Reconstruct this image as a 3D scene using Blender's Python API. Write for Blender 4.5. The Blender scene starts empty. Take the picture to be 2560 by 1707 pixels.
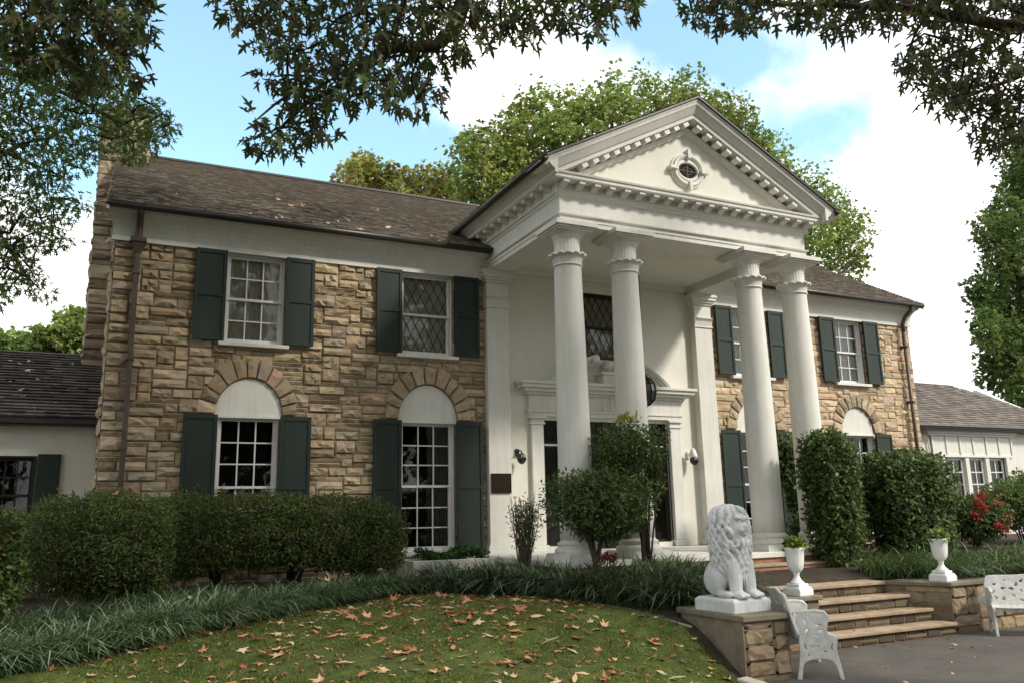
import bpy, bmesh, math, random
import numpy as np
from mathutils import Vector, Matrix, Euler
random.seed(5)
RNG = np.random.default_rng(11)
R = math.radians
scene = bpy.context.scene
COL = scene.collection

# ------------------------------------------------------------------ camera
yaw, pit, roll = R(25.9604), R(11.786), R(-1.2758)
fwd = Vector((math.sin(yaw)*math.cos(pit), math.cos(yaw)*math.cos(pit), math.sin(pit)))
rt = Vector((math.cos(yaw), -math.sin(yaw), 0)); upv = rt.cross(fwd)
r2 = rt*math.cos(roll) + upv*math.sin(roll); u2 = upv*math.cos(roll) - rt*math.sin(roll)
cam_d = bpy.data.cameras.new('camera'); cam = bpy.data.objects.new('camera', cam_d); COL.objects.link(cam)
m = Matrix.Identity(4)
for i in range(3):
    m[i][0] = r2[i]; m[i][1] = u2[i]; m[i][2] = -fwd[i]
m[0][3], m[1][3], m[2][3] = -9.02535, -14.19132, 0.70906
cam.matrix_world = m
cam_d.sensor_width = 36; cam_d.sensor_fit = 'HORIZONTAL'; cam_d.lens = 29.0; cam_d.clip_start = .05; cam_d.clip_end = 2000
scene.camera = cam

# ------------------------------------------------------------------ light
SUN_EL, SUN_AZ = R(40), R(142)          # azimuth clockwise from +Y
sdir = Vector((math.sin(SUN_AZ)*math.cos(SUN_EL), math.cos(SUN_AZ)*math.cos(SUN_EL), math.sin(SUN_EL)))
sun_d = bpy.data.lights.new('sun', 'SUN'); sun_d.energy = 1.75; sun_d.angle = R(7); sun_d.color = (1, .93, .82)
sun = bpy.data.objects.new('sun', sun_d); COL.objects.link(sun); sun.location = (20, -20, 30)
sun.rotation_euler = sdir.to_track_quat('Z', 'Y').to_euler()

w = bpy.data.worlds.new('World'); scene.world = w; w.use_nodes = True
nt = w.node_tree; N = nt.nodes; L = nt.links; N.clear()
out = N.new('ShaderNodeOutputWorld')
sky = N.new('ShaderNodeTexSky'); sky.sky_type = 'NISHITA'; sky.sun_disc = False
sky.sun_elevation = SUN_EL; sky.sun_rotation = SUN_AZ; sky.air_density = 1.0; sky.dust_density = .2; sky.ozone_density = .4
bg1 = N.new('ShaderNodeBackground'); bg1.inputs[1].default_value = .15; tnt = N.new('ShaderNodeMix'); tnt.data_type = 'RGBA'; tnt.blend_type = 'MULTIPLY'; tnt.inputs[0].default_value = 1; tnt.inputs[7].default_value = (.86, 1.12, 1.0, 1)
L.new(sky.outputs[0], tnt.inputs[6]); L.new(tnt.outputs[2], bg1.inputs[0])
bg2 = N.new('ShaderNodeBackground'); bg2.inputs[0].default_value = (1, .985, .96, 1); bg2.inputs[1].default_value = .78
mixs = N.new('ShaderNodeMixShader'); L.new(bg1.outputs[0], mixs.inputs[1]); L.new(bg2.outputs[0], mixs.inputs[2]); L.new(mixs.outputs[0], out.inputs[0])
tc = N.new('ShaderNodeTexCoord')
def nmath(op, a, b=None, c=None):
    n = N.new('ShaderNodeMath'); n.operation = op
    for i, v in enumerate((a, b, c)):
        if v is None: continue
        if isinstance(v, (int, float)): n.inputs[i].default_value = v
        else: L.new(v, n.inputs[i])
    return n.outputs[0]
noi = N.new('ShaderNodeTexNoise'); noi.inputs['Scale'].default_value = 4.2; noi.inputs['Detail'].default_value = 7; noi.inputs['Roughness'].default_value = .56
L.new(tc.outputs['Generated'], noi.inputs['Vector'])
wob = N.new('ShaderNodeVectorMath'); wob.operation = 'MULTIPLY_ADD'; L.new(noi.outputs['Color'], wob.inputs[0]); wob.inputs[1].default_value = (.34, .34, .34); wob.inputs[2].default_value = (-.17, -.17, -.17)
wdir = N.new('ShaderNodeVectorMath'); wdir.operation = 'ADD'; L.new(tc.outputs['Generated'], wdir.inputs[0]); L.new(wob.outputs[0], wdir.inputs[1])
acc = nmath('MULTIPLY_ADD', noi.outputs[0], 2.6, -.62)
# openings of blue and banks of cloud, as directions in the sky (direction, width, weight)
for d, s, wt in [((.05,.89,.46),.20,-.85), ((.04,.84,.54),.16,-.8), ((.18,.89,.41),.16,-.85), ((.29,.86,.42),.12,-.7), ((.50,.70,.52),.075,-.75), ((.54,.66,.53),.07,-.6),
                 ((.66,.63,.41),.05,-.9), ((.62,.66,.42),.04,-.5), ((.79,.52,.34),.05,-.6), ((.79,.56,.25),.05,-.55), ((-.04,.94,.35),.1,-.55), ((-.12,.96,.24),.12,.5),
                 ((.35,.80,.49),.10,.35), ((.75,.58,.32),.25,.22), ((.82,.42,.42),.10,-.35), ((.70,.55,.47),.06,-.3), ((.6,-.6,.5),.7,.25)]:
    vm = N.new('ShaderNodeVectorMath'); vm.operation = 'DISTANCE'; L.new(wdir.outputs[0], vm.inputs[0])
    dv = Vector(d).normalized(); vm.inputs[1].default_value = dv
    g = nmath('MULTIPLY', vm.outputs['Value'], 1/s); g = nmath('POWER', g, 2.0); g = nmath('MULTIPLY', g, -1.0); g = nmath('EXPONENT', g)
    acc = nmath('MULTIPLY_ADD', g, wt, acc)
mr = N.new('ShaderNodeMapRange'); mr.interpolation_type = 'SMOOTHSTEP'; mr.inputs['From Min'].default_value = -.25; mr.inputs['From Max'].default_value = .9
mr.inputs['To Min'].default_value = .09
L.new(acc, mr.inputs['Value']); L.new(mr.outputs[0], mixs.inputs[0])

scene.view_settings.view_transform = 'Standard'; scene.view_settings.look = 'None'
scene.view_settings.exposure = 1.2; scene.view_settings.gamma = 1.0
scene.cycles.max_bounces = 6; scene.cycles.transparent_max_bounces = 12; scene.cycles.sample_clamp_indirect = 4

# ------------------------------------------------------------------ materials
def mat(name, col, rough=.7, var=.15, scale=6., bump=0., bscale=40., tint=False, spec=.3, translucent=0., metallic=0., col2=None, stretch=None, weather=0., streak=0.):
    m = bpy.data.materials.new(name); m.use_nodes = True
    t = m.node_tree; n = t.nodes; l = t.links
    p = n['Principled BSDF']; p.inputs['Roughness'].default_value = rough; p.inputs['Metallic'].default_value = metallic
    p.inputs['Specular IOR Level'].default_value = spec
    co = n.new('ShaderNodeTexCoord'); src = co.outputs['Object']
    if stretch:
        mp = n.new('ShaderNodeMapping'); mp.inputs['Scale'].default_value = stretch; l.new(src, mp.inputs[0]); src = mp.outputs[0]
    no = n.new('ShaderNodeTexNoise'); no.inputs['Scale'].default_value = scale; no.inputs['Detail'].default_value = 6; no.inputs['Roughness'].default_value = .65
    l.new(src, no.inputs['Vector'])
    rp = n.new('ShaderNodeValToRGB'); l.new(no.outputs[0], rp.inputs[0])
    a = tuple(max(0, c*(1-var)) for c in col); b = col2 if col2 else tuple(min(1, c*(1+var)) for c in col)
    rp.color_ramp.elements[0].position = .3; rp.color_ramp.elements[1].position = .72
    rp.color_ramp.elements[0].color = (*a, 1); rp.color_ramp.elements[1].color = (*b, 1)
    c = rp.outputs[0]
    if tint:
        at = n.new('ShaderNodeAttribute'); at.attribute_name = 'tint'
        mx = n.new('ShaderNodeMix'); mx.data_type = 'RGBA'; mx.blend_type = 'MULTIPLY'; mx.inputs[0].default_value = 1
        l.new(c, mx.inputs[6]); l.new(at.outputs['Color'], mx.inputs[7]); c = mx.outputs[2]
    if weather:      # broad stains with shapes of their own
        n2 = n.new('ShaderNodeTexNoise'); n2.inputs['Scale'].default_value = 1.3; n2.inputs['Detail'].default_value = 8; n2.inputs['Roughness'].default_value = .7
        l.new(co.outputs['Object'], n2.inputs['Vector'])
        r3 = n.new('ShaderNodeValToRGB'); l.new(n2.outputs[0], r3.inputs[0])
        r3.color_ramp.elements[0].position = .35; r3.color_ramp.elements[1].position = .65
        k = 1-weather; r3.color_ramp.elements[0].color = (k, k, k*.97, 1); r3.color_ramp.elements[1].color = (1, 1, 1, 1)
        mx2 = n.new('ShaderNodeMix'); mx2.data_type = 'RGBA'; mx2.blend_type = 'MULTIPLY'; mx2.inputs[0].default_value = 1
        l.new(c, mx2.inputs[6]); l.new(r3.outputs[0], mx2.inputs[7]); c = mx2.outputs[2]
    if streak:       # rain streaks and brush marks that run down the surface
        ms_ = n.new('ShaderNodeMapping'); ms_.inputs['Scale'].default_value = (9, 9, .55); l.new(co.outputs['Object'], ms_.inputs[0])
        n3 = n.new('ShaderNodeTexNoise'); n3.inputs['Scale'].default_value = 1.6; n3.inputs['Detail'].default_value = 7; n3.inputs['Roughness'].default_value = .75; l.new(ms_.outputs[0], n3.inputs['Vector'])
        r4 = n.new('ShaderNodeValToRGB'); l.new(n3.outputs[0], r4.inputs[0]); r4.color_ramp.elements[0].position = .33; r4.color_ramp.elements[1].position = .56
        k = 1-streak; r4.color_ramp.elements[0].color = (k, k*.99, k*.95, 1); r4.color_ramp.elements[1].color = (1, 1, 1, 1)
        mx3 = n.new('ShaderNodeMix'); mx3.data_type = 'RGBA'; mx3.blend_type = 'MULTIPLY'; mx3.inputs[0].default_value = 1
        l.new(c, mx3.inputs[6]); l.new(r4.outputs[0], mx3.inputs[7]); c = mx3.outputs[2]
    l.new(c, p.inputs['Base Color'])
    if bump:
        bn = n.new('ShaderNodeTexNoise'); bn.inputs['Scale'].default_value = bscale; bn.inputs['Detail'].default_value = 8; bn.inputs['Roughness'].default_value = .7
        l.new(src, bn.inputs['Vector'])
        bu = n.new('ShaderNodeBump'); bu.inputs['Strength'].default_value = bump; bu.inputs['Distance'].default_value = .03
        l.new(bn.outputs[0], bu.inputs['Height']); l.new(bu.outputs[0], p.inputs['Normal'])
    if translucent:
        o = n['Material Output']; tr = n.new('ShaderNodeBsdfTranslucent'); l.new(c, tr.inputs[0]); ms = n.new('ShaderNodeMixShader'); ms.inputs[0].default_value = translucent
        l.new(p.outputs[0], ms.inputs[1]); l.new(tr.outputs[0], ms.inputs[2]); l.new(ms.outputs[0], o.inputs[0])
    return m
M = {}
M['stone'] = mat('rock_faced_sandstone', (1, 1, 1), .9, .28, 9, .55, 30, tint=True, spec=.15)
M['mortar'] = mat('dark_mortar', (.17, .13, .085), .95, .25, 12, .3, 60)
M['white'] = mat('white_paint', (.66, .655, .615), .5, .035, 2.5, .05, 25, spec=.35, weather=.08, streak=.10)
M['plaster'] = mat('white_plaster', (.70, .69, .62), .75, .04, 1.5, .12, 45, spec=.2, weather=.07)
M['shutter'] = mat('dark_green_paint', (.021, .032, .0265), .5, .18, 3, .1, 18, spec=.25, stretch=(1, 1, .25))
M['shingle'] = mat('weathered_shingle', (1, 1, 1), .85, .16, 7, .25, 30, tint=True, spec=.2)
M['gutter'] = mat('dark_copper_gutter', (.028, .022, .018), .4, .35, 4, .08, 30, spec=.5)
M['pipe'] = mat('brown_downpipe', (.075, .055, .04), .45, .3, 5, .05, 20, spec=.4)
M['frame'] = mat('window_white', (.66, .66, .63), .45, .05, 6, 0, spec=.4)
M['darkframe'] = mat('dark_window_frame', (.02, .018, .015), .4, .2, 6)
M['lead'] = mat('window_leading', (.012, .012, .011), .5, .2, 6)
M['curtain'] = mat('lace_curtain', (.62, .59, .49), .95, .25, 5, .3, 50, translucent=.1, stretch=(6, 1, 1))
M['curtain_white'] = mat('white_net_curtain', (.85, .84, .80), .95, .2, 5, .3, 50, translucent=.1, stretch=(6, 1, 1))
M['dark'] = mat('dark_interior', (.016, .014, .012), .95, .4, 3)
M['drape'] = mat('dark_drape', (.05, .05, .04), .95, .4, 8)
M['lionwhite'] = mat('painted_concrete', (.66, .67, .69), .7, .1, 7, .25, 35, spec=.25, weather=.3, streak=.16)
M['urn'] = mat('white_urn_paint', (.74, .75, .75), .55, .05, 6, .08, 40, weather=.07)
M['bench'] = mat('white_cast_iron', (.62, .63, .62), .55, .12, 14, .3, 60, spec=.35, weather=.28, streak=.12)
M['concrete'] = mat('tan_concrete', (.38, .29, .20), .85, .3, 5, .3, 60, weather=.25)
M['cap'] = mat('stone_coping', (.20, .17, .125), .9, .3, 5, .35, 30, weather=.2)
M['asphalt'] = mat('asphalt', (.125, .114, .102), .85, .45, 85, .6, 150, spec=.3, weather=.35)
M['kerb'] = mat('pale_kerb', (.42, .39, .32), .85, .2, 6, .3, 40)
M['soil'] = mat('dark_soil', (.035, .026, .017), .95, .4, 5, .6, 25, col2=(.06, .045, .028))
M['lawn'] = mat('mossy_turf', (.07, .112, .02), .95, .35, 5, .9, 70, col2=(.13, .165, .03), weather=.55)
M['blade'] = mat('lawn_blades', (1, 1, 1), .7, .1, 5, tint=True, translucent=.3)
M['liriope'] = mat('liriope_blades', (1, 1, 1), .35, .12, 5, tint=True, spec=.5, translucent=.12)
M['leaf'] = mat('leaves', (1, 1, 1), .5, .12, 5, tint=True, spec=.4, translucent=.42)
M['leafdull'] = mat('dull_leaves', (1, 1, 1), .65, .12, 5, tint=True, spec=.25, translucent=.22)
M['bark'] = mat('bark', (.055, .042, .030), .95, .4, 8, .8, 20, stretch=(1, 1, .3))
M['twig'] = mat('dark_twig', (.030, .022, .016), .9, .3, 8)
M['greytwig'] = mat('grey_twig', (.10, .082, .062), .9, .3, 8)
M['bronze'] = mat('bronze_plaque', (.022, .015, .009), .45, .3, 20, .1, 60, metallic=.5)
M['lamp'] = mat('black_iron', (.012, .012, .012), .3, .3, 9, .2, 30, spec=.6)
M['lampglass'] = mat('smoked_lamp_glass', (.03, .03, .028), .12, .3, 4, spec=.7)
M['brick'] = mat('terracotta_brick', (.33, .17, .10), .85, .3, 9, .3, 40)
M['flower'] = mat('petals', (1, 1, 1), .6, .1, 5, tint=True, translucent=.3)
M['door'] = mat('dark_wood_door', (.018, .013, .010), .4, .4, 6, spec=.5)
def glass_mat(name='window_glass', refl=.9):
    m = bpy.data.materials.new(name); m.use_nodes = True; t = m.node_tree; n = t.nodes; l = t.links; n.clear()
    o = n.new('ShaderNodeOutputMaterial'); tr = n.new('ShaderNodeBsdfTransparent'); tr.inputs[0].default_value = (.8, .82, .8, 1)
    gl = n.new('ShaderNodeBsdfGlossy'); gl.inputs['Roughness'].default_value = .03; gl.inputs[0].default_value = (refl, refl, refl, 1)
    no = n.new('ShaderNodeTexNoise'); no.inputs['Scale'].default_value = 3; bu = n.new('ShaderNodeBump'); bu.inputs['Strength'].default_value = .05; bu.inputs['Distance'].default_value = .05
    co = n.new('ShaderNodeTexCoord'); l.new(co.outputs['Object'], no.inputs[0]); l.new(no.outputs[0], bu.inputs['Height']); l.new(bu.outputs[0], gl.inputs['Normal'])
    fr = n.new('ShaderNodeFresnel'); fr.inputs[0].default_value = 1.5; mx = n.new('ShaderNodeMixShader')
    l.new(fr.outputs[0], mx.inputs[0]); l.new(tr.outputs[0], mx.inputs[1]); l.new(gl.outputs[0], mx.inputs[2]); l.new(mx.outputs[0], o.inputs[0]); return m
M['glass'] = glass_mat()
FALL = {}
for k, c in dict(orange=(.44, .19, .09), tan=(.58, .36, .21), red=(.27, .075, .045), yellow=(.46, .36, .09), pale=(.52, .42, .30)).items():
    FALL[k] = mat('dry_leaf_'+k, c, .6, .3, 14, .2, 60, translucent=.2)

# ------------------------------------------------------------------ mesh helpers
class MB:
    def __init__(s): s.v = []; s.f = []; s.c = []
    def add(s, vs, fs, c=(1, 1, 1)):
        o = len(s.v); s.v += [tuple(p) for p in vs]; s.f += [tuple(i+o for i in f) for f in fs]; s.c += [c]*len(fs)
    def box(s, x0, x1, y0, y1, z0, z1, c=(1, 1, 1), mtx=None):
        vs = [(x0,y0,z0),(x1,y0,z0),(x1,y1,z0),(x0,y1,z0),(x0,y0,z1),(x1,y0,z1),(x1,y1,z1),(x0,y1,z1)]
        if mtx: vs = [mtx @ Vector(p) for p in vs]
        s.add(vs, [(0,3,2,1),(4,5,6,7),(0,1,5,4),(1,2,6,5),(2,3,7,6),(3,0,4,7)], c)
    def hexa(s, vs, c=(1, 1, 1)): s.add(vs, [(0,3,2,1),(4,5,6,7),(0,1,5,4),(1,2,6,5),(2,3,7,6),(3,0,4,7)], c)
    def prism(s, poly, axis, a, b, c=(1, 1, 1)):      # poly of 2D points extruded along axis
        def P(p, t): return (p[0], t, p[1]) if axis == 'y' else ((p[0], p[1], t) if axis == 'z' else (t, p[0], p[1]))
        n = len(poly); vs = [P(p, a) for p in poly]+[P(p, b) for p in poly]
        fs = [tuple(range(n)), tuple(range(2*n-1, n-1, -1))]+[(i, i+n, (i+1) % n+n, (i+1) % n) for i in range(n)]
        s.add(vs, fs, c)
    def tube(s, pts, rad, n=8, c=(1, 1, 1), cap=True):
        pts = [Vector(p) for p in pts]; k = len(pts)
        rads = rad if isinstance(rad, (list, tuple)) else [rad]*k
        vs = []; ref = None
        for i, p in enumerate(pts):
            d = (pts[min(i+1, k-1)]-pts[max(i-1, 0)])
            d = d.normalized() if d.length > 1e-9 else Vector((0, 0, 1))
            if ref is None: ref = d.orthogonal().normalized()
            ref = (ref-d*ref.dot(d)); ref = ref.normalized() if ref.length > 1e-6 else d.orthogonal().normalized()
            b = d.cross(ref)
            for j in range(n):
                a = 2*math.pi*j/n; vs.append(p+(ref*math.cos(a)+b*math.sin(a))*rads[i])
        fs = [(i*n+j, i*n+(j+1) % n, (i+1)*n+(j+1) % n, (i+1)*n+j) for i in range(k-1) for j in range(n)]
        if cap: fs += [tuple(range(n-1, -1, -1)), tuple(range((k-1)*n, k*n))]
        s.add(vs, fs, c)
    def lathe(s, prof, n=24, cx=0, cy=0, cz=0, mod=None, c=(1, 1, 1)):
        vs = []; k = len(prof)
        for (r, z) in prof:
            for j in range(n):
                a = 2*math.pi*j/n; rr = r*(mod(a, z) if mod else 1); vs.append((cx+rr*math.cos(a), cy+rr*math.sin(a), cz+z))
        fs = [(i*n+j, i*n+(j+1) % n, (i+1)*n+(j+1) % n, (i+1)*n+j) for i in range(k-1) for j in range(n)]
        fs += [tuple(range(n-1, -1, -1)), tuple(range((k-1)*n, k*n))]
        s.add(vs, fs, c)
    def ellipsoid(s, c0, r, n=16, k=10, c=(1, 1, 1), mtx=None):
        vs = []
        for i in range(k+1):
            t = math.pi*i/k
            for j in range(n):
                a = 2*math.pi*j/n; p = Vector((r[0]*math.sin(t)*math.cos(a), r[1]*math.sin(t)*math.sin(a), -r[2]*math.cos(t)))
                if mtx: p = mtx @ p
                vs.append(p+Vector(c0))
        s.add(vs, [(i*n+j, i*n+(j+1) % n, (i+1)*n+(j+1) % n, (i+1)*n+j) for i in range(k) for j in range(n)], c)
    def build(s, name, m=None, parent=None, smooth=False, bevel=0., loc=None, tint=False):
        me = bpy.data.meshes.new(name); me.from_pydata([tuple(p) for p in s.v], [], s.f)
        if tint:
            at = me.attributes.new('tint', 'FLOAT_COLOR', 'FACE')
            at.data.foreach_set('color', np.array([(*c, 1) for c in s.c], dtype=np.float32).ravel())
        if smooth: me.polygons.foreach_set('use_smooth', [True]*len(me.polygons))
        me.update(); bm = bmesh.new(); bm.from_mesh(me)
        if not tint: bmesh.ops.recalc_face_normals(bm, faces=bm.faces)
        bm.to_mesh(me); bm.free()
        o = bpy.data.objects.new(name, me); COL.objects.link(o)
        if m: me.materials.append(M[m] if isinstance(m, str) else m)
        if parent: o.parent = parent
        if loc: o.location = loc
        if bevel:
            b = o.modifiers.new('bevel', 'BEVEL'); b.width = bevel; b.segments = 2; b.limit_method = 'ANGLE'; b.angle_limit = R(40)
        if smooth:
            try: me.shade_smooth_by_angle(R(45)) if hasattr(me, 'shade_smooth_by_angle') else None
            except Exception: pass
        return o
def tag(o, label, cat, group=None, kind=None):
    o['label'] = label; o['category'] = cat
    if group: o['group'] = group
    if kind: o['kind'] = kind
    return o
def thing(name, label, cat, loc=(0, 0, 0), rz=0., group=None):
    o = bpy.data.objects.new(name, None); COL.objects.link(o); o.location = loc; o.rotation_euler = (0, 0, rz); o.empty_display_size = .2
    return tag(o, label, cat, group)
def structure(o, label=None, cat=None):
    o['kind'] = 'structure'; o['label'] = label or ''; o['category'] = cat or o.name.replace('_', ' ')
    return o
def copy_tree(o, parent=None):
    c = o.copy(); COL.objects.link(c); c.parent = parent
    for ch in list(o.children): copy_tree(ch, c)
    return c

# ------------------------------------------------------------------ stonework: irregular squared rock-faced stones
PAL = [(0.434, 0.339, 0.221), (0.474, 0.373, 0.247), (0.386, 0.299, 0.194), (0.456, 0.369, 0.263), (0.513, 0.409, 0.282), (0.357, 0.279, 0.187), (0.432, 0.32, 0.207), (0.41, 0.344, 0.255), (0.482, 0.378, 0.243)]
def stones(mb, P, W, H, blocked=None, unit=(.052, .078), hs=(1, 1, 2, 2, 2, 3), ws=(4, 11), relief=(.03, .07), rough=.028, gap=.007, pal=PAL, seed=1, dark=1.):
    """P(u, v, d) maps wall coordinates to space; lays stones over W x H."""
    rng = random.Random(seed); ux, uz = unit
    nx, nz = int(round(W/ux)), int(round(H/uz)); ux, uz = W/nx, H/nz
    occ = [[False]*nz for _ in range(nx)]
    if blocked:
        for i in range(nx):
            for j in range(nz):
                occ[i][j] = blocked((i+.5)*ux, (j+.5)*uz)
    for j in range(nz):
        for i in range(nx):
            if occ[i][j]: continue
            h = rng.choice(hs); wmax = rng.randint(*ws)
            if h >= 3: wmax = rng.randint(max(ws[0], 4), max(ws[0], min(ws[1], 9)))
            if h == 1: wmax = rng.randint(ws[0]+1, ws[1]+1)
            h = min(h, nz-j); wd = 0
            while wd < wmax and i+wd < nx and not occ[i+wd][j]: wd += 1
            rest = 0
            while i+wd+rest < nx and rest < 2 and not occ[i+wd+rest][j]: rest += 1
            if rest and (i+wd+rest >= nx or occ[min(nx-1, i+wd+rest)][j]): wd += rest
            hh = 1
            while hh < h and all(not occ[i+a][j+hh] for a in range(wd)): hh += 1
            for a in range(wd):
                for b in range(hh): occ[i+a][j+b] = True
            block(mb, P, i*ux+gap, (i+wd)*ux-gap, j*uz+gap, (j+hh)*uz-gap, rng, relief, rough, pal, dark)
def block(mb, P, u0, u1, v0, v1, rng, relief=(.03, .065), rough=.022, pal=PAL, dark=1., quad=None):
    w_, h_ = u1-u0, v1-v0
    nu = max(3, min(7, int(w_/.055)+2)); nv = max(3, min(6, int(h_/.045)+2))
    base = rng.uniform(*relief); tu, tv = rng.uniform(-.3, .3)*rough*2, rng.uniform(-.5, .3)*rough*2
    ridge = rng.uniform(.3, .7); amp = rough*rng.uniform(.5, 1.5)
    c = rng.choice(pal); k = rng.uniform(.8, 1.18)*dark; c = tuple(min(1, x*k*rng.uniform(.96, 1.04)) for x in c)
    vs = []
    for b in range(nv):
        for a in range(nu):
            s, t = a/(nu-1), b/(nv-1); e = min(a, nu-1-a, b, nv-1-b)
            if e == 0:
                d = .004; js = jt = 0.
                s += rng.uniform(-.012, .012)*(0 < a < nu-1); t += rng.uniform(-.03, .03)*(0 < b < nv-1)
            else:
                if a == 1: s = min(.018/w_, .3)
                if a == nu-2: s = 1-min(.018/w_, .3)
                if b == 1: t = min(.016/h_, .3)
                if b == nv-2: t = 1-min(.016/h_, .3)
                d = base+tu*(s-.5)*2+tv*(t-.5)*2+rng.uniform(-1, 1)*amp-abs(t-ridge)*rough*.7
                if e == 1: d *= .68
                d = max(.008, d)
            if quad: u, v = quad(s, t)
            else: u, v = u0+s*w_, v0+t*h_
            vs.append(P(u, v, d))
    fs = []
    for b in range(nv-1):
        for a in range(nu-1):
            i = b*nu+a
            if rng.random() < .5: fs += [(i, i+1, i+nu+1), (i, i+nu+1, i+nu)]
            else: fs += [(i, i+1, i+nu), (i+1, i+nu+1, i+nu)]
    mb.add(vs, fs, c)
def shingles(mb, O, U, V, W, L, course=.14, width=.17, pal=((.105,.09,.075),(.13,.112,.095),(.085,.072,.06),(.15,.13,.115)), seed=3, lift=.022, clip=None):
    rng = random.Random(seed); O, U, V = Vector(O), Vector(U).normalized(), Vector(V).normalized(); n = U.cross(V).normalized()
    if n.z < 0: n = -n
    k = int(L/course)+1
    for j in range(k):
        v0 = j*L/k; v1 = v0+L/k*1.12; u = -rng.uniform(0, width)
        while u < W:
            wd = width*rng.uniform(.6, 1.35); a, b = max(0, u), min(W, u+wd-.004); u += wd
            if b-a < .02: continue
            if clip and not clip((a+b)/2, v0): continue
            dv = rng.uniform(-.006, .006); h = lift*rng.uniform(.8, 1.25)
            c = rng.choice(pal); q = rng.uniform(.88, 1.12); c = tuple(x*q for x in c)
            def p(s, t, d): return O+U*s+V*t+n*d
            mb.add([p(a, v0+dv, 0), p(b, v0+dv, 0), p(b, v0+dv, h), p(a, v0+dv, h), p(b, v1, .002), p(a, v1, .002)], [(0, 1, 2, 3), (3, 2, 4, 5)], c)

# ------------------------------------------------------------------ foliage helpers
def tmpl_lobed(droop=.28, fold=.22, w=1.0):
    half = [(.0,.0),(.2,.03),(.16,.17),(.27,.34),(.33,.09),(.44,.12),(.62,.36),(.66,.25),(.60,.08),(.78,.10),(1.05,.0)]
    vs = [(x, 0, 0) for x in ()]; vs = []
    for s in (1, -1):
        for x, y in half: vs.append((x, s*y*w, fold*abs(y)-droop*x*x))
    n = len(half)
    return np.array(vs, float), [list(range(n)), list(range(2*n-1, n-1, -1))]
def tmpl_oval(w=.28, fold=.35, droop=.15):
    vs = [(0,0,0),(.35,w,w*fold-.02),(.75,w*.75,w*.75*fold-droop*.5),(1,0,-droop),(.75,-w*.75,w*.75*fold-droop*.5),(.35,-w,w*fold-.02)]
    return np.array(vs, float), [[0,1,2,3],[0,3,4,5]]
def tmpl_clump():        # a spray of four small leaves
    v, f = tmpl_oval(.30, .3, .12); V = []; F = []
    for k, (a, z, s) in enumerate([(-.9, .12, .8), (-.25, -.12, 1.), (.45, .15, .9), (1.15, -.05, .75)]):
        ca, sa = math.cos(a), math.sin(a); Rm = np.array([[ca, -sa, 0], [sa, ca, 0], [0, 0, 1]])
        q = (v*s) @ Rm.T; q[:, 2] += q[:, 0]*z*2; o = len(V)*6; V.append(q); F += [[i+k*6 for i in g] for g in f]
    return np.vstack(V), F
T_LOBED, T_OVAL, T_CLUMP = tmpl_lobed(), tmpl_oval(), tmpl_clump()
T_NARROW = tmpl_oval(.17, .4, .3)
def leaf_cloud(name, P, D, U, S, tmpl, m, parent=None, tint=None):
    """P points, D leaf direction, U approx upper-face normal, S sizes -> one mesh"""
    tv, tf = tmpl; n = len(P); k = len(tv)
    D = D/np.linalg.norm(D, axis=1, keepdims=True)
    B = np.cross(U, D); B /= np.linalg.norm(B, axis=1, keepdims=True)+1e-9; Nn = np.cross(D, B)
    V = P[:, None, :]+S[:, None, None]*(tv[None, :, 0, None]*D[:, None]+tv[None, :, 1, None]*B[:, None]+tv[None, :, 2, None]*Nn[:, None])
    me = bpy.data.meshes.new(name); me.vertices.add(n*k); me.vertices.foreach_set('co', V.astype(np.float32).ravel())
    loops = np.concatenate([np.array(f) for f in tf]); ln = np.array([len(f) for f in tf]); L0 = len(loops)
    me.loops.add(n*L0); me.loops.foreach_set('vertex_index', (loops[None]+np.arange(n)[:, None]*k).astype(np.int32).ravel())
    st = np.concatenate([[0], np.cumsum(ln)[:-1]]); me.polygons.add(n*len(tf))
    me.polygons.foreach_set('loop_start', (st[None]+np.arange(n)[:, None]*L0).astype(np.int32).ravel())
    try: me.polygons.foreach_set('loop_total', np.tile(ln, n).astype(np.int32))
    except Exception: pass
    if tint is not None:
        at = me.attributes.new('tint', 'FLOAT_COLOR', 'POINT'); c = np.ones((n, k, 4), np.float32); c[:, :, :3] = tint[:, None, :]
        at.data.foreach_set('color', c.ravel())
    me.update(calc_edges=True); me.validate()
    o = bpy.data.objects.new(name, me); COL.objects.link(o); me.materials.append(M[m] if isinstance(m, str) else m)
    if parent: o.parent = parent
    return o
def rand_dirs(n, rng=RNG):
    d = rng.normal(size=(n, 3)); return d/np.linalg.norm(d, axis=1, keepdims=True)
def tints(n, cols, var=.25, rng=RNG):
    c = np.array(cols, float)[rng.integers(0, len(cols), n)]
    return c*(1+rng.uniform(-var, var, (n, 1)))*(1+rng.uniform(-.08, .08, (n, 3)))
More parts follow.
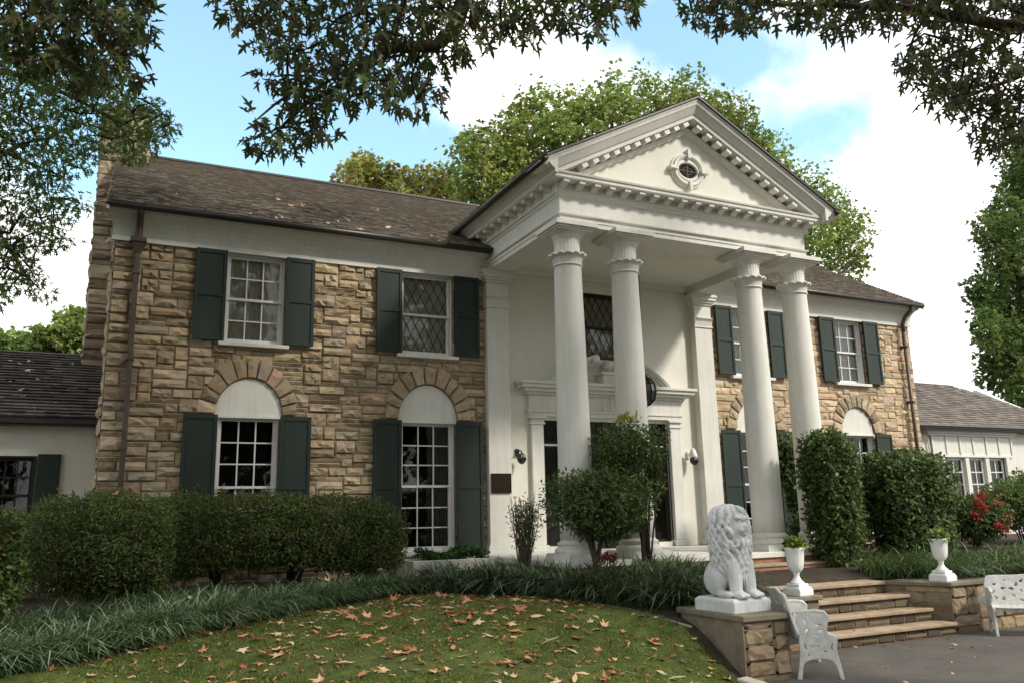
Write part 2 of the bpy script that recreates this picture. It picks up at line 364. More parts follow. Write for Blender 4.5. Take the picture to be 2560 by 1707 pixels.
CL_MID = [(-7.45,-7.7,4.96,0.08),(-6.41,-7.05,5.07,0.1),(-7.67,-7.14,5.46,0.07),(-6.9,-8.31,4.79,0.06),(-6.08,-8.23,5.14,0.06),(-5.68,-8.58,5.12,0.09),(-7.29,-7.94,4.32,0.07),(-7.22,-7.07,5.64,0.08),(-6.93,-7.76,5.13,0.07),(-5.87,-7.59,5.4,0.09),(-7.83,-6.32,4.56,0.1),(-6.59,-8.25,5.09,0.09),(-6.46,-7.92,4.91,0.07),(-6.84,-7.8,4.58,0.09),(-8.3,-6.36,5.84,0.1),(-6.76,-7.07,5.03,0.08),(-7.07,-7.07,4.97,0.1),(-7.95,-7.59,3.81,0.08),(-6.06,-8.47,4.96,0.07),(-7.71,-6.58,5.42,0.09),(-7.1,-6.9,5.54,0.09),(-7.45,-6.91,4.43,0.09),(-7.36,-7.78,4.73,0.06),(-7.54,-6.59,4.36,0.07),(-6.7,-7.39,4.68,0.07),(-5.65,-7.71,5.75,0.1),(-5.56,-9,5.07,0.06),(-7.64,-7.71,4.95,0.08),(-6.26,-7.86,5.34,0.07),(-5.56,-8.58,5.34,0.07),(-5.28,-8.33,5.3,0.09),(-6.23,-7.79,5.57,0.09),(-7.88,-7.04,5.71,0.07),(-7.13,-7.58,5.16,0.09),(-7.73,-7.47,5.08,0.08),(-6.6,-8.35,4.76,0.08),(-8.07,-7.62,5.09,0.06),(-5.38,-8.63,4.97,0.09),(-5.92,-8.45,5.07,0.08),(-6.06,-7.7,5.5,0.1),(-7.26,-8.05,4.56,0.09),(-6.5,-7.71,5,0.09),(-4.79,-8.39,5.49,0.1),(-5.5,-8.92,5.01,0.09),(-6.27,-7.51,5.06,0.07),(-5.77,-8.28,5.44,0.07),(-7.64,-7.61,4.77,0.07),(-7.81,-7.37,4.38,0.08),(-7.38,-7.12,4.88,0.09),(-7.69,-7.16,4.8,0.1),(-7.49,-6.73,5.16,0.1),(-6.8,-7.04,4.72,0.08),(-6.68,-7.37,5.11,0.09),(-6.48,-7.77,5.55,0.07),(-6.52,-7.32,5.31,0.08),(-7.01,-8.07,4.13,0.07),(-7.05,-7.87,5.13,0.07),(-7.23,-7.58,4.79,0.08),(-5.85,-7.7,5.78,0.08),(-7.57,-7.34,4.49,0.09),(-6.69,-8.01,4.36,0.09),(-7.59,-7.48,5.44,0.09),(-7.91,-6.74,5.32,0.09),(-6.76,-7.82,5.31,0.09),(-5.3,-8.92,5.23,0.07),(-6.82,-7.82,5.53,0.07),(-6.88,-7.13,5.17,0.07),(-7.4,-7.97,5.16,0.07),(-7.22,-6.8,5.22,0.08),(-7.52,-6.96,5.64,0.09),(-5.8,-7.77,5.64,0.07),(-6.63,-7.77,5.58,0.1),(-8.11,-6.67,5.4,0.09),(-7.32,-7.35,4.56,0.09),(-7.48,-7.81,5.24,0.07),(-6.71,-7.4,5.45,0.1),(-7.23,-8.09,5,0.08),(-6.47,-7.74,5.34,0.08),(-7.75,-6.63,4.85,0.07),(-7.81,-7.07,4.85,0.09),(-8.32,-7.48,4.97,0.08),(-7.53,-7.64,5.41,0.09),(-6.69,-6.98,4.94,0.08),(-7.77,-7,5.62,0.09),(-5.21,-8.81,5.02,0.07),(-6.05,-8.25,4.9,0.06),(-6.12,-8.45,5.33,0.09),(-7.37,-6.64,5,0.1),(-8.2,-6.78,5.59,0.1),(-7.02,-7.54,5.1,0.06),(-8.05,-6.47,5.99,0.09),(-6.45,-7.14,5.24,0.11),(-5.46,-8.14,5.72,0.07),(-7.25,-8.03,4.7,0.07),(-7.97,-7.71,4.93,0.08),(-7.31,-7.4,4.43,0.1),(-7.41,-7.97,4.33,0.07),(-4.8,-8.18,5.68,0.09),(-7.48,-7.2,5.16,0.09),(-5.59,-8.76,4.77,0.09),(-8.22,-7.59,4.94,0.08),(-7.61,-7.54,5.51,0.1),(-6.23,-7.22,5.08,0.08),(-6.54,-7.4,4.51,0.09),(-5.15,-8.17,5.71,0.08),(-7.1,-7.6,4.4,0.08),(-7.93,-7.11,4.64,0.07),(-7.01,-7.39,5.74,0.08),(-6.88,-7.6,5.03,0.07),(-5.07,-8.77,5.32,0.09),(-7.71,-7.02,4.04,0.09),(-7.8,-7.33,5.22,0.07),(-5.77,-8.75,4.78,0.07),(-7.18,-7.3,4.57,0.09),(-7.66,-6.7,6.03,0.08),(-5.21,-8.59,5.19,0.08),(-7.69,-7.44,5.47,0.09),(-7.6,-6.63,4.67,0.08),(-7.12,-7.98,4.34,0.09),(-6.69,-7.16,5.9,0.07),(-6.07,-7.95,5.26,0.08),(-7.98,-6.38,4.34,0.07),(-7.31,-6.9,5.67,0.1),(-6.44,-7.45,5.66,0.08),(-7.38,-7.86,5.36,0.07),(-6.51,-8.37,4.67,0.06),(-7.41,-7.7,4.57,0.07),(-7.78,-7.68,4.63,0.08),(-7.59,-7.77,4.59,0.06),(-5.84,-8.12,5.04,0.08),(-7.7,-6.71,4.38,0.09),(-7.81,-7.08,4.36,0.07),(-5.62,-8.32,5.41,0.07),(-8.22,-6.79,5.8,0.08),(-7.6,-6.98,4.32,0.09),(-6.59,-7.65,5.37,0.08),(-7.39,-6.79,4.68,0.08),(-6.77,-8.39,4.76,0.06),(-6.69,-7.14,5.76,0.08),(-6.09,-7.58,5.42,0.08),(-6.34,-8.34,5.32,0.1),(-6.79,-7.76,4.34,0.08),(-7.33,-7.45,5.04,0.1),(-5.94,-8.67,5.25,0.08),(-8.02,-7.66,4.6,0.06),(-8.45,-6.94,5.63,0.08),(-7.14,-7.47,5.49,0.09),(-5.06,-7.94,5.76,0.09),(-7.06,-7.54,4.73,0.08),(-7.04,-7.97,5.38,0.08),(-7.59,-7.39,4.04,0.07),(-8.09,-7.49,4.93,0.09),(-7.28,-7.84,5.09,0.08),(-6.99,-7.67,5.43,0.09),(-6.33,-8.33,4.8,0.09),(-7.62,-7.34,4.31,0.09),(-6.41,-7.26,5.05,0.08),(-6.22,-7.41,5.95,0.08),(-7.74,-7.21,4.64,0.07),(-7.59,-6.86,5.29,0.1),(-7.88,-7.62,4.9,0.07),(-8.04,-7.4,5.1,0.06),(-8.09,-7.78,5.14,0.08),(-7.51,-7.77,4.21,0.06),(-6.89,-7.95,4.86,0.07),(-8.12,-7.45,4.01,0.07),(-5.78,-8.16,5.62,0.08),(-5.9,-8.67,4.98,0.07),(-6.04,-7.74,5.67,0.09),(-6.93,-8.27,5.1,0.07),(-6.29,-8.5,5.03,0.09),(-6.25,-8.43,5.31,0.07),(-7.74,-7.66,4.28,0.08),(-5.68,-7.99,5.27,0.08),(-6.43,-7.01,4.94,0.11),(-6.24,-7.78,5.74,0.09),(-6.73,-7.13,5.17,0.08),(-7.96,-6.6,4.88,0.07),(-7.98,-6.52,5.34,0.1),(-8.15,-7.43,5.18,0.08),(-7.31,-6.79,5.32,0.09),(-7.08,-7.08,5.89,0.1),(-5.29,-8.13,5.38,0.1),(-7.13,-8.01,4.91,0.09),(-6.64,-8.12,5.4,0.08),(-7.86,-7.35,4.81,0.08),(-6.69,-7.5,4.89,0.1),(-8.33,-6.92,5.67,0.09),(-5.84,-8.74,4.87,0.07),(-6.92,-7.54,4.34,0.09),(-7.29,-7.29,5.36,0.07),(-6.3,-7.65,5.41,0.09),(-7.41,-6.97,5.7,0.1),(-7.5,-6.7,4.97,0.09),(-6.64,-8.14,4.83,0.07),(-7.82,-6.69,5.73,0.07),(-8.36,-6.69,5.5,0.09),(-7.45,-7.48,4.55,0.09),(-6.07,-8.28,5,0.06),(-7.36,-6.8,4.4,0.09),(-7.95,-6.88,4.08,0.09)]
CL_RIGHT = [(-2.66,-9.63,5.52,0.09),(-1.45,-8.9,5.62,0.1),(-0.6,-9.41,5.5,0.11),(-0.88,-9.73,5.46,0.09),(-1.59,-10.12,4.55,0.1),(-4.25,-8.91,5.53,0.08),(-0.59,-9.23,4.47,0.11),(-2.57,-8.66,6.07,0.09),(-3,-8.53,5.85,0.1),(-4.26,-8.73,5.4,0.08),(-1.91,-9.55,5.23,0.07),(-2.32,-8.59,6.06,0.09),(-1.88,-9.55,4.7,0.07),(-1.04,-9.14,4.56,0.12),(-0.93,-9.46,5.89,0.09),(-1.83,-9.8,4.34,0.1),(-2.02,-9.43,4.67,0.09),(-2.47,-9.11,5.59,0.09),(-1.46,-9.57,4.99,0.1),(-3.93,-9.24,5.07,0.09),(-3.96,-9.2,5.29,0.07),(-2.02,-9.4,4.88,0.1),(-3.48,-8.19,5.79,0.1),(-1.3,-9.29,5.25,0.09),(-0.48,-9.45,6.3,0.1),(-3.73,-9.26,5.39,0.08),(-2.33,-8.47,5.98,0.11),(-2.46,-8.78,5.75,0.09),(-1.06,-9.51,5.27,0.09),(-1.7,-8.89,6.1,0.09),(-1.68,-9.79,5.7,0.1),(-1.15,-9.7,5.83,0.08),(-1.29,-9.98,4.99,0.09),(-3.36,-8.38,6.16,0.09),(-1.71,-10.07,4.15,0.08),(-2.5,-9.31,5.49,0.1),(-1.54,-10.1,3.94,0.08),(-2.72,-9.72,4.61,0.07),(-1.59,-9.96,4.74,0.08),(-0.92,-9,4.85,0.12),(-1.41,-9.86,5.26,0.08),(-3.56,-9.37,5.46,0.09),(-1.51,-8.86,5.95,0.1),(-1.48,-10.22,5.11,0.1),(-0.85,-9.05,5.16,0.12),(-3.42,-8.47,5.66,0.08),(-1.79,-9.94,4.06,0.09),(-3.01,-9.04,5.28,0.07),(-1.19,-9.44,4.22,0.09),(-0.59,-9.55,5.85,0.09),(-2.22,-10.02,5.18,0.09),(-0.88,-9.21,5.79,0.1),(-2.2,-9.6,4.42,0.09),(-4.2,-9.11,5.25,0.1),(-2.03,-10.04,4.57,0.08),(-1.25,-9.85,4.21,0.1),(-2.04,-9.68,5.58,0.08),(-2.69,-9.8,5.32,0.1),(-1.58,-9.51,5.58,0.08),(-3.83,-8.03,6.24,0.08),(-0.91,-9.18,4.67,0.09),(-1.11,-9.69,5.6,0.08),(-1.08,-8.9,5.3,0.1),(-1.87,-9.68,5.76,0.1),(-1.18,-9.36,6.06,0.1),(-1.46,-9.7,5.44,0.11),(-0.97,-9.95,5.56,0.1),(-2.09,-9.86,4.9,0.1),(-3.63,-9.32,5.26,0.08),(-2.29,-9.14,5.88,0.08),(-3.19,-9.66,5.38,0.09),(-1.42,-9.74,4.51,0.11),(-4.45,-8.78,5.36,0.09),(-3.66,-9.27,5.1,0.07),(-1.37,-10,5.52,0.1),(-1.02,-9.44,4.87,0.11),(-2.88,-9.15,5.71,0.09),(-3.59,-9.4,5.02,0.09),(-2.08,-8.65,6.04,0.12),(-0.89,-9.23,5.13,0.11),(-0.11,-9.47,5.67,0.11),(-1.52,-9.9,4.63,0.08),(-0.71,-9.36,6.31,0.12),(-2.65,-9.87,5.08,0.08),(-1.94,-8.77,5.8,0.09),(-2.4,-8.89,5.62,0.09),(-4.15,-9.02,5.45,0.07),(-2.99,-9.16,5.78,0.1),(-1.21,-10.06,5.65,0.08),(-3.71,-8.25,5.66,0.1),(-1.13,-9.89,4.62,0.1),(-0.42,-9.28,4.5,0.1),(-1.17,-9.94,4.91,0.1),(-2.61,-9.5,4.75,0.08),(-3.8,-9.16,5.45,0.09),(-3.57,-7.94,6.4,0.08),(-1.39,-9.57,5.18,0.1),(-1.1,-9.2,4.37,0.08),(-1.34,-9.88,4.46,0.08),(-0.94,-9.41,5.51,0.08),(-1.88,-9.5,4.99,0.08),(-1.92,-9.52,4.46,0.1),(-1.23,-9.13,6.32,0.08),(-1.96,-9.41,5.69,0.09),(-1.62,-9.23,5.4,0.09),(-1.47,-8.88,4.99,0.11),(-2.17,-9.78,4.39,0.1),(-1.51,-9.33,5.67,0.1),(-3.71,-7.89,5.96,0.1),(-2.1,-8.69,6.19,0.12),(-3.8,-8.87,5.52,0.08),(-1.08,-9.15,5.69,0.12),(-1.31,-9.59,4.47,0.11),(-2.18,-9.78,4.9,0.08),(-2.48,-8.95,6.08,0.1),(-4.16,-9.11,4.98,0.07),(-1.54,-8.84,5.18,0.11),(-3.89,-8.53,5.68,0.1),(-1.84,-9.6,5.56,0.1),(-2.27,-9.93,4.53,0.07),(-1.64,-8.85,5.52,0.11),(-3.56,-9.4,5.23,0.1),(-1.95,-9.83,4.44,0.07),(-0.82,-9.72,4.44,0.08),(-1.82,-9.44,5.66,0.08),(-2.05,-10.09,5.32,0.07),(-1.99,-9.37,5.05,0.1),(-1.1,-9.6,4.49,0.11),(-2.56,-9.79,5.49,0.08),(-1.09,-10.08,5.59,0.07),(-2.78,-9.43,5.43,0.07),(-0.62,-9.39,4.95,0.11),(-1.34,-9.08,5.82,0.08),(-3.59,-9.25,5.56,0.07),(-2.52,-9.36,5.29,0.09),(-3.92,-8.37,5.87,0.12),(-3.31,-8.54,6.11,0.11),(-2.8,-9.01,5.33,0.08),(-1.83,-9.81,4.09,0.07),(-0.05,-9.34,4.92,0.12),(-1.76,-9.09,5.89,0.1),(-3.96,-8.88,5.33,0.1),(-1.18,-9.83,4.98,0.07),(-1.52,-8.98,5.07,0.1),(-3.03,-8.56,6.18,0.09),(-1.42,-9.92,5.51,0.09)]
CL_LEFT_NEAR = [(-10.23,-6.1,5.19,0.08),(-9.39,-7.42,4.97,0.09),(-9.04,-7.34,4.59,0.09),(-9.56,-6.8,4.81,0.07),(-10.22,-6.63,4.8,0.09),(-9.4,-7.16,4.84,0.06),(-9.84,-7.15,4.32,0.08),(-9.64,-6.6,5.37,0.09),(-9.4,-7.19,4.53,0.08),(-9.95,-7.25,4.48,0.07),(-9.11,-7.5,4.37,0.07),(-9.25,-7.54,4.3,0.07),(-10.23,-6.18,5.37,0.09),(-9.76,-6.46,5.24,0.07),(-9.53,-6.81,4.69,0.07),(-10.35,-6.74,5.17,0.09),(-9.16,-6.73,5.3,0.1),(-9.27,-7.21,5.15,0.08),(-9.95,-6.51,4.94,0.1),(-10.11,-6.39,4.62,0.09),(-9.86,-7.07,4.5,0.09),(-9.92,-7.32,4.82,0.07),(-9.75,-7.11,4.54,0.07),(-10.35,-6.21,4.79,0.08),(-9.41,-6.93,4.38,0.08),(-9.61,-7.3,4.64,0.09),(-9.44,-6.81,5.21,0.08),(-10.24,-6.09,5,0.1),(-9.06,-7.7,4.89,0.06),(-9.19,-7.3,4.73,0.06),(-9.62,-7.28,4.36,0.08),(-10.24,-6.54,5.3,0.07),(-10.33,-6.43,5.24,0.09),(-9.84,-6.98,4.97,0.08),(-10.16,-7.18,4.7,0.06),(-9.06,-6.98,4.52,0.09),(-9.48,-7.49,4.95,0.09),(-10.38,-6.34,5.06,0.09),(-9.88,-6.76,5.32,0.08),(-9.38,-6.87,4.58,0.07),(-10.19,-6.65,4.55,0.08),(-9.26,-7.55,4.77,0.09),(-9.86,-7.36,4.6,0.07),(-9.58,-7.2,4.29,0.08),(-9.51,-7.26,4.87,0.09),(-9.11,-7.74,4.57,0.08),(-9.19,-7.23,5.22,0.08),(-10.47,-6.23,5.31,0.07),(-9.28,-7.02,4.97,0.07),(-9.25,-7.03,4.74,0.08),(-9.35,-6.49,5.15,0.09),(-10.3,-6.72,4.39,0.07),(-9.99,-7.16,4.35,0.09),(-10.04,-7.27,4.96,0.07),(-10.07,-6.44,5.18,0.09),(-9.74,-6.93,5.09,0.09),(-9.41,-7.33,4.61,0.06),(-9.77,-6.51,5,0.09),(-9.05,-6.89,5.28,0.09),(-9.19,-6.43,4.74,0.1),(-9.56,-6.51,5.17,0.09),(-10.19,-6.15,5.51,0.1),(-10.26,-7.14,4.47,0.09),(-9.71,-7.32,4.29,0.08),(-9.67,-6.51,5.58,0.09),(-9.54,-6.55,4.57,0.09),(-9.03,-6.99,4.92,0.08),(-9.77,-6.77,5.31,0.1),(-9.49,-6.58,4.68,0.09),(-9.01,-7.61,4.7,0.07),(-9.16,-6.5,5.05,0.08),(-10.01,-6.67,5.37,0.08),(-9.65,-6.9,4.69,0.06),(-9.65,-6.68,5.17,0.08),(-10,-6.97,4.75,0.09),(-9.89,-6.28,5.17,0.09),(-9.34,-7.5,5.03,0.08),(-9.31,-6.57,4.66,0.07)]
CL_LEFT_FAR = [(-10.65,-3.25,5.49,0.12),(-10.41,-1.45,4.89,0.1),(-10.65,-2.33,5.49,0.09),(-10.19,-3.99,5.54,0.09),(-9.52,-3.84,5.5,0.11),(-10.68,-2.32,4.16,0.1),(-11.13,-1.34,7,0.14),(-10.15,-2.11,3.75,0.12),(-10.42,-1.69,6.43,0.14),(-10.65,-2.26,5.01,0.11),(-9.69,-1.92,5.55,0.13),(-10.28,-1.95,5.09,0.13),(-9.82,-4.32,5.62,0.11),(-10.6,-2.42,5.18,0.13),(-10.51,-3.22,3.26,0.1),(-11,-1.17,4.4,0.1),(-10.99,-2.46,6,0.1),(-10.25,-3.92,5.3,0.08),(-10.11,-3.28,5.92,0.12),(-10.19,-1.66,5.11,0.13),(-10.91,-2.4,4.99,0.12),(-10.7,-2.68,4.22,0.1),(-9.81,-3.25,5.8,0.13),(-10.78,-2.29,6.63,0.13),(-10.51,-2.63,3.84,0.12),(-9.08,-3.99,5.28,0.1),(-11,-2.76,6.47,0.13),(-10.21,-2.56,6.6,0.1),(-9.35,-3.12,6.03,0.12),(-10.27,-1.78,3.99,0.1),(-9.92,-2.86,3.51,0.11),(-9.53,-4.01,5.15,0.12),(-9.67,-2.23,5.76,0.1),(-10.05,-3.25,4.84,0.1),(-10.61,-2.32,6.02,0.12),(-10.03,-3.99,4.8,0.1),(-9,-2.9,5.66,0.12),(-10.85,-3.21,5.48,0.08),(-10.98,-1.62,6.43,0.14),(-8.68,-4.5,5.22,0.09),(-10.32,-2.76,5.58,0.11),(-10.41,-2.74,4.93,0.09),(-8.89,-3.95,5.54,0.09),(-9.1,-3.36,5.8,0.13),(-10.75,-1.57,5.04,0.09),(-9.73,-4.06,4.31,0.09),(-9.69,-3.33,5.51,0.11),(-10.73,-1.51,6.89,0.14),(-8.76,-4.38,5.4,0.08),(-9.36,-3.71,5.59,0.09),(-10.46,-1.69,5.08,0.11),(-9.53,-3.06,6.45,0.13),(-9.46,-3.94,5.65,0.11),(-10.47,-2.79,5.58,0.09),(-8.87,-4.65,5.03,0.08),(-10.04,-2.98,4.22,0.1),(-10.31,-4.01,5.85,0.08),(-11,-1.66,5.56,0.13),(-10.15,-1.9,6.4,0.14),(-10.4,-2.54,4.57,0.1),(-9.38,-2.19,6.08,0.09),(-9.7,-3.23,5.92,0.12),(-10.98,-1.75,5.03,0.12),(-9.15,-2.34,5.68,0.11),(-10.65,-1.6,4.66,0.1),(-10.24,-3.69,5.89,0.09),(-9.9,-1.72,5.4,0.1),(-9.91,-3.44,4.87,0.11),(-10.49,-1.58,3.97,0.12),(-10.77,-2.21,4.64,0.12),(-9.85,-2,4.82,0.13),(-10.43,-1.87,5.51,0.1),(-10.17,-2.81,4.04,0.09),(-9.93,-4.28,5.73,0.11),(-10.54,-3.29,3.4,0.11),(-10.27,-2.17,4.45,0.13),(-10.86,-2.47,5.48,0.09),(-9.9,-2.48,4.34,0.11),(-10.54,-3.31,5.27,0.12),(-9.88,-2.44,5.52,0.09),(-10.38,-2.8,4.06,0.11),(-10.46,-2.55,5.14,0.09),(-10.74,-2.12,6.3,0.09),(-11.12,-1.57,5.92,0.1),(-9.92,-3.08,5.67,0.1),(-10.46,-1.23,4.38,0.09),(-10.43,-1.11,3.98,0.12),(-10.82,-1.95,5.72,0.13),(-9.65,-4.17,5.66,0.1),(-9.58,-3.2,6.16,0.13),(-9.19,-4.48,5.49,0.08),(-9.33,-2.25,6.71,0.14),(-9.27,-3.86,5.21,0.11),(-10.75,-3.15,5.89,0.09),(-9.88,-3.57,4.47,0.12),(-9.82,-2.25,5.73,0.12),(-10.26,-2.04,5.94,0.12),(-10.35,-2.68,4.27,0.1),(-10.74,-2.27,5.18,0.09),(-10.9,-1.5,3.72,0.09),(-10.68,-3.12,5.11,0.1),(-10.33,-3.82,5.59,0.08),(-10.46,-1.81,3.68,0.1),(-10.26,-2.47,5.19,0.09),(-10.32,-2.03,6.07,0.14),(-10.27,-1.55,4.86,0.1),(-10.13,-3.19,3.79,0.09),(-10.2,-3.44,5.08,0.1),(-9.57,-3.68,4.42,0.12),(-9.9,-3.32,5.9,0.1),(-10.56,-3.12,3.6,0.08),(-9.58,-2.29,5.54,0.11),(-10.11,-2.46,6.47,0.11),(-10.72,-2.82,6.17,0.1),(-9.77,-3.06,6.47,0.12),(-10.44,-2.63,3.6,0.09),(-9.03,-3.39,6,0.12),(-11.22,-1.49,6.84,0.12),(-10.1,-3.3,5.22,0.1),(-9.82,-3.53,4.17,0.12),(-9.16,-2.81,5.67,0.13),(-9.34,-4.45,5.71,0.08),(-9.26,-2.44,6.19,0.14),(-9.65,-3.64,6.08,0.09),(-9.02,-3.52,5.15,0.09),(-10.73,-2.4,4.86,0.1),(-10.45,-3.01,5.15,0.11),(-10.6,-2.93,4.25,0.11),(-9.45,-2.22,5.87,0.14),(-9.88,-1.81,5.59,0.13),(-10.89,-2.71,5.01,0.1),(-10.36,-3.41,3.22,0.1),(-10.24,-3.44,6.17,0.11),(-10.69,-1.57,4.91,0.13),(-10.08,-2.5,5.85,0.12),(-9.78,-1.78,5.8,0.14),(-10.11,-1.76,4.81,0.1),(-9.94,-3.77,5.14,0.11),(-9.97,-3.37,3.53,0.09),(-8.98,-4.37,5.19,0.08),(-10.83,-2.16,5.8,0.1),(-10.29,-3.11,3.7,0.09),(-11.04,-2.01,6.36,0.1),(-9.84,-3.35,5.44,0.1),(-10.64,-2.82,3.87,0.1),(-10.91,-2.75,5.24,0.08),(-10.58,-3.39,6.22,0.1),(-10.79,-2.98,4.39,0.08),(-10.68,-2.18,5.91,0.13),(-10.77,-3.15,6.28,0.09),(-10.01,-3.02,5.3,0.13),(-8.66,-3.01,5.74,0.09),(-10.59,-1.79,4.21,0.14),(-9.85,-3.64,6.09,0.11),(-8.93,-2.84,5.57,0.14),(-10.17,-2.96,4.54,0.1),(-9.6,-2.71,5.87,0.13),(-10.33,-3.22,5.25,0.09),(-10.78,-2.46,3.71,0.13),(-10.42,-3.46,3.89,0.08),(-9.42,-4.13,5.74,0.08),(-9.76,-3.51,5.51,0.08),(-10.49,-2.39,6.11,0.13),(-10.69,-2.04,6.48,0.12),(-10.84,-2.36,4.44,0.12),(-10.9,-1.68,4.1,0.13),(-10.49,-2.57,4.74,0.13),(-10.05,-4.1,5.4,0.1),(-10,-2.28,5.49,0.11),(-9.93,-3.44,4.7,0.11),(-10.96,-1.24,5.1,0.13),(-9.66,-3.87,5.47,0.1),(-9.77,-1.93,4.96,0.11),(-9.75,-2.68,4.27,0.13),(-10.74,-3.1,4.07,0.11),(-8.84,-3.29,5.5,0.13),(-9.88,-3.78,5.5,0.09),(-9.93,-2.6,4.65,0.11),(-9.89,-2.61,4.16,0.09),(-10.52,-3.4,4.92,0.09),(-10.4,-3.6,5.07,0.1),(-10.11,-3.76,5.86,0.09),(-8.9,-4.26,5.56,0.1),(-9.46,-4.18,4.91,0.09),(-9.88,-1.94,6.63,0.13),(-8.75,-2.88,5.96,0.13),(-10.78,-2.34,5.02,0.11),(-10.88,-2.41,5.89,0.12),(-10.26,-2.95,4.07,0.09),(-9.22,-2.44,6.04,0.1),(-9.16,-4.02,5.6,0.1),(-10.72,-1.18,3.87,0.1),(-10.1,-1.74,4.47,0.13),(-10.18,-1.62,4.13,0.11),(-10.72,-2.59,5.93,0.12),(-9.98,-1.83,5.91,0.12),(-10.52,-3.33,6.15,0.09),(-10.19,-1.71,5.26,0.1),(-10.19,-2.11,6.14,0.14)]
CL_RTREE = [(38.37,13.84,12.38,0.49),(36.36,13.1,6.83,0.47),(43.83,15.41,20.4,0.53),(33.5,12.55,9.74,0.54),(38.37,14.1,6.45,0.42),(35.55,12.18,13.7,0.4),(40.82,14.13,18.29,0.53),(34.66,13.21,7.21,0.43),(33.93,12.39,15.62,0.56),(37.73,12.54,16.5,0.57),(35.94,15.51,8.36,0.46),(37.85,14.25,19.3,0.39),(36.24,14.37,16.48,0.57),(36.25,12.76,10.91,0.46),(37.72,12.52,20.71,0.47),(36.57,15.61,9.93,0.4),(41.88,15.23,12.7,0.57),(38.23,12.06,19.69,0.47),(40.58,14.77,19.35,0.42),(38.2,14.69,10.89,0.45),(32.49,12.34,7.99,0.47),(33.53,12.38,7.73,0.43),(39.67,14.99,18.84,0.42),(36.57,14.63,9.55,0.4),(36.49,13.39,14.98,0.41),(42.61,14.41,20.67,0.63),(38.69,13.6,15.67,0.44),(40.59,14.96,17.47,0.52),(39.73,13.73,14.42,0.46),(33.78,12.25,13.46,0.5),(38.43,15.78,13.22,0.61),(33.47,13.7,10.86,0.37),(37.39,14.71,13.26,0.47),(35.08,13.68,15.47,0.39),(39.1,13.95,9.65,0.45),(32.83,12.4,6.6,0.49),(38.99,14.24,16.29,0.43),(39.07,12.95,16.16,0.43),(36.43,13.92,17.46,0.52),(35.91,13.74,15.39,0.4),(32.13,12.91,12.22,0.4),(43.75,15.42,22.67,0.58),(36.33,12.21,9.97,0.49),(33.49,13.72,9.94,0.5),(34.63,14.26,11.91,0.53),(40.85,15.08,15.76,0.47),(35.07,13,5.68,0.39),(42.77,15.74,19.39,0.64),(39.32,12.9,21.78,0.56),(34.1,13.34,12.69,0.53),(40.3,15.91,10.57,0.43),(37.16,12.08,19.18,0.44),(37.14,12.58,18.67,0.49),(39.95,13.96,13.07,0.59),(36.34,14.09,11.24,0.57),(35.77,13.06,8.88,0.46),(36.07,14.7,14.52,0.55),(35.49,14.54,15.42,0.42),(40.26,14.27,13.73,0.55),(38.27,13.97,9.79,0.55),(35.55,14.17,7.99,0.39),(40.63,15.73,13.44,0.47),(36.09,13.38,11.05,0.48),(36.15,13.98,13.51,0.54),(32.28,12.43,9.4,0.4),(39.67,14.9,8.26,0.59),(37,13.61,13.86,0.5),(40.02,14.22,11.39,0.43),(38.92,13.82,20.79,0.58),(35.88,14.34,11.13,0.5),(32.58,13.29,8.58,0.46),(39.83,15,13.98,0.56),(39.96,14.78,20.27,0.54),(39.96,15.65,7.73,0.41),(38.68,15.51,6.55,0.57),(34.63,12.27,5.27,0.43),(35.7,12.68,14.13,0.45),(35.45,14.39,11.59,0.46),(35.73,12.9,16.93,0.39),(39.5,15.24,8.87,0.6),(40.22,14.55,14.23,0.54),(32.28,13.55,7.32,0.5),(40.93,14.1,19.96,0.41),(40.19,15.32,17.51,0.51),(37.46,14.68,12.27,0.59),(43.38,15.92,16.35,0.61),(36.54,12.8,10.4,0.47),(34.13,12.2,15.05,0.47),(33.72,12.27,8.86,0.41),(39.33,15.16,12.29,0.53),(39.83,14.56,8.74,0.5),(35.97,15.37,7.54,0.57),(40,15.47,20.98,0.59),(38.73,13.94,18.1,0.4),(39.09,14.16,17.65,0.45),(32.76,12.93,15.19,0.47),(39.57,15.47,14.07,0.53),(33.72,12.37,6.58,0.48),(37.87,13.83,9.07,0.4),(35.98,14.22,16.98,0.46),(38.61,15.7,5.74,0.58),(34.19,13.7,8.95,0.37),(37.54,14.27,6.48,0.42),(40.09,15.98,13.53,0.41),(36.61,12.06,15.43,0.42),(33.62,14.18,11.83,0.46),(30.38,12.02,8.83,0.47),(35.96,13.88,14.6,0.5),(38.96,15.32,8.15,0.5),(40.51,15.94,19.77,0.55),(36.5,15.22,7.81,0.48),(36.98,15.61,7.29,0.57),(39.95,12.62,21.69,0.49),(33.39,12.69,5.71,0.51),(38.68,12.94,18.2,0.55),(38.35,15.26,10.3,0.45),(33.9,14.63,12.45,0.51),(43.03,15.53,16.92,0.42),(37.98,12.7,20.2,0.45),(35.43,14.54,10.88,0.52),(41.21,15.03,21.07,0.59),(38.29,13.68,11.79,0.45),(36.81,12.78,12.78,0.54),(39.76,12.68,21.07,0.41),(42.78,14.78,19.31,0.56),(33.25,12.65,12.99,0.42),(41.12,15.26,22.46,0.52),(33.51,12.91,14.28,0.56),(30.93,12.42,9.89,0.39),(36.53,15.22,12.89,0.58),(37.72,13.53,18.75,0.49),(39.75,14.72,7.71,0.49),(35.91,13.83,8.64,0.43),(41.93,14.39,17.84,0.44),(35.56,14.36,6.48,0.38),(39.28,14.45,20.59,0.46),(38.91,14.36,5.96,0.58),(33.04,13.2,8.26,0.52),(31.3,12.85,9.52,0.35)]
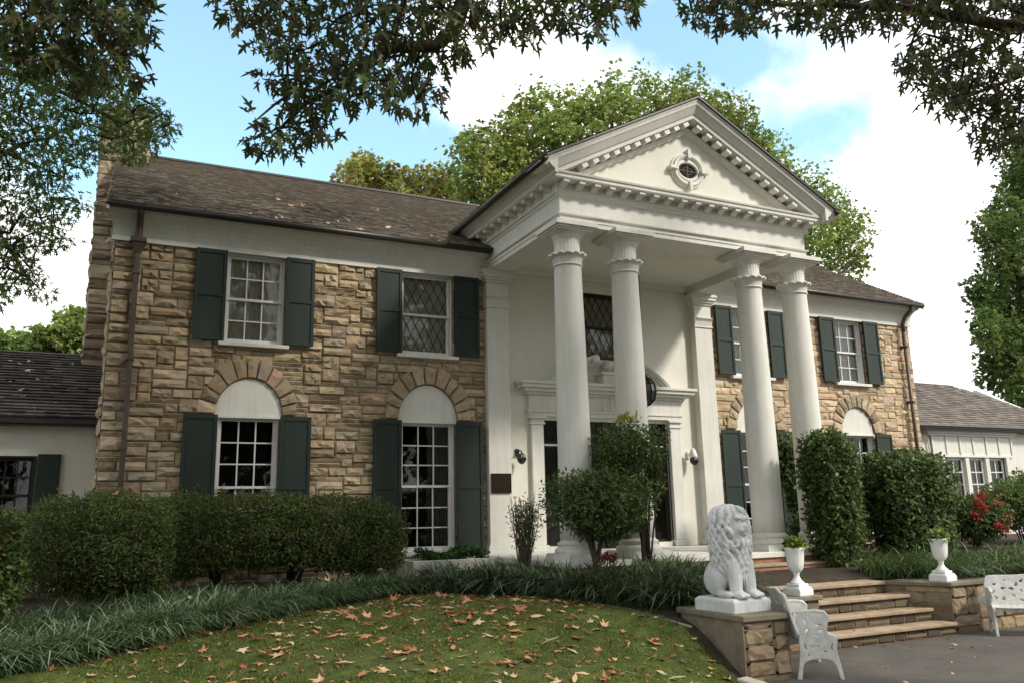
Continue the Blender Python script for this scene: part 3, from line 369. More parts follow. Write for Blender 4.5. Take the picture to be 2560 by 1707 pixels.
CL_BACK = [(8.84,15.75,17.47,0.43),(16.31,14.87,17.24,0.45),(14.15,18.09,18,0.6),(26.53,16.31,14.5,0.47),(16.7,14.42,14.69,0.39),(9.69,14.04,15.3,0.45),(10.99,14.41,18.28,0.37),(4.65,14.05,13.55,0.4),(20.35,14.25,16.74,0.41),(11.63,15.63,17.5,0.46),(14.91,14.77,20.74,0.54),(12.03,15.32,14.7,0.39),(26.7,18.14,14.06,0.67),(15.14,16.36,17.63,0.42),(7.03,15.55,14.41,0.39),(19.19,16.71,17.3,0.61),(27.13,17.23,16.83,0.56),(20.19,18.07,15.01,0.47),(26.5,17,17.52,0.54),(14.01,15.1,14.67,0.42),(4.88,17.3,14.42,0.42),(12.12,15.59,13.96,0.46),(10.13,17.13,19.79,0.4),(14.2,14.76,18.92,0.41),(3.77,15.68,15.54,0.37),(20.35,17.87,19.81,0.59),(12.32,18.1,21.28,0.42),(17.16,16.84,20.22,0.49),(22.61,16.8,14.71,0.62),(4.1,14.24,12.91,0.37),(11.46,14.75,15.32,0.46),(18.78,14.75,17.47,0.38),(5.44,14.27,14.82,0.4),(18.44,17.48,15.22,0.58),(12.45,17.78,18.72,0.4),(11.99,15.44,17.11,0.4),(22.53,16.14,14.94,0.53),(24.92,15.9,14.85,0.5),(9.81,14.25,14.34,0.4),(14.44,15,18.19,0.53),(11.39,14.25,18,0.46),(18.97,15.58,14.33,0.47),(15.26,14.94,16.55,0.48),(7.7,16.87,19.42,0.53),(20.91,16.23,17.23,0.43),(16.33,13.92,16.42,0.44),(19.43,16.83,15.16,0.46),(23.45,17.88,19.3,0.47),(12.06,14.04,14.91,0.48),(9.71,15.95,15.19,0.38),(14.96,16.61,19.34,0.58),(17.97,15.5,19.27,0.53),(6.89,15.52,15.63,0.39),(9.35,16.94,17.13,0.43),(22.14,16.88,16.26,0.49),(3.42,13.82,14.32,0.34),(15.95,14.57,16.33,0.5),(21.22,14.43,13.44,0.41),(14.88,14.76,15.48,0.42),(8.51,15.15,15.24,0.38),(18.26,13.86,13.8,0.53),(10.68,17.02,15.11,0.41),(12.84,17.36,20.83,0.49),(8.86,15.76,18.27,0.4),(17.35,17.89,16.23,0.47),(8.59,16.7,14.55,0.45),(3.66,15.77,16.08,0.34),(13.49,15.17,15.97,0.54),(10.67,15.89,16.97,0.37),(15.15,15.97,16.61,0.56),(22.77,15.93,17.05,0.44),(6.6,17.25,15.71,0.48),(9.36,18.11,16.74,0.51),(14.88,15.73,15.56,0.45),(11.48,17.12,15.06,0.5),(6.84,14.73,16,0.48),(23.52,15.49,14.34,0.57),(22.37,16.7,13.9,0.47),(18.5,14.81,18.18,0.5),(13.17,14.28,19.44,0.55),(6.18,15.89,17.95,0.35),(7.24,14.92,18.05,0.47),(15.6,14,19.18,0.54),(9.29,14.59,17.88,0.41),(6.72,16.82,16.62,0.45),(26.22,17.75,16.74,0.5),(25.93,15.91,13.06,0.61),(15.04,17.55,14.72,0.46),(9.99,15.97,17,0.42),(6.84,13.84,16.78,0.5),(16.08,15.14,20.48,0.47),(14.72,17.16,18.39,0.44),(17.65,14.05,16.15,0.48),(14.35,18.17,22.28,0.55),(15.25,14.11,14.39,0.52),(20.15,14.95,12.58,0.41),(16.38,17.68,19.02,0.4),(23.48,16.17,15.04,0.59),(14.38,17.95,21.08,0.56),(16.5,14.08,15.17,0.51),(19.67,15.15,13.05,0.5),(4.27,14.59,15.44,0.41),(25.26,17.3,18.45,0.67),(3.47,13.88,15.35,0.41),(15.99,17.19,21.08,0.5),(6.73,16.12,15.1,0.38),(23.52,15.36,16.76,0.57),(16.7,16.63,14.89,0.48),(7.95,17.93,18,0.45),(17.83,15.02,19.64,0.46),(13.71,17.16,18.6,0.47),(18.47,17.18,17,0.56),(28.4,17.96,15.98,0.59),(23.86,17.07,13.47,0.58),(5.38,14.75,16.21,0.47),(22.2,16.36,16.75,0.42),(15.51,14.03,17.55,0.54),(7.3,16.39,18.22,0.46),(11.48,17.97,17.12,0.49),(7.3,14.55,16.7,0.45),(9.67,16.07,16.45,0.39),(9.18,14.09,16.65,0.38),(4.71,15.73,15.03,0.4),(19.72,16.96,21.62,0.48),(21.36,14.26,15.09,0.47),(17.34,14.18,12.93,0.44),(13.39,15.5,18.86,0.51),(5.68,16.16,16.47,0.34),(19.37,15.62,15.42,0.4),(17.4,15.4,20.6,0.39),(4.95,14.54,15.02,0.44),(2.66,14.08,14.44,0.44),(6.79,14.16,13.99,0.49),(5.17,16.23,14.31,0.52),(19.12,14.59,18.63,0.4),(25.4,15.97,15.54,0.44),(19.51,15.7,16.24,0.55),(24.66,16.95,13.82,0.57),(4.59,17.25,14.93,0.43),(7.53,17.35,14.8,0.45),(17.17,16.96,21.01,0.59),(12.51,14.8,16.42,0.39),(22.58,17.23,15.64,0.56),(15.97,15.63,18.35,0.4),(2.93,14.83,13.5,0.37),(10.69,14.78,19.62,0.53),(12.92,17.78,17.32,0.43),(10.55,14.1,17.35,0.41),(5.83,14.56,16.52,0.48),(9.69,16.81,15.11,0.49),(18.87,17.07,20.57,0.49),(8.36,15.27,18.63,0.47),(14.91,16.89,17.59,0.53),(12.07,14.17,14.02,0.48),(15.68,14.8,15.44,0.53),(26.02,17.25,14.47,0.62),(24.61,16.04,16.64,0.56),(12.44,17.17,17.69,0.52),(18.82,13.84,15.2,0.45),(15.14,16.04,14.65,0.53),(16.18,16.52,21.27,0.44),(11.7,14.3,17.58,0.4),(5.93,16.63,17.84,0.43),(15.77,14.98,17.5,0.42),(13.39,14.27,13.21,0.4),(6.86,17.17,14.33,0.36),(13.29,18.06,15.98,0.56),(12.25,17.4,20.41,0.41),(15.07,18.04,19.75,0.5),(6.53,17.74,14.37,0.53),(12.32,18.19,19.64,0.46),(13.94,15.46,14.29,0.48),(18.23,16.92,14.37,0.43),(22.49,17.17,19.77,0.62),(11.4,14.02,14.59,0.38),(21.68,15.38,15.87,0.52),(10.9,17.47,18.85,0.55),(9.87,16.84,14.43,0.53),(20.54,17.21,20.54,0.62),(14.91,17.9,22.19,0.44),(17.55,17.45,14.66,0.44),(16.07,16.14,19.21,0.46),(19.48,16.47,16.23,0.6),(8.14,17.09,18.18,0.51),(11.15,15.75,14.17,0.42),(4.68,17.95,14.37,0.37),(12.79,14.85,19.24,0.42),(9.09,18.18,17.3,0.49),(4.7,16.57,13.57,0.37),(19.84,15.14,17.43,0.58),(4.97,15.2,16.36,0.5),(15.09,15.31,17.5,0.48),(25.05,14.69,13.26,0.42),(19.99,16.08,14.02,0.56),(25.09,15.64,13.64,0.62),(9.47,15.79,18.26,0.43),(23.58,15.94,12.7,0.48),(9.28,15.46,15.59,0.52),(4.12,17.11,15.14,0.5),(14.7,18.16,15.16,0.59),(5.58,16.35,15.1,0.34),(28.15,16.76,15.79,0.55),(8.3,14.11,16.31,0.38),(19.56,16.39,17.95,0.48),(19.4,14.37,13.56,0.38),(14.13,15.74,15.72,0.46),(6.35,16.19,14.63,0.5),(23.09,15.63,16.47,0.5),(9.24,17.47,15.81,0.41),(5.37,16.67,16.02,0.46),(19.27,14.78,14.81,0.49),(11.04,16.84,16.01,0.44),(21.89,16.42,17.45,0.55),(10.95,17.2,14.61,0.48),(7.51,14.42,16.15,0.45),(26.58,17.23,13.42,0.61),(17.75,16.24,15.8,0.41),(8.58,18.14,16.27,0.45),(13.27,14.73,18.92,0.5),(9.48,14.24,18.18,0.39),(4.02,14.48,13.88,0.45),(17.96,14.38,19.41,0.47),(18.76,14.28,17.82,0.47),(21.97,15.62,13.34,0.49),(18.38,17.37,20.4,0.47),(8.87,18.19,15.31,0.43),(18.89,17.13,19.33,0.56),(22.76,16.5,15.78,0.52),(19.83,18.15,15.63,0.62),(8.12,15,13.67,0.42),(13.34,15.19,14.91,0.5),(11.97,13.94,15.42,0.36),(23.73,17.35,12.99,0.48),(10.96,15.33,15.38,0.42),(14.73,16.54,18.63,0.46),(14.21,14.22,13.21,0.52),(25.18,15.01,15.3,0.48),(11.02,17.58,20.33,0.51),(18.24,18.07,17.73,0.51),(6.65,15.81,18.37,0.34),(16.36,17.4,22.12,0.48),(14.33,14.56,16.42,0.54),(6.32,14.75,15.71,0.48),(10.51,14.96,18.32,0.54),(22.65,14.27,14.51,0.6)]
CL_BACK_YELLOW = [(2.14,25.49,19.07,0.33),(6.39,24.65,17.21,0.41),(2.77,24.68,17.51,0.28),(3.72,24.16,16.67,0.35),(4.79,24.29,17.54,0.39),(2.74,22.57,16.44,0.27),(1.76,25.16,17.51,0.4),(2.12,22.99,17.28,0.32),(4,25.36,17.97,0.33),(4.76,24.82,18.27,0.43),(5,23.84,16.78,0.41),(5.83,25,17.73,0.34),(4.35,24.15,16.8,0.28),(5.24,24.26,17.83,0.31),(0.73,22.86,17.38,0.29),(3.86,24.38,18.09,0.29),(0.61,22.65,16.55,0.38),(1.85,23.35,17.69,0.27),(2.65,25.36,17.34,0.32),(1.94,23.61,17.02,0.39),(0.38,24.36,17.44,0.36),(3.44,25.45,18.17,0.37),(5.02,22.9,17.63,0.34),(5.45,22.71,17.72,0.42),(1.54,23.86,17.89,0.32),(5.92,23.95,17.69,0.33),(3.2,24.96,16.9,0.39),(6.09,25.13,17.19,0.42),(1.02,25.18,18.06,0.34),(5.11,24.53,18.37,0.42),(2.58,22.82,17.43,0.29),(4.33,24.49,17.47,0.43),(2,25.07,17.87,0.32),(1.2,23.72,17.37,0.37),(1.6,25.31,18.92,0.29),(2.16,25.24,17.3,0.38),(6.23,23.87,17.35,0.41),(7.04,25.36,17.28,0.39),(4.4,24.96,18.09,0.39),(4.49,23.46,16.32,0.41)]
CL_BACK_LEFT = [(-10.43,20.73,8.06,0.26),(-11.55,23.13,7.55,0.28),(-13.69,22.51,6.89,0.19),(-10.42,21.88,7.39,0.25),(-10.91,21.79,7.97,0.21),(-11.35,20.7,7.68,0.21),(-10.78,20.66,7.42,0.19),(-10.27,20.66,7.53,0.23),(-13,20.96,6.6,0.27),(-12.95,21.83,7.35,0.2),(-12.29,23.24,7.51,0.27),(-13.97,22.88,7.22,0.22),(-11.91,21.66,7.01,0.25),(-11.68,20.98,7.38,0.25),(-13.33,20.96,6.91,0.19),(-12.84,22.05,7.07,0.22),(-10.73,21.24,6.92,0.21),(-11.28,23.09,7.19,0.22),(-10.56,22.63,8.89,0.22),(-10.65,20.96,7.22,0.27),(-13.23,21.52,7.36,0.21),(-11.73,22.78,7.31,0.22),(-11.41,21.89,7.63,0.19),(-13.26,23.39,7.39,0.28),(-12.13,22.58,7.76,0.24),(-12.27,21.89,6.97,0.22),(-13.93,22.43,6.71,0.28),(-13.67,21.6,7.21,0.24),(-13.45,22.72,6.9,0.19),(-12.44,23.39,7.84,0.27),(-10.62,23.2,7.9,0.21),(-12.65,22.8,7.44,0.22),(-11.29,23.3,8.35,0.23),(-10.82,22.85,8.72,0.29),(-11.73,20.54,7.61,0.18),(-10.97,22.28,7.39,0.24),(-11.05,21.94,8.39,0.29),(-11.11,21.09,7.51,0.24),(-10.4,23.21,7.33,0.31),(-13.59,21.93,7.54,0.22),(-10.78,22.97,8.45,0.27),(-12.75,22.18,7.54,0.28),(-10.19,22.96,7.49,0.22),(-12.73,22.93,7.02,0.27),(-13.96,21.93,7.5,0.22),(-10.42,20.62,7.74,0.29),(-12.98,20.71,7.4,0.22),(-11.27,22.37,7.48,0.2),(-11.46,22.04,7.03,0.23),(-11.91,21.92,7.35,0.23)]
CL_MID_HIGH = [(-10.2,-9,11.5,0.7),(-10.1,-7.3,9.9,0.59),(-4,-10,9.5,0.68),(-6.9,-6,11.2,0.79),(-8.3,-5.5,11,0.62),(-11,-2.7,9,0.63),(-2.5,-6,9.9,0.74),(-10.7,-5,9.4,0.57),(-3.1,-5.4,10.9,0.76),(-6.9,-4.6,11.9,0.58),(-2.9,-7.7,9.9,0.59),(-4.4,-8.5,11.9,0.62),(-5.7,-7.6,10.6,0.6),(-9.3,-4.7,11.3,0.69),(-2.2,-9.3,11.8,0.59),(-10.2,-9.4,8.6,0.76),(-9.8,-8.5,10,0.76),(-4.3,-10.6,10.9,0.64),(-5.4,-5.3,10.8,0.68),(-5.7,-9.3,10,0.58),(-10.8,-6.5,8.5,0.74),(-7.3,-7.8,12,0.65),(-7.7,-8,9.9,0.57),(-5.8,-3.2,10.3,0.74),(-2,-3.8,11.2,0.75),(-3.2,-8.8,9.9,0.64),(-8.5,-6.1,9.1,0.7),(-4.3,-10.3,8.3,0.68),(-7.2,-5.3,9.2,0.6),(-2.1,-8.9,8.2,0.62),(-7.8,-9.1,10.2,0.78),(-1.5,-9.8,10.2,0.77),(-7.1,-8.7,11,0.63),(-7.5,-4.5,10,0.75),(-4.7,-8.2,10.8,0.7),(-2.5,-7.6,8.9,0.65),(-4,-7.2,10.7,0.72),(-6.1,-8.1,9.7,0.78),(-9.2,-9.7,7.6,0.76),(-5.3,-6.9,11.6,0.6),(-2.7,-7.1,11.5,0.75),(-9.2,-6.7,12.1,0.78),(-9.7,-4.2,12.3,0.68),(-4.8,-4.4,10.7,0.73),(-5.8,-9.1,8.4,0.8),(-10.9,-5.1,11.9,0.61),(-11,-7.2,10.9,0.71),(-10.7,-3.9,9.6,0.61),(-8.9,-5.5,7.7,0.61),(-10.2,-10.4,11.3,0.67),(-2.6,-10,8.6,0.73),(-8.1,-10,7.9,0.75),(-10.8,-10.5,12.2,0.75),(-7.5,-9.4,11.8,0.75),(-4.6,-6.5,10.1,0.79),(-6,-10.3,7.9,0.7),(-8.9,-9.7,10,0.69),(-6.3,-7.2,8.5,0.56),(-9.3,-3.7,9.2,0.66),(-5.5,-3.3,12.3,0.56),(-7.4,-10.7,9.4,0.75),(-8.4,-5,9.2,0.6),(-5.3,-10,10.8,0.74),(-9.6,-6.6,8.2,0.6),(-6,-8.9,11.5,0.64),(-11,-4.3,7.9,0.56),(-1.8,-6.6,12.1,0.77),(-6,-4.3,10.7,0.79),(-9.6,-2.9,11.1,0.68),(-8.3,-8.6,8.3,0.65)]
CL_RIGHT_HIGH = [(-1.1,-13.9,9.5,0.8),(3.2,-11.6,8.9,0.58),(1.2,-10.4,11.7,0.67),(4,-9.5,11.8,0.63),(1.5,-13.1,10.6,0.56),(-1.5,-11.7,9.9,0.69),(1.2,-10.3,9.4,0.73),(3.6,-13.9,9,0.62),(2.3,-11.3,10.6,0.57),(0.4,-13.1,11.4,0.72),(0.5,-9.2,8.6,0.55),(-0.6,-10.7,8.1,0.75),(0.6,-13.4,8.7,0.76),(4.4,-13,12.5,0.77),(-1.3,-8.9,10,0.73),(1.8,-8.8,8.8,0.61),(-0.9,-11.2,11.7,0.77),(1.2,-8.6,12.4,0.63),(-0.7,-9.4,12.2,0.71),(4.8,-11.4,10.4,0.57),(4.2,-10.3,10.9,0.7),(1.8,-13.6,8.4,0.71),(-0.1,-11.7,10.9,0.7),(2.5,-12.4,11.9,0.62),(2.7,-10.5,12.2,0.73),(4.6,-10.8,8,0.63),(3.3,-12.1,11,0.58),(0.3,-9.7,10.8,0.77),(3.1,-14,11.9,0.65),(3.3,-9.6,8.1,0.77),(2.7,-8.9,10.6,0.66),(2.4,-13.9,9.5,0.73),(-0.9,-12.9,8.1,0.8),(0.1,-12.4,9.9,0.63),(1.6,-11.7,8.4,0.77),(0.8,-13.9,12.5,0.58),(4.9,-12.2,8.4,0.76),(4.6,-9.2,9.1,0.71),(-0.7,-8.8,11,0.8),(4.6,-13.5,10.7,0.67)]
CL_LEFT_HIGH = [(-11.7,-11.6,9.5,0.68),(-13.6,-11,9.6,0.51),(-13.8,-11.8,7.9,0.57),(-12.4,-6.5,9.7,0.62),(-10.6,-8.2,10.8,0.69),(-13.6,-8.2,9.4,0.59),(-10.9,-8.9,9.3,0.76),(-12.6,-8.5,10.5,0.55),(-14.9,-9.5,7.6,0.79),(-12.8,-4.9,9,0.57),(-12.7,-10.6,8,0.72),(-14.6,-7.1,8.9,0.66),(-14.6,-5.4,8.9,0.71),(-12.4,-9.4,9.8,0.62),(-10.9,-8.3,7.4,0.64),(-13.5,-4.4,7.9,0.77),(-15.4,-10.9,7.8,0.72),(-12.5,-8.7,8.4,0.75),(-13.6,-4.3,10.7,0.73),(-15.3,-8.9,9.2,0.75),(-12.7,-10,6.9,0.65),(-11.5,-5.3,9.3,0.55),(-12.8,-5.9,7.7,0.67),(-11.1,-11.9,10.7,0.68),(-11.6,-4.8,10.8,0.65),(-11.9,-7.1,10.7,0.71),(-14.2,-9,8.8,0.66),(-10.8,-6.9,8,0.58),(-10.9,-7.5,9,0.6),(-11.7,-10.9,7.3,0.71)]
CL_LEFT_REST = [(-16.8,-3.9,5.9,0.23),(-14.6,-1.9,4.9,0.32),(-13.4,-1.3,4.3,0.23),(-14.2,-2.5,7.6,0.23),(-12.5,-2.7,4.7,0.24),(-12.2,-4.7,7.2,0.22),(-12.5,-1.3,6.6,0.3),(-12.1,-3.5,7.4,0.32),(-11.5,-0.9,6,0.24),(-11.5,-1,4.9,0.25),(-15.4,-2.8,6.3,0.29),(-14.4,-4.2,6,0.3),(-13.2,-3.5,8,0.31),(-15,-1.2,5.9,0.22),(-15.4,-2,4,0.27),(-13.6,-0.5,5.5,0.24),(-13.8,-4.3,6.4,0.24),(-13.8,-2.3,5.5,0.35),(-14.3,-0.7,5.1,0.28),(-11.7,-3.1,8.4,0.34),(-14.9,-4.7,6.8,0.33),(-15,-1.3,4.6,0.24),(-12.5,-0.4,5,0.29),(-11.2,-5.8,6.1,0.33),(-14.6,-6.1,5,0.33),(-11.5,-3.7,5.3,0.36),(-13.2,-2.1,7.9,0.29),(-11.1,-3.2,5.6,0.3),(-13.5,-6.6,6,0.25),(-13,-6.2,4.8,0.34),(-14.5,-1.2,6.9,0.24),(-13.6,-3.3,5.9,0.25),(-14.7,-1.6,6.5,0.28),(-11,-3.2,8.1,0.34),(-11.7,-2.5,5.2,0.24),(-13.2,-6.2,7.4,0.29),(-11.7,-4.3,4.3,0.3),(-14.3,-0.9,7.8,0.32),(-15.7,-5,5.1,0.25),(-13,-0.6,6,0.24),(-15.9,-1.6,5.1,0.23),(-15.2,-2,7.4,0.23),(-13.5,-1.2,7.7,0.23),(-15.3,-0.6,5.1,0.26),(-14.1,-2,7,0.29),(-16.3,-4.9,5.6,0.26),(-12.6,-2.6,6.9,0.26),(-15.6,-5.3,7.3,0.26),(-11.8,-4.3,7.9,0.25),(-13.7,-1.3,5.3,0.31),(-15.7,-2.1,6.6,0.26),(-14.2,-4.7,6.8,0.29),(-15.5,-4.4,5.8,0.26),(-15.1,-5,7.9,0.22),(-13.1,-3.8,4.4,0.27),(-11.6,-1.8,4,0.35),(-11.1,-2.1,5.2,0.27),(-13.5,-5.1,7.8,0.22),(-11.9,-5.3,4.9,0.33),(-10.8,-4.1,7.5,0.31)]
# LEFT_REST 60
CL_RTREE_REST = [(44.2,11.2,11.3,1.41),(38.4,11.5,13.7,0.91),(38.8,9.8,11.2,1.39),(37,10.4,12.4,1.2),(44.4,12.8,9.3,1.05),(38.3,10.7,18.2,1.12),(42.5,12,19.5,1.36),(44,11.6,7.2,1.27),(40.5,12.1,13.5,1.46),(44.8,15.8,13.5,1.2),(48.6,16.1,17.4,0.98),(41.9,13.1,8.3,1.45),(46.3,13.3,18.8,1),(49.4,14.3,11.8,1.29),(46.1,15.2,17.9,1.42),(42.7,12.1,21.3,1.13),(48.3,12.5,15.3,1.33),(41.1,12.9,15.1,1.3),(48,12.6,8.8,1.3),(44.6,13.7,5.4,1.01),(44.6,13.7,22.9,1.4),(38.4,12,9.4,1.41),(41.9,11.3,14.1,1.27),(46.3,13.9,9.2,1.48),(47.2,13.1,13.3,1.43),(45.2,10.4,18.3,1.07),(43.5,15.6,7.1,1.3),(40.8,10,12.5,1.33),(46.6,10.9,14.6,1.06),(46.1,13,7,1.34),(42.1,11,10.3,1.16),(43.1,11.1,18,0.93),(43.8,14.3,19.9,1.07),(39.1,13,7.6,1.1),(48.5,13,17.7,1.43),(44.4,12.1,13.5,1.22),(40.3,14.3,5.3,1.14),(44.2,11.2,19.7,1.05),(47.5,15.2,19.1,1.49),(46.3,16.5,10.8,1.05),(49,13.9,16.2,1.23),(45,14.3,14.9,1.09),(41.1,10.9,8,1.42),(45.5,13.4,16.9,1.06),(42,12.8,12.3,1.24),(48.4,16.3,13.4,1.49)]
# RTREE_REST 46
# ------------------------------------------------------------------ terrain
CTRL = np.array([(-9.6,-6.3,-.5),(-9.4,-5.9,-.48),(-8.4,-5.7,-.39),(-6.9,-4.4,-.35),(-5.57,-3.4,-.33),(-4.35,-4.1,-.35),(-3.83,-4.9,-.36),(-3.5,-6.0,-.43),(-3.3,-6.55,-.58),
 (-3.15,-7.2,-1.0),(-4.1,-7.3,-.86),(-6.2,-7.7,-.62),(-5.0,-8.3,-.80),(-7.75,-6.8,-.56),(-9.4,-6.7,-.57),(-11.5,-7,-.6),(-5.2,-6,-.36),
 (-4.3,-9.2,-1.02),(-6,-10.4,-1.03),(-9,-11.3,-1.03),(-14,-11.8,-1.03),(-12,-5,-.45),(-9,-2,-.3),(-6,-1,-.3),(-3,-3,-.33),(-12,-1,-.35),(-2,-5,-.38),(-1.5,-6,-.38),
 (0,4,-.4),(-8,4,-.35),(8,4,-.3),(2,-5.5,-.38),(5,-5.8,-.38),(9,-5.8,-.38),(14,-5.8,-.37),(5,-2,-.15),(9,-2,-.12),(14,-2,-.12),(-16,-4,-.5),(-16,4,-.5),(20,0,-.3),(0,12,-.5),(16,10,-.5),(-14,12,-.5)])
def _tps(r2): return np.where(r2 > 1e-12, r2*np.log(r2+1e-12), 0)
_n = len(CTRL); _K = _tps(((CTRL[:, None, :2]-CTRL[None, :, :2])**2).sum(-1))+np.eye(_n)*.02
_Pm = np.c_[np.ones(_n), CTRL[:, :2]]; _A = np.block([[_K, _Pm], [_Pm.T, np.zeros((3, 3))]])
_w = np.linalg.solve(_A, np.r_[CTRL[:, 2], 0, 0, 0])
KERB = [(-3.14,-7.22),(-3.2,-7.6),(-3.5,-8.2),(-4.3,-9.1),(-6,-10.3),(-9,-11.2),(-14,-11.7),(-30,-12.2)]
ASPH = KERB+[(-30,-60),(60,-60),(60,-6.14),(1.5,-6.14),(1.2,-6.14),(-.9,-6.14),(-2.5,-6.14),(-2.5,-7.22)]
def in_poly(poly, x, y):
    x = np.asarray(x, float); y = np.asarray(y, float); c = np.zeros(x.shape, bool); n = len(poly)
    for i in range(n):
        x1, y1 = poly[i]; x2, y2 = poly[i-1]
        if y1 == y2: continue
        c ^= ((y1 > y) != (y2 > y)) & (x < (x2-x1)*(y-y1)/(y2-y1)+x1)
    return c
def Hraw(x, y):
    x = np.asarray(x, float); y = np.asarray(y, float)
    r2 = (x[..., None]-CTRL[:, 0])**2+(y[..., None]-CTRL[:, 1])**2
    z = (_tps(r2)*_w[:_n]).sum(-1)+_w[_n]+_w[_n+1]*x+_w[_n+2]*y
    far = np.clip((np.hypot(x-1, y+2)-17)/10, 0, 1)
    return z*(1-far)-.9*far
def H(x, y):
    z = np.clip(Hraw(x, y), -1.12, .1)
    low = in_poly(ASPH, x, y) | ((np.asarray(x) > -1.0) & (np.asarray(x) < 1.65) & (np.asarray(y) < -5.15) & (np.asarray(y) > -6.5)) | ((np.asarray(x) > -2.5) & (np.asarray(y) < -5.85)) | ((np.asarray(x) > -3.0) & (np.asarray(y) < -6.9))
    return np.where(low, np.minimum(z, -1.10), z)
def h1(x, y): return float(H(np.array([x]), np.array([y]))[0])
xs = np.r_[-400, -200, -100, -60, -40, -28, -20, np.arange(-16, 20.1, .2), 24, 32, 45, 70, 120, 220, 400]
ys = np.r_[-300, -120, -60, -35, -24, np.arange(-18, 12.1, .2), 16, 24, 40, 70, 120, 220, 500]
X, Y = np.meshgrid(xs, ys); Z = H(X, Y)
mb = MB(); nx_ = len(xs)
mb.v = list(zip(X.ravel(), Y.ravel(), Z.ravel()))
mb.f = [(j*nx_+i, j*nx_+i+1, (j+1)*nx_+i+1, (j+1)*nx_+i) for j in range(len(ys)-1) for i in range(nx_-1)]; mb.c = [(1, 1, 1)]*len(mb.f)
structure(mb.build('ground', 'soil', smooth=True), 'dark planting soil and ground around the house', 'ground')
# asphalt: gently uneven sheet
mb = MB(); mb.add([(x, y, -1.03) for x, y in ASPH], [tuple(range(len(ASPH)))])
structure(mb.build('driveway', 'asphalt'), 'grey brown asphalt drive with scattered leaves', 'driveway')
LAWN = [(-13.5,-7.6),(-11.5,-7.2),(-9.7,-6.2),(-8.45,-5.72),(-7.7,-5.1),(-6.9,-4.37),(-6.2,-3.8),(-5.57,-3.45),(-5,-3.55),(-4.35,-4.1),(-3.83,-4.9),(-3.55,-5.8),(-3.3,-6.5),(-3.16,-7.2)]+KERB[1:6]+[(-12,-11.5),(-13.5,-9)]
gx = np.arange(-13.6, -3.0, .1); gy = np.arange(-11.6, -3.3, .1); GX, GY = np.meshgrid(gx, gy); mask = in_poly(LAWN, GX, GY)
bump_ = .018*np.sin(GX*3.1+1.3*np.sin(GY*2.2))*np.sin(GY*2.7)+RNG.normal(0, .006, GX.shape)
GZ = Hraw(GX, GY)+.03+bump_
mb = MB(); ids = -np.ones(GX.shape, int); ok = np.zeros(GX.shape, bool)
for j in range(len(gy)-1):
    for i in range(len(gx)-1):
        if mask[j, i] and mask[j+1, i] and mask[j, i+1] and mask[j+1, i+1]:
            q = []
            for jj, ii in ((j, i), (j, i+1), (j+1, i+1), (j+1, i)):
                if ids[jj, ii] < 0: ids[jj, ii] = len(mb.v); mb.v.append((GX[jj, ii], GY[jj, ii], GZ[jj, ii]))
                q.append(int(ids[jj, ii]))
            mb.f.append(tuple(q)); mb.c.append((1, 1, 1))
structure(mb.build('lawn', 'lawn', smooth=True), 'mossy green mound of lawn strewn with fallen leaves', 'lawn')
def lawn_z(x, y): return float(Hraw(np.array([x]), np.array([y]))[0])+.03+.018*math.sin(x*3.1+1.3*math.sin(y*2.2))*math.sin(y*2.7)

# ------------------------------------------------------------------ the house
house = thing('mansion', 'two storey tan stone mansion with white columned portico and dark shutters', 'house')
XW = 9.2
# openings: x0, x1, z0, z1
UP = [(-7.47,-6.50,3.61,5.17),(-4.387,-3.37,3.61,5.17),(3.344,4.397,3.61,5.17),(6.50,7.47,3.61,5.17)]
LO = [(-7.50,-6.52,.08,2.39),(-4.386,-3.345,.08,2.39),(3.345,4.386,.08,2.39),(6.52,7.50,.08,2.39)]
ARC = [((a+b)/2, (b-a)/2+.03) for a, b, _, _ in LO]      # centre, radius
AZ = 2.41; AH = 1.16
def is_open(x, z, pad=0.):
    for a, b, c, d in UP+LO:
        if a-.0-pad < x < b+.0+pad and c-pad < z < d+pad: return True
    return False
def arch_r(x, z):
    best = 9
    for cx, r in ARC:
        if z > AZ-.02 and abs(x-cx) < r+.5: best = min(best, math.hypot(x-cx, (z-AZ)/AH)-r)
    return best
def wall_panel(x0, x1, name):
    xs = sorted({x0, x1}|{v for a, b, c, d in UP+LO for v in (a, b) if x0 < v < x1}); zs = sorted({-.5, 5.22}|{v for a, b, c, d in UP+LO for v in (c, d)})
    mb = MB()
    for i in range(len(xs)-1):
        for j in range(len(zs)-1):
            if not is_open((xs[i]+xs[i+1])/2, (zs[j]+zs[j+1])/2): mb.box(xs[i], xs[i+1], 0, .28, zs[j], zs[j+1])
    o = mb.build(name, 'mortar', house)
    st = MB(); zoff = -.3
    def blk(u, v):
        x, z = x0+u, zoff+v
        return is_open(x, z) or arch_r(x, z) < .20
    if x0 < 0: stones(st, lambda u, v, d: (x0+u, -d, zoff+v), x1-x0, 5.20-zoff, blk, seed=21)
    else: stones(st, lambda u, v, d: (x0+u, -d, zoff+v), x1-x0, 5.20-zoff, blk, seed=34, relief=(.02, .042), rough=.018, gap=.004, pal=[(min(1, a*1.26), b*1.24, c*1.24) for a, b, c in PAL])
    st.build('stone_facing', 'stone', o, tint=True)
wall_panel(-XW, -2.70, 'wall'); wall_panel(2.70, XW, 'wall')
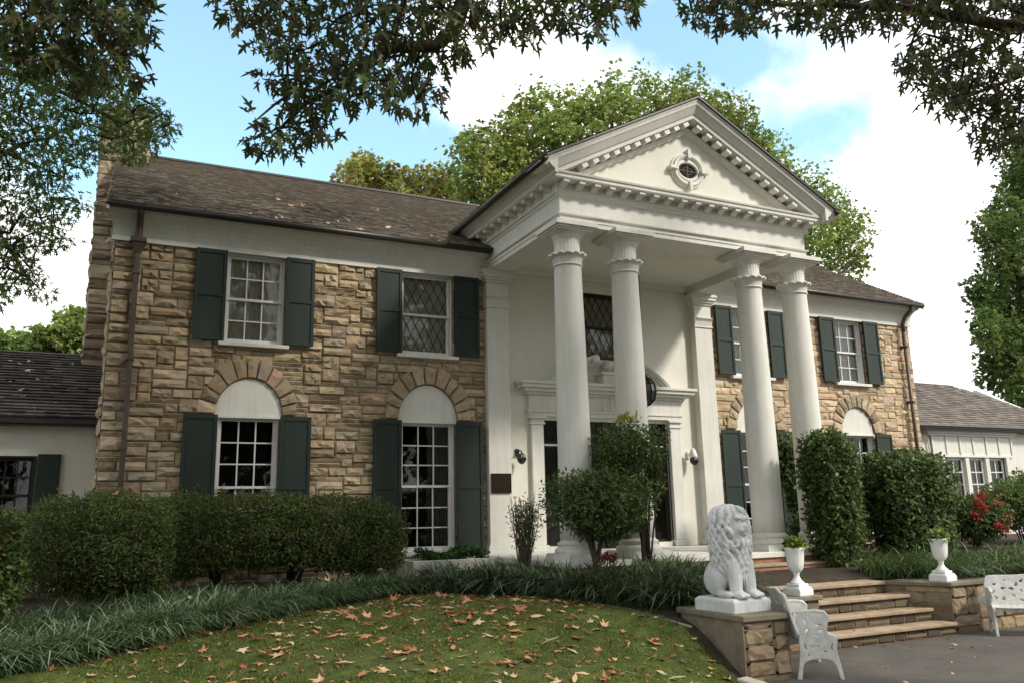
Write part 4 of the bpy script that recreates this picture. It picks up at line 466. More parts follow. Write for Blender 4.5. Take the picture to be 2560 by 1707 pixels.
# gable ends, back and upper wall
mb = MB()
for s in (-1, 1):
    mb.prism([(.28, -.5), (9.0, -.5), (9.0, 5.6), (4.4, 8.40), (.28, 5.6)], 'x', s*XW, s*(XW-.3))
mb.box(-XW+.3, XW-.3, 8.7, 9.0, -.5, 5.6)
for s in (-1, 1): mb.box(min(s*2.7, s*XW), max(s*2.7, s*XW), .02, .28, 5.22, 5.62)
g = mb.build('gable_wall', 'mortar', house)
for s in (-1, 1):
    st = MB(); stones(st, (lambda s: lambda u, v, d: (s*(XW+d), (u if s > 0 else 8.9-u), v-.3))(s), 8.9, 5.6, seed=50+s, unit=(.11, .1))
    st.build('stone_facing', 'stone', g, tint=True)
# voussoir arches and white tympana
for i, (cx, r) in enumerate(ARC):
    st = MB(); rng = random.Random(90+i); n = 11; ang = 0
    edges = [0]
    for k in range(n): edges.append(edges[-1]+rng.uniform(.75, 1.25))
    edges = [math.pi*e/edges[-1] for e in edges]
    for k in range(n):
        a0, a1 = edges[k]+.012, edges[k+1]-.012; ro = r+rng.uniform(.25, .33); ri = r+.015
        def quad(s, t, a0=a0, a1=a1, ri=ri, ro=ro):
            a = a1+(a0-a1)*s; rr = ri+(ro-ri)*t; return (cx+rr*math.cos(a), AZ+AH*rr*math.sin(a))
        block(st, lambda u, v, d: (u, -d-.035, v), 0, .2, 0, .3, rng, relief=(.035, .06), rough=.014, quad=quad)
    st.build('stone_arch', 'stone', house, tint=True)
    mb = MB(); poly = [(cx+(r+.02)*math.cos(math.pi*k/28), AZ-.02+AH*(r+.02)*math.sin(math.pi*k/28)) for k in range(29)]
    mb.prism(poly, 'y', .05, -.006); mb.box(cx-r-.0, cx+r+.0, -.04, .06, AZ-.055, AZ-.02)
    o = mb.build('arch_panel', 'white', house); o['label'] = 'white half round panel above the window'

def window(parent, x0, x1, z0, z1, kind='six', y=.0, cols=3, rows=(2, 2), curt='curtain', sill=True, fm='frame'):
    mb = MB(); w_ = .055
    mb.box(x0, x0+w_*.6, y+.02, y+.26, z0, z1); mb.box(x1-w_*.6, x1, y+.02, y+.26, z0, z1)
    mb.box(x0+w_*.6, x1-w_*.6, y+.02, y+.26, z1-w_*.6, z1); mb.box(x0+w_*.6, x1-w_*.6, y+.02, y+.26, z0, z0+w_*.5)
    f = mb.build('window', fm, parent, bevel=.004)
    xa, xb, za, zb = x0+w_*.6, x1-w_*.6, z0+w_*.5, z1-w_*.6; zm = (za+zb)/2
    for s, (a, b, yy, nr) in enumerate([(zm-.02, zb, y+.09, rows[0]), (za, zm+.02, y+.13, rows[1])]):
        mb = MB(); t = .045
        mb.box(xa, xa+t, yy, yy+.035, a, b); mb.box(xb-t, xb, yy, yy+.035, a, b); mb.box(xa+t, xb-t, yy, yy+.035, b-t, b); mb.box(xa+t, xb-t, yy, yy+.035, a, a+t*(1.5 if s else .9))
        if kind == 'six':
            for k in range(1, cols): xx = xa+t+(xb-xa-2*t)*k/cols; mb.box(xx-.011, xx+.011, yy+.004, yy+.03, a+t, b-t)
            for k in range(1, nr):
                zz = a+t+(b-a-2*t)*k/nr; mb.box(xa+t, xb-t, yy+.006, yy+.028, zz-.011, zz+.011)
        mb.build('sash', fm, f)
        if kind == 'lattice':
            mb = MB(); sp = .175; sl = 1.95; A, B, C_, D_ = xa+t, xb-t, a+t, b-t
            for sg in (1, -1):
                k = -30
                while k < 30:
                    # line x = xc + sg*(z-C_)/sl
                    xc = (A if sg > 0 else B)+sg*k*sp; p0, p1 = 0., D_-C_
                    lo_, hi_ = sorted(((A-xc)*sl*sg, (B-xc)*sl*sg)); q0, q1 = max(p0, lo_), min(p1, hi_)
                    if q1-q0 > .02: mb.tube([(xc+sg*q0/sl, yy+.012+.006*sg, C_+q0), (xc+sg*q1/sl, yy+.012+.006*sg, C_+q1)], .0075, 4)
                    k += 1
            mb.build('lattice', 'lead', f)
        mb = MB(); yg = yy+.018; mb.add([(xa+.02, yg, a+.02), (xb-.02, yg, a+.02), (xb-.02, yg, b-.02), (xa+.02, yg, b-.02)], [(0, 1, 2, 3)]); mb.build('pane', 'glass', f)
    # room behind
    mb = MB(); mb.box(x0, x1, y+1.1, y+1.13, z0, z1); mb.box(x0-.03, x0, y+.27, y+1.13, z0, z1); mb.box(x1, x1+.03, y+.27, y+1.13, z0, z1)
    mb.box(x0, x1, y+.27, y+1.13, z1, z1+.03); mb.box(x0, x1, y+.27, y+1.13, z0-.03, z0); mb.build('interior', 'dark', f)
    if curt:
        mb = MB(); n = 46; ph = RNG.uniform(0, 6)
        spans = [(xa+.02, xb-.02)] if curt != 'drape' else [(xb-.30, xb-.01)]
        for (ca, cb) in spans:
            def cy(u, t): return y+.192+.013*math.sin(u*math.pi*15+ph)*(.5+.5*t)+.006*math.sin(u*41+ph*2)
            top = zb-.01
            vs = []; rowz = [top, top-(top-za)*.33, top-(top-za)*.66, za+.02]
            for t, zz in enumerate(rowz):
                for k in range(n+1): u = k/n; vs.append((ca+(cb-ca)*u, cy(u, t/3), zz))
            mb.add(vs, [(r_*(n+1)+k, r_*(n+1)+k+1, (r_+1)*(n+1)+k+1, (r_+1)*(n+1)+k) for r_ in range(3) for k in range(n)])
        mb.build('curtain', {'drape': 'drape', 'white': 'curtain_white'}.get(curt, 'curtain'), f, smooth=True)
    if sill:
        mb = MB(); mb.box(x0-.09, x1+.09, y-.115, y+.1, z0-.065, z0-.002); mb.build('sill', 'white', f, bevel=.006)
    return f
window(house, *UP[0]); window(house, *UP[1], kind='lattice'); window(house, *UP[2], curt='white', rows=(2, 2)); window(house, *UP[3], curt='white')
for i in range(4): window(house, *LO[i], rows=(3, 3), curt='drape' if i == 1 else None)

def shutter(x0, x1, z0, z1, y=-.075):
    mb = MB(); t = .055; zm = z0+(z1-z0)*.5
    mb.box(x0, x0+t, y-.045, y, z0, z1); mb.box(x1-t, x1, y-.045, y, z0, z1)
    for a, b in ((z0, z0+.075), (zm-.035, zm+.035), (z1-.075, z1)): mb.box(x0+t, x1-t, y-.042, y-.002, a, b)
    for a, b in ((z0+.075, zm-.035), (zm+.035, z1-.075)):
        mb.box(x0+t, x1-t, y-.027, y-.006, a, b)
    o = mb.build('shutter', 'shutter', house, bevel=.004)
    for zz in (z0+.3, z1-.3):
        mb = MB(); mb.box(x0+.01, x0+.05, y, y+.05, zz-.02, zz+.02); mb.build('hinge', 'lead', o)
SH_UP = [(-7.97,-7.475),(-6.49,-6.0),(-4.875,-4.392),(-3.36,-2.855),(2.88,3.34),(4.402,4.87),(6.0,6.49),(7.475,7.97)]
SH_LO = [(-8.03,-7.505),(-6.51,-5.995),(-4.91,-4.39),(-3.34,-2.82),(2.82,3.34),(4.39,4.91),(5.995,6.51),(7.505,8.03)]
for a, b in SH_UP: shutter(a, b, 3.615, 5.17)
for a, b in SH_LO: shutter(a, b, .03, 2.395)

# frieze with cove under the eaves
COVE = [(.0,5.16),(.075,5.16),(.075,5.235),(.055,5.24),(.055,5.255),(.06,5.33),(.085,5.42),(.13,5.49),(.20,5.545),(.29,5.575),(.29,5.60),(.33,5.605),(.33,5.65),(0,5.65)]
for s in (-1, 1):
    mb = MB(); a, b = s*2.70, s*(XW+.03)
    k = len(COVE); vs = [(a, -o, z) for o, z in COVE]+[(b+s*o*.35, -o, z) for o, z in COVE]
    mb.add(vs, [(i, (i+1) % k, (i+1) % k+k, i+k) for i in range(k)]+[tuple(range(k)), tuple(range(2*k-1, k-1, -1))])
    mb.build('frieze', 'white', house)
    mb = MB(); mb.tube([(s*2.74, -.395, 5.655), (s*9.36, -.395, 5.655)], .062, 10); mb.box(min(s*2.74, s*9.36), max(s*2.74, s*9.36), -.43, -.33, 5.68, 5.705)
    mb.build('gutter', 'gutter', house, smooth=True)
# main roof
EY, EZ, RYY, RZ = -.43, 5.685, 4.5, 8.55
sl = math.hypot(RYY-EY, RZ-EZ); rv = ((0, (RYY-EY)/sl, (RZ-EZ)/sl))
mb = MB(); mb.hexa([(-9.34,EY,EZ-.05),(9.34,EY,EZ-.05),(9.34,RYY,RZ-.05),(-9.34,RYY,RZ-.05),(-9.34,EY,EZ),(9.34,EY,EZ),(9.34,RYY,RZ),(-9.34,RYY,RZ)])
mb.hexa([(-9.34,RYY,RZ-.05),(9.34,RYY,RZ-.05),(9.34,9.4,EZ-.05),(-9.34,9.4,EZ-.05),(-9.34,RYY,RZ),(9.34,RYY,RZ),(9.34,9.4,EZ),(-9.34,9.4,EZ)])
roof = mb.build('roof', 'gutter', house)
mb = MB(); shingles(mb, (-9.35, EY-.02, EZ), (1, 0, 0), rv, 18.7, sl, course=.105, width=.13, lift=.019, pal=((.175,.152,.125),(.19,.165,.135),(.16,.14,.115),(.20,.176,.145)), clip=lambda u, v: not (abs(u-9.35) < 2.6-v*.42 and v > .3), seed=8)
mb.build('shingles', 'shingle', roof, tint=True)
mb = MB(); mb.tube([(-9.36, RYY, RZ+.01), (-3, RYY+.01, RZ+.02), (3, RYY, RZ+.0), (9.36, RYY, RZ+.015)], .07, 8); mb.build('ridge_cap', 'gutter', roof)
mb = MB()
for s in (-1, 1): mb.hexa([(s*9.34-.02,EY,EZ-.14),(s*9.34+.02,EY,EZ-.14),(s*9.34+.02,RYY,RZ-.14),(s*9.34-.02,RYY,RZ-.14),(s*9.34-.02,EY,EZ-.05),(s*9.34+.02,EY,EZ-.05),(s*9.34+.02,RYY,RZ-.05),(s*9.34-.02,RYY,RZ-.05)])
mb.build('verge_board', 'white', roof)
# chimney on the gable end
mb = MB(); cx0, cx1, cy0, cy1, ct = -9.66, -8.76, 3.5, 5.5, 9.05
mb.box(cx0+.03, cx1-.03, cy0+.03, cy1-.03, -.5, ct); ch = mb.build('chimney', 'mortar', house)
st = MB(); pc = [(.30,.25,.18),(.36,.30,.22),(.25,.205,.145),(.40,.33,.24),(.22,.18,.13)]
stones(st, lambda u, v, d: (cx0+u, cy0+.03-d, -.4+v), .9, ct+.4, unit=(.1, .1), hs=(1, 2, 2, 3), ws=(3, 9), seed=3, pal=pc, relief=(.03, .07))
stones(st, lambda u, v, d: (cx0+.03-d, cy1-u, -.4+v), 2.0, ct+.4, unit=(.1, .1), hs=(1, 2, 2, 3), ws=(3, 8), seed=4, pal=pc, relief=(.03, .07))
stones(st, lambda u, v, d: (cx1-.03+d, cy0+u, 7.0+v), 2.0, ct-7, unit=(.1, .1), hs=(1, 2, 2), ws=(3, 8), seed=5, pal=pc)
st.build('stone_facing', 'stone', ch, tint=True)
mb = MB(); mb.box(cx0-.04, cx1+.04, cy0-.04, cy1+.04, ct+.001, ct+.1); mb.box(cx0+.2, cx1-.2, cy0+.3, cy1-.3, ct+.1, ct+.28); mb.build('chimney_cap', 'cap', ch, bevel=.02)
# downpipes
mb = MB(); px = -8.86
mb.tube([(px, -.37, 5.62), (px, -.345, 5.56), (px, -.24, 5.48), (px, -.15, 5.36), (px, -.13, 5.2)], .055, 8)
mb.box(px-.12, px+.12, -.235, -.06, 5.12, 5.20); mb.hexa([(px-.05,-.17,4.95),(px+.05,-.17,4.95),(px+.05,-.07,4.95),(px-.05,-.07,4.95),(px-.10,-.22,5.12),(px+.10,-.22,5.12),(px+.10,-.065,5.12),(px-.10,-.065,5.12)])
mb.box(px-.04, px+.04, -.165, -.085, -.35, 4.95)
for zz in (.4, 1.8, 3.2, 4.6): mb.box(px-.055, px+.055, -.175, -.0, zz, zz+.05)
mb.build('downpipe', 'pipe', house, bevel=.008)
mb = MB(); px = 8.86
mb.tube([(px+.12, -.38, 5.62), (px+.11, -.33, 5.52), (px+.03, -.2, 5.36), (px, -.14, 5.2), (px, -.13, 5.0)], .05, 8); mb.tube([(px, -.13, 5.0), (px, -.13, -.3)], .045, 8)
for zz in (.4, 1.8, 3.2, 4.6): mb.box(px-.055, px+.055, -.19, -.0, zz, zz+.05)
mb.build('downpipe', 'pipe', house, smooth=True)

# ---------------------------------------------------------------- portico
HX, YF = 2.68, -3.05
def ubelt(mb, prof, yb=.0):
    k = len(prof); vs = []
    for o, z in prof: vs += [(-HX-o, yb, z), (-HX-o, YF-o, z), (HX+o, YF-o, z), (HX+o, yb, z)]
    for i in range(k-1):
        for j in range(3): mb.add([vs[i*4+j], vs[i*4+j+1], vs[(i+1)*4+j+1], vs[(i+1)*4+j]], [(0, 1, 2, 3)])
mb = MB(); ubelt(mb, [(-.50,5.55),(-.50,5.33),(0,5.33),(0,5.405),(.014,5.408),(.014,5.468),(.022,5.47),(.05,5.485),(.055,5.505),(.0,5.515),(0,5.80),(.02,5.81),(.028,5.84),(.06,5.86),(.065,5.885),(.065,6.015)])
mb.build('entablature', 'white', house)
mb = MB(); ubelt(mb, [(.065,6.015),(.255,6.015),(.255,6.022),(.265,6.03),(.265,6.075),(.285,6.09),(.292,6.12),(.27,6.135),(-.02,6.16)]); cornice = mb.build('cornice', 'white', house)
def modillion(mb, wd=.115): mb.prism([(0,0),(.175,.0),(.175,-.045),(.15,-.065),(.10,-.06),(.05,-.085),(0,-.10)], 'x', -wd/2, wd/2)
mm = MB(); modillion(mm); proto = None; nM = 19
def put_mod(loc, rz, parent):
    global proto
    if proto is None: proto = mm.build('modillion', 'white', parent, bevel=.004); o = proto
    else: o = proto.copy(); COL.objects.link(o); o.parent = parent
    o.location = loc; o.rotation_euler = (0, 0, rz)
for i in range(nM): put_mod((-HX+.02+(2*HX-.04)*i/(nM-1), YF-.065, 6.013), math.pi, cornice)
for s in (-1, 1):
    for i in range(9): put_mod((s*(HX+.065), YF+.2+.33*i, 6.013), (math.pi/2 if s < 0 else -math.pi/2), cornice)
# the modillion prism runs along +y in its own axes after the rotation
APZ, SLP = 7.907, .5315
def zt(x): return APZ-SLP*abs(x)
def rake(mb, o0, o1, y0, y1, yb, zmin=6.128):
    for s in (-1, 1):
        xa = (APZ-o0-zmin)/SLP; xb = (APZ-o1-zmin)/SLP; xa = min(xa, 3.14+0*o0)
        pts = []
        for yy in ('f', 'b'):
            pts.append([(0, y1 if yy == 'f' else yb, APZ-o1), (s*xb, y1 if yy == 'f' else yb, zt(xb)-o1), (s*xa, y0 if yy == 'f' else yb, zt(xa)-o0), (0, y0 if yy == 'f' else yb, APZ-o0)])
        mb.hexa(pts[0]+pts[1])
mb = MB(); rake(mb, 0, .035, -3.47, -3.465, -3.0); rake(mb, .036, .10, -3.455, -3.44, -3.0); rake(mb, .101, .235, -3.43, -3.345, -3.0); rake(mb, .236, .315, -3.325, -3.318, -3.0)
rake(mb, .425, .455, -3.13, -3.12, -2.95); rake(mb, .456, .52, -3.11, -3.07, -2.95)
raking = mb.build('raking_cornice', 'white', house)
mm2 = MB(); mm2.box(-.06, .06, -.17, 0, -.085, 0); pr2 = None
for s in (-1, 1):
    for i in range(12):
        x = s*(.17+.215*i)
        if zt(x)-.45 < 6.2: continue
        if pr2 is None: pr2 = mm2.build('modillion', 'white', raking, bevel=.004); o = pr2
        else: o = pr2.copy(); COL.objects.link(o); o.parent = raking
        o.location = (x, -3.12, zt(x)-.318); o.rotation_euler = (0, s*math.atan(SLP), 0)
mb = MB(); mb.prism([(-3.0, 6.13), (3.0, 6.13), (0, APZ-.30)], 'y', -3.04, -2.9); mb.build('pediment_wall', 'plaster', house)
# oval window in the pediment
mb = MB(); cxo, czo = -.01, 6.68
def ring(mb, ra, rb, y0, y1, sx=1., n=40):
    vs = []
    for k in range(n):
        a = 2*math.pi*k/n; c, s_ = math.cos(a), math.sin(a)
        vs += [(cxo+ra*c*sx, y1, czo+ra*s_), (cxo+rb*c*sx, y0, czo+rb*s_), (cxo+(rb+.02)*c*sx, y0, czo+(rb+.02)*s_), (cxo+(rb+.025)*c*sx, -3.03, czo+(rb+.025)*s_)]
    for k in range(n):
        q, p = k*4, ((k+1) % n)*4
        for j in range(3): mb.add([vs[q+j], vs[q+j+1], vs[p+j+1], vs[p+j]], [(0, 1, 2, 3)])
n_ = 40; vs = []
for k in range(n_):
    a = 2*math.pi*k/n_; c, s_ = math.cos(a), math.sin(a)
    vs += [(cxo+.20*c, -3.05, czo+.135*s_), (cxo+.215*c, -3.085, czo+.15*s_), (cxo+.235*c, -3.085, czo+.19*s_), (cxo+.255*c, -3.07, czo+.228*s_)]
mb.add(vs, [(k*4+j, k*4+j+1, ((k+1) % n_)*4+j+1, ((k+1) % n_)*4+j) for k in range(n_) for j in range(3)])
ring(mb, .225, .27, -3.115, -3.085, 1.12); ring(mb, .295, .31, -3.08, -3.11, 1.12)
for a in range(4):
    c, s_ = math.cos(a*math.pi/2), math.sin(a*math.pi/2)
    p = Matrix.Translation((cxo+.30*c*1.12, 0, czo+.30*s_)) @ Matrix.Rotation(-a*math.pi/2, 4, 'Y')
    mb.box(-.08, .09, -3.15, -3.04, -.028, .028, mtx=p)
ov = mb.build('oval_window', 'white', house, smooth=False)
mb = MB(); mb.prism([(cxo+.21*math.cos(2*math.pi*k/32), czo+.145*math.sin(2*math.pi*k/32)) for k in range(32)], 'y', -3.05, -3.045); mb.build('pane', 'dark', ov)
mb = MB(); mb.box(cxo-.006, cxo+.006, -3.062, -3.05, czo-.13, czo+.13); mb.box(cxo-.19, cxo+.19, -3.06, -3.052, czo-.006, czo+.006)
for k in range(16):
    a = 2*math.pi*k/16; mb.tube([(cxo+.10*math.cos(a), -3.056, czo+.065*math.sin(a)), (cxo+.10*math.cos(a+.4), -3.056, czo+.065*math.sin(a+.4))], .006, 4)
mb.build('tracery', 'pipe', ov)
# portico roof
mb = MB()
for s in (-1, 1):
    mb.hexa([(0,-3.50,APZ+.005),(s*3.20,-3.50,zt(3.2)+.005),(s*3.20,4.2,zt(3.2)+.005),(0,4.2,APZ+.005),(0,-3.50,APZ+.04),(s*3.20,-3.50,zt(3.2)+.04),(s*3.20,4.2,zt(3.2)+.04),(0,4.2,APZ+.04)])
pr = mb.build('roof', 'gutter', house)
mb = MB()
for s in (-1, 1): shingles(mb, (s*3.22, (-3.50 if s > 0 else 4.0), zt(3.22)+.04), (0, s, 0), (-s, 0, SLP), 7.5, 3.22*math.hypot(1, SLP), seed=40+s)
mb.build('shingles', 'shingle', pr, tint=True)
for s in (-1, 1):      # side eaves: soffit, cyma and dark gutter
    mb = MB(); prof = [(2.90,6.02),(2.955,6.03),(2.955,6.09),(3.0,6.12),(3.05,6.17),(3.10,6.22),(3.10,6.24),(2.9,6.30)]
    k = len(prof); vs = [(s*x, -3.44, z) for x, z in prof]+[(s*x, .9, z) for x, z in prof]
    mb.add(vs, [(i, (i+1) % k, (i+1) % k+k, i+k) for i in range(k)]+[tuple(range(k)), tuple(range(2*k-1, k-1, -1))]); mb.build('side_cornice', 'white', house)
    mb = MB(); mb.tube([(s*3.165, -3.50, 6.215), (s*3.165, .75, 6.215)], .065, 10); mb.build('gutter', 'gutter', house, smooth=True)
# ceiling and its inner beam edge
mb = MB(); mb.box(-2.2, 2.2, -2.57, .05, 5.52, 5.56); mb.box(-2.2, 2.2, -.06, .02, 5.40, 5.52); mb.build('ceiling', 'plaster', house)
# white portico wall with the door opening
DO = (-1.50, 1.50, -.05, 2.50); CW = (-.45, .45, 3.77, 5.16)
mb = MB(); xs_ = [-2.70, -1.50, -.45, .45, 1.50, 2.70]; zs_ = [-.4, -.0, 2.50, 3.77, 5.16, 5.6]
for i in range(5):
    for j in range(5):
        xm, zm = (xs_[i]+xs_[i+1])/2, (zs_[j]+zs_[j+1])/2
        if (abs(xm) < 1.5 and 0 < zm < 2.5) or (abs(xm) < .45 and 3.77 < zm < 5.16): continue
        mb.box(xs_[i], xs_[i+1], .04, .30, zs_[j], zs_[j+1])
mb.build('portico_wall', 'plaster', house)
window(house, *CW, kind='lattice', y=.02, curt='curtain', fm='darkframe', sill=False)
# corner pilasters
for s in (-1, 1):
    mb = MB(); a, b = 2.25, 2.71; yp = -.15
    def pb(o, z0, z1, mb=mb, s=s): mb.box(min(s*(a-o), s*(b+o)), max(s*(a-o), s*(b+o)), yp-o, .045, z0, z1)
    pb(0, .19, 4.60); pb(.05, .0, .10); pb(.035, .10, .15); pb(.015, .15, .19)
    pil = mb.build('pilaster', 'white', house, bevel=.006)
    mb = MB()
    def pc_(o, z0, z1): mb.box(min(s*(a-o), s*(b+o)), max(s*(a-o), s*(b+o)), yp-o, .045, z0, z1)
    pc_(.025, 4.60, 4.63); pc_(.012, 4.63, 4.80); pc_(.03, 4.80, 4.825); pc_(0, 4.825, 5.10); pc_(.03, 5.10, 5.15); pc_(.065, 5.15, 5.20); pc_(.10, 5.20, 5.27); pc_(.12, 5.27, 5.33)
    cp = mb.build('capital', 'white', pil, bevel=.008)
    mb = MB(); n = 5
    for k in range(n):
        x = s*(a+(b-a)*(k+.5)/n)
        mb.add([(x-.042, yp-.012, 4.64), (x+.042, yp-.012, 4.64), (x+.05, yp-.03, 4.74), (x-.05, yp-.03, 4.74), (x+.03, yp-.075, 4.80), (x-.03, yp-.075, 4.80), (x, yp-.06, 4.775)], [(0, 1, 2, 3), (3, 2, 4, 5), (5, 4, 6)])
        if s > 0:
            for q in range(3): yy = yp+.03+.06*q; mb.add([(s*(b+.012), yy-.03, 4.64), (s*(b+.012), yy+.03, 4.64), (s*(b+.03), yy+.03, 4.75), (s*(b+.03), yy-.03, 4.75), (s*(b+.075), yy+.02, 4.80), (s*(b+.075), yy-.02, 4.80)], [(0, 1, 2, 3), (3, 2, 4, 5)])
    mb.build('leaf_band', 'white', cp)
    if s > 0:
        mb = MB(); mb.box(2.15, 2.80, -.26, .04, -.13, -.001); mb.build('brick_plinth', 'brick', pil)
# columns
CX = [-2.47, -1.36, 1.36, 2.47]; CY = -2.88
def column():
    mb = MB(); prof = []
    for k in range(17):
        z = .30+(4.62-.30)*k/16; t = (z-.3)/4.32; prof.append((.272-.048*t**1.6, z))
    prof += [(.226, 4.635), (.243, 4.64), (.25, 4.655), (.243, 4.672), (.226, 4.677), (.222, 4.70)]
    mb.lathe(prof, 40); return mb
def col_base(mb):
    mb.box(-.36, .36, -.36, .36, .0, .10); mb.lathe([(.35,.10),(.362,.13),(.355,.165),(.33,.18),(.305,.19),(.30,.215),(.318,.235),(.318,.26),(.285,.275),(.272,.30)], 40)
def col_cap(mb):
    mb.lathe([(.218,4.68),(.215,4.80),(.213,5.0),(.222,5.08),(.25,5.15),(.30,5.19),(.31,5.20)], 72, mod=lambda a, z: 1-.022*(.5+.5*math.cos(a*24)))
    for o, z0, z1 in ((.315, 5.20, 5.225), (.345, 5.225, 5.255), (.385, 5.255, 5.325)): mb.box(-o, o, -o, o, z0, z1)
def col_leaf(mb):
    n, k = 14, 84; prof = [(.228,4.678,0),(.236,4.70,.1),(.242,4.745,.3),(.256,4.79,.7),(.280,4.828,1),(.300,4.842,1),(.312,4.832,1),(.308,4.812,1),(.290,4.80,.9),(.25,4.80,.5),(.22,4.80,0)]
    vs = []
    for r, z, q in prof:
        for j in range(k):
            a = 2*math.pi*j/k; l = abs(math.sin(a*n/2))**.6; rib = .5+.5*math.cos(a*n*3)
            vs.append(((r+q*(.022*l-.012)+.004*rib*q)*math.cos(a), (r+q*(.022*l-.012)+.004*rib*q)*math.sin(a), z+q*(.030*l-.022)))
    mb.add(vs, [(i*k+j, i*k+(j+1) % k, (i+1)*k+(j+1) % k, (i+1)*k+j) for i in range(len(prof)-1) for j in range(k)])
for i, x in enumerate(CX):
    sh = column().build('column', 'white', house, smooth=True, loc=(x, CY, 0))
    mb = MB(); col_base(mb); mb.build('base', 'white', sh)
    mb = MB(); col_cap(mb); mb.build('capital', 'white', sh)
    mb = MB(); col_leaf(mb); mb.build('leaf_ring', 'white', sh, smooth=True)
# floor of the portico
mb = MB(); mb.box(-2.95, 2.95, -3.34, .04, -.09, -.001); mb.build('portico_floor', 'white', house, bevel=.01)
mb = MB(); mb.box(-2.88, 2.88, -3.30, .03, -.45, -.092); mb.build('plinth', 'brick', house)
# door case
mb = MB()
for s in (-1, 1):
    def db(x0, x1, y0, z0, z1): mb.box(min(s*x0, s*x1), max(s*x0, s*x1), y0, .10, z0, z1)
    db(1.50, 1.76, -.05, .12, 2.40); db(1.46, 1.80, -.085, .0, .12); db(1.47, 1.79, -.075, 2.40, 2.44); db(1.49, 1.77, -.06, 2.44, 2.51); db(1.45, 1.81, -.10, 2.51, 2.56)
mb.box(-1.82, 1.82, -.055, .05, 2.56, 2.64); mb.box(-1.84, 1.84, -.075, .05, 2.64, 2.69); mb.box(-1.80, 1.80, -.05, .05, 2.69, 2.98)
mb.box(-1.88, 1.88, -.11, .05, 2.98, 3.03); mb.box(-1.96, 1.96, -.20, .05, 3.03, 3.09); mb.box(-2.04, 2.04, -.27, .05, 3.09, 3.16); mb.box(-2.08, 2.08, -.31, .05, 3.16, 3.22)
for x in (-.14, .04): mb.box(x, x+.09, -.075, -.05, 2.70, 2.98)
dc = mb.build('door_case', 'white', house, bevel=.008)
mb = MB()      # broken segmental pediment with an urn block in the gap
for s in (-1, 1):
    rc = 1.975; zc = 1.857; n = 14; a0, a1 = math.asin((3.22-zc)/rc), math.acos(.42/rc)
    for (r0, r1, yf) in ((0, .05, -.28), (.05, .10, -.23), (.10, .17, -.16)):
        vs = []
        for k in range(n+1):
            a = a0+(a1-a0)*k/n
            for rr, yy in ((rc-r0, yf), (rc-r1, yf+.02), (rc-r1, .05), (rc-r0, .05)): vs.append((s*rr*math.cos(a), yy, zc+rr*math.sin(a)))
        mb.add(vs, [(k*4+j, k*4+(j+1) % 4, (k+1)*4+(j+1) % 4, (k+1)*4+j) for k in range(n) for j in range(4)]+[(0, 1, 2, 3), (n*4+3, n*4+2, n*4+1, n*4)])
    a = a1; mb.lathe([(0.001, 0), (.05, .005), (.055, .02), (.05, .035), (0.001, .04)], 14, 0, 0, 0)
    cxx, czz = s*rc*math.cos(a), zc+rc*math.sin(a)
    base = len(mb.v)-14*5
    for i in range(base, len(mb.v)):
        p = mb.v[i]; mb.v[i] = (cxx-s*.05+p[0]*1.6, -.30+p[2]*4, czz-.06+p[1]*1.6)
mb.box(-.20, .20, -.24, .05, 3.22, 3.42); mb.box(-.24, .24, -.28, .05, 3.42, 3.47)
mb.lathe([(.06,3.47),(.05,3.50),(.10,3.56),(.13,3.64),(.11,3.70),(.06,3.72),(.03,3.74)], 20, 0, -.10, 0)
mb.build('door_pediment', 'white', dc, smooth=False)
# door, sidelights
mb = MB(); mb.box(-1.5, 1.5, .16, .22, 0, 2.5); dr = mb.build('door', 'door', house)
mb = MB()
for x0, x1 in ((-1.5,-1.40),(-1.10,-.95),(-.06,.06),(.95,1.10),(1.40,1.5)): mb.box(x0, x1, .11, .16, .04, 2.5)
for x0, x1 in ((-1.40,-1.10),(1.10,1.40)): mb.box(x0, x1, .11, .158, 1.98, 2.05); mb.box(x0, x1, .11, .158, .04, .14)
mb.box(-.95, -.06, .112, .158, 2.0, 2.06); mb.box(.06, .95, .112, .158, 2.0, 2.06)
mb.build('door_frame', 'door', dr)
mb = MB()
for x0, x1 in ((-1.40,-1.10),(1.10,1.40),(-.86,-.14),(.14,.86)): mb.add([(x0, .142, .16), (x1, .142, .16), (x1, .142, 1.96), (x0, .142, 1.96), (x0, .142, 2.08), (x1, .142, 2.08), (x1, .142, 2.46), (x0, .142, 2.46)], [(0, 1, 2, 3), (4, 5, 6, 7)])
mb.build('door_glass', 'glass', dr)
for s in (-1, 1):
    mb = MB(); mb.box(s*1.25-.16, s*1.25+.16, .105, .16, 2.0, 2.035); mb.build('sidelight_rail', 'white', dr)
    mb = MB(); mb.box(s*1.25-.17, s*1.25+.17, -.02, .11, .0, .09); mb.build('sidelight_sill', 'white', dr)

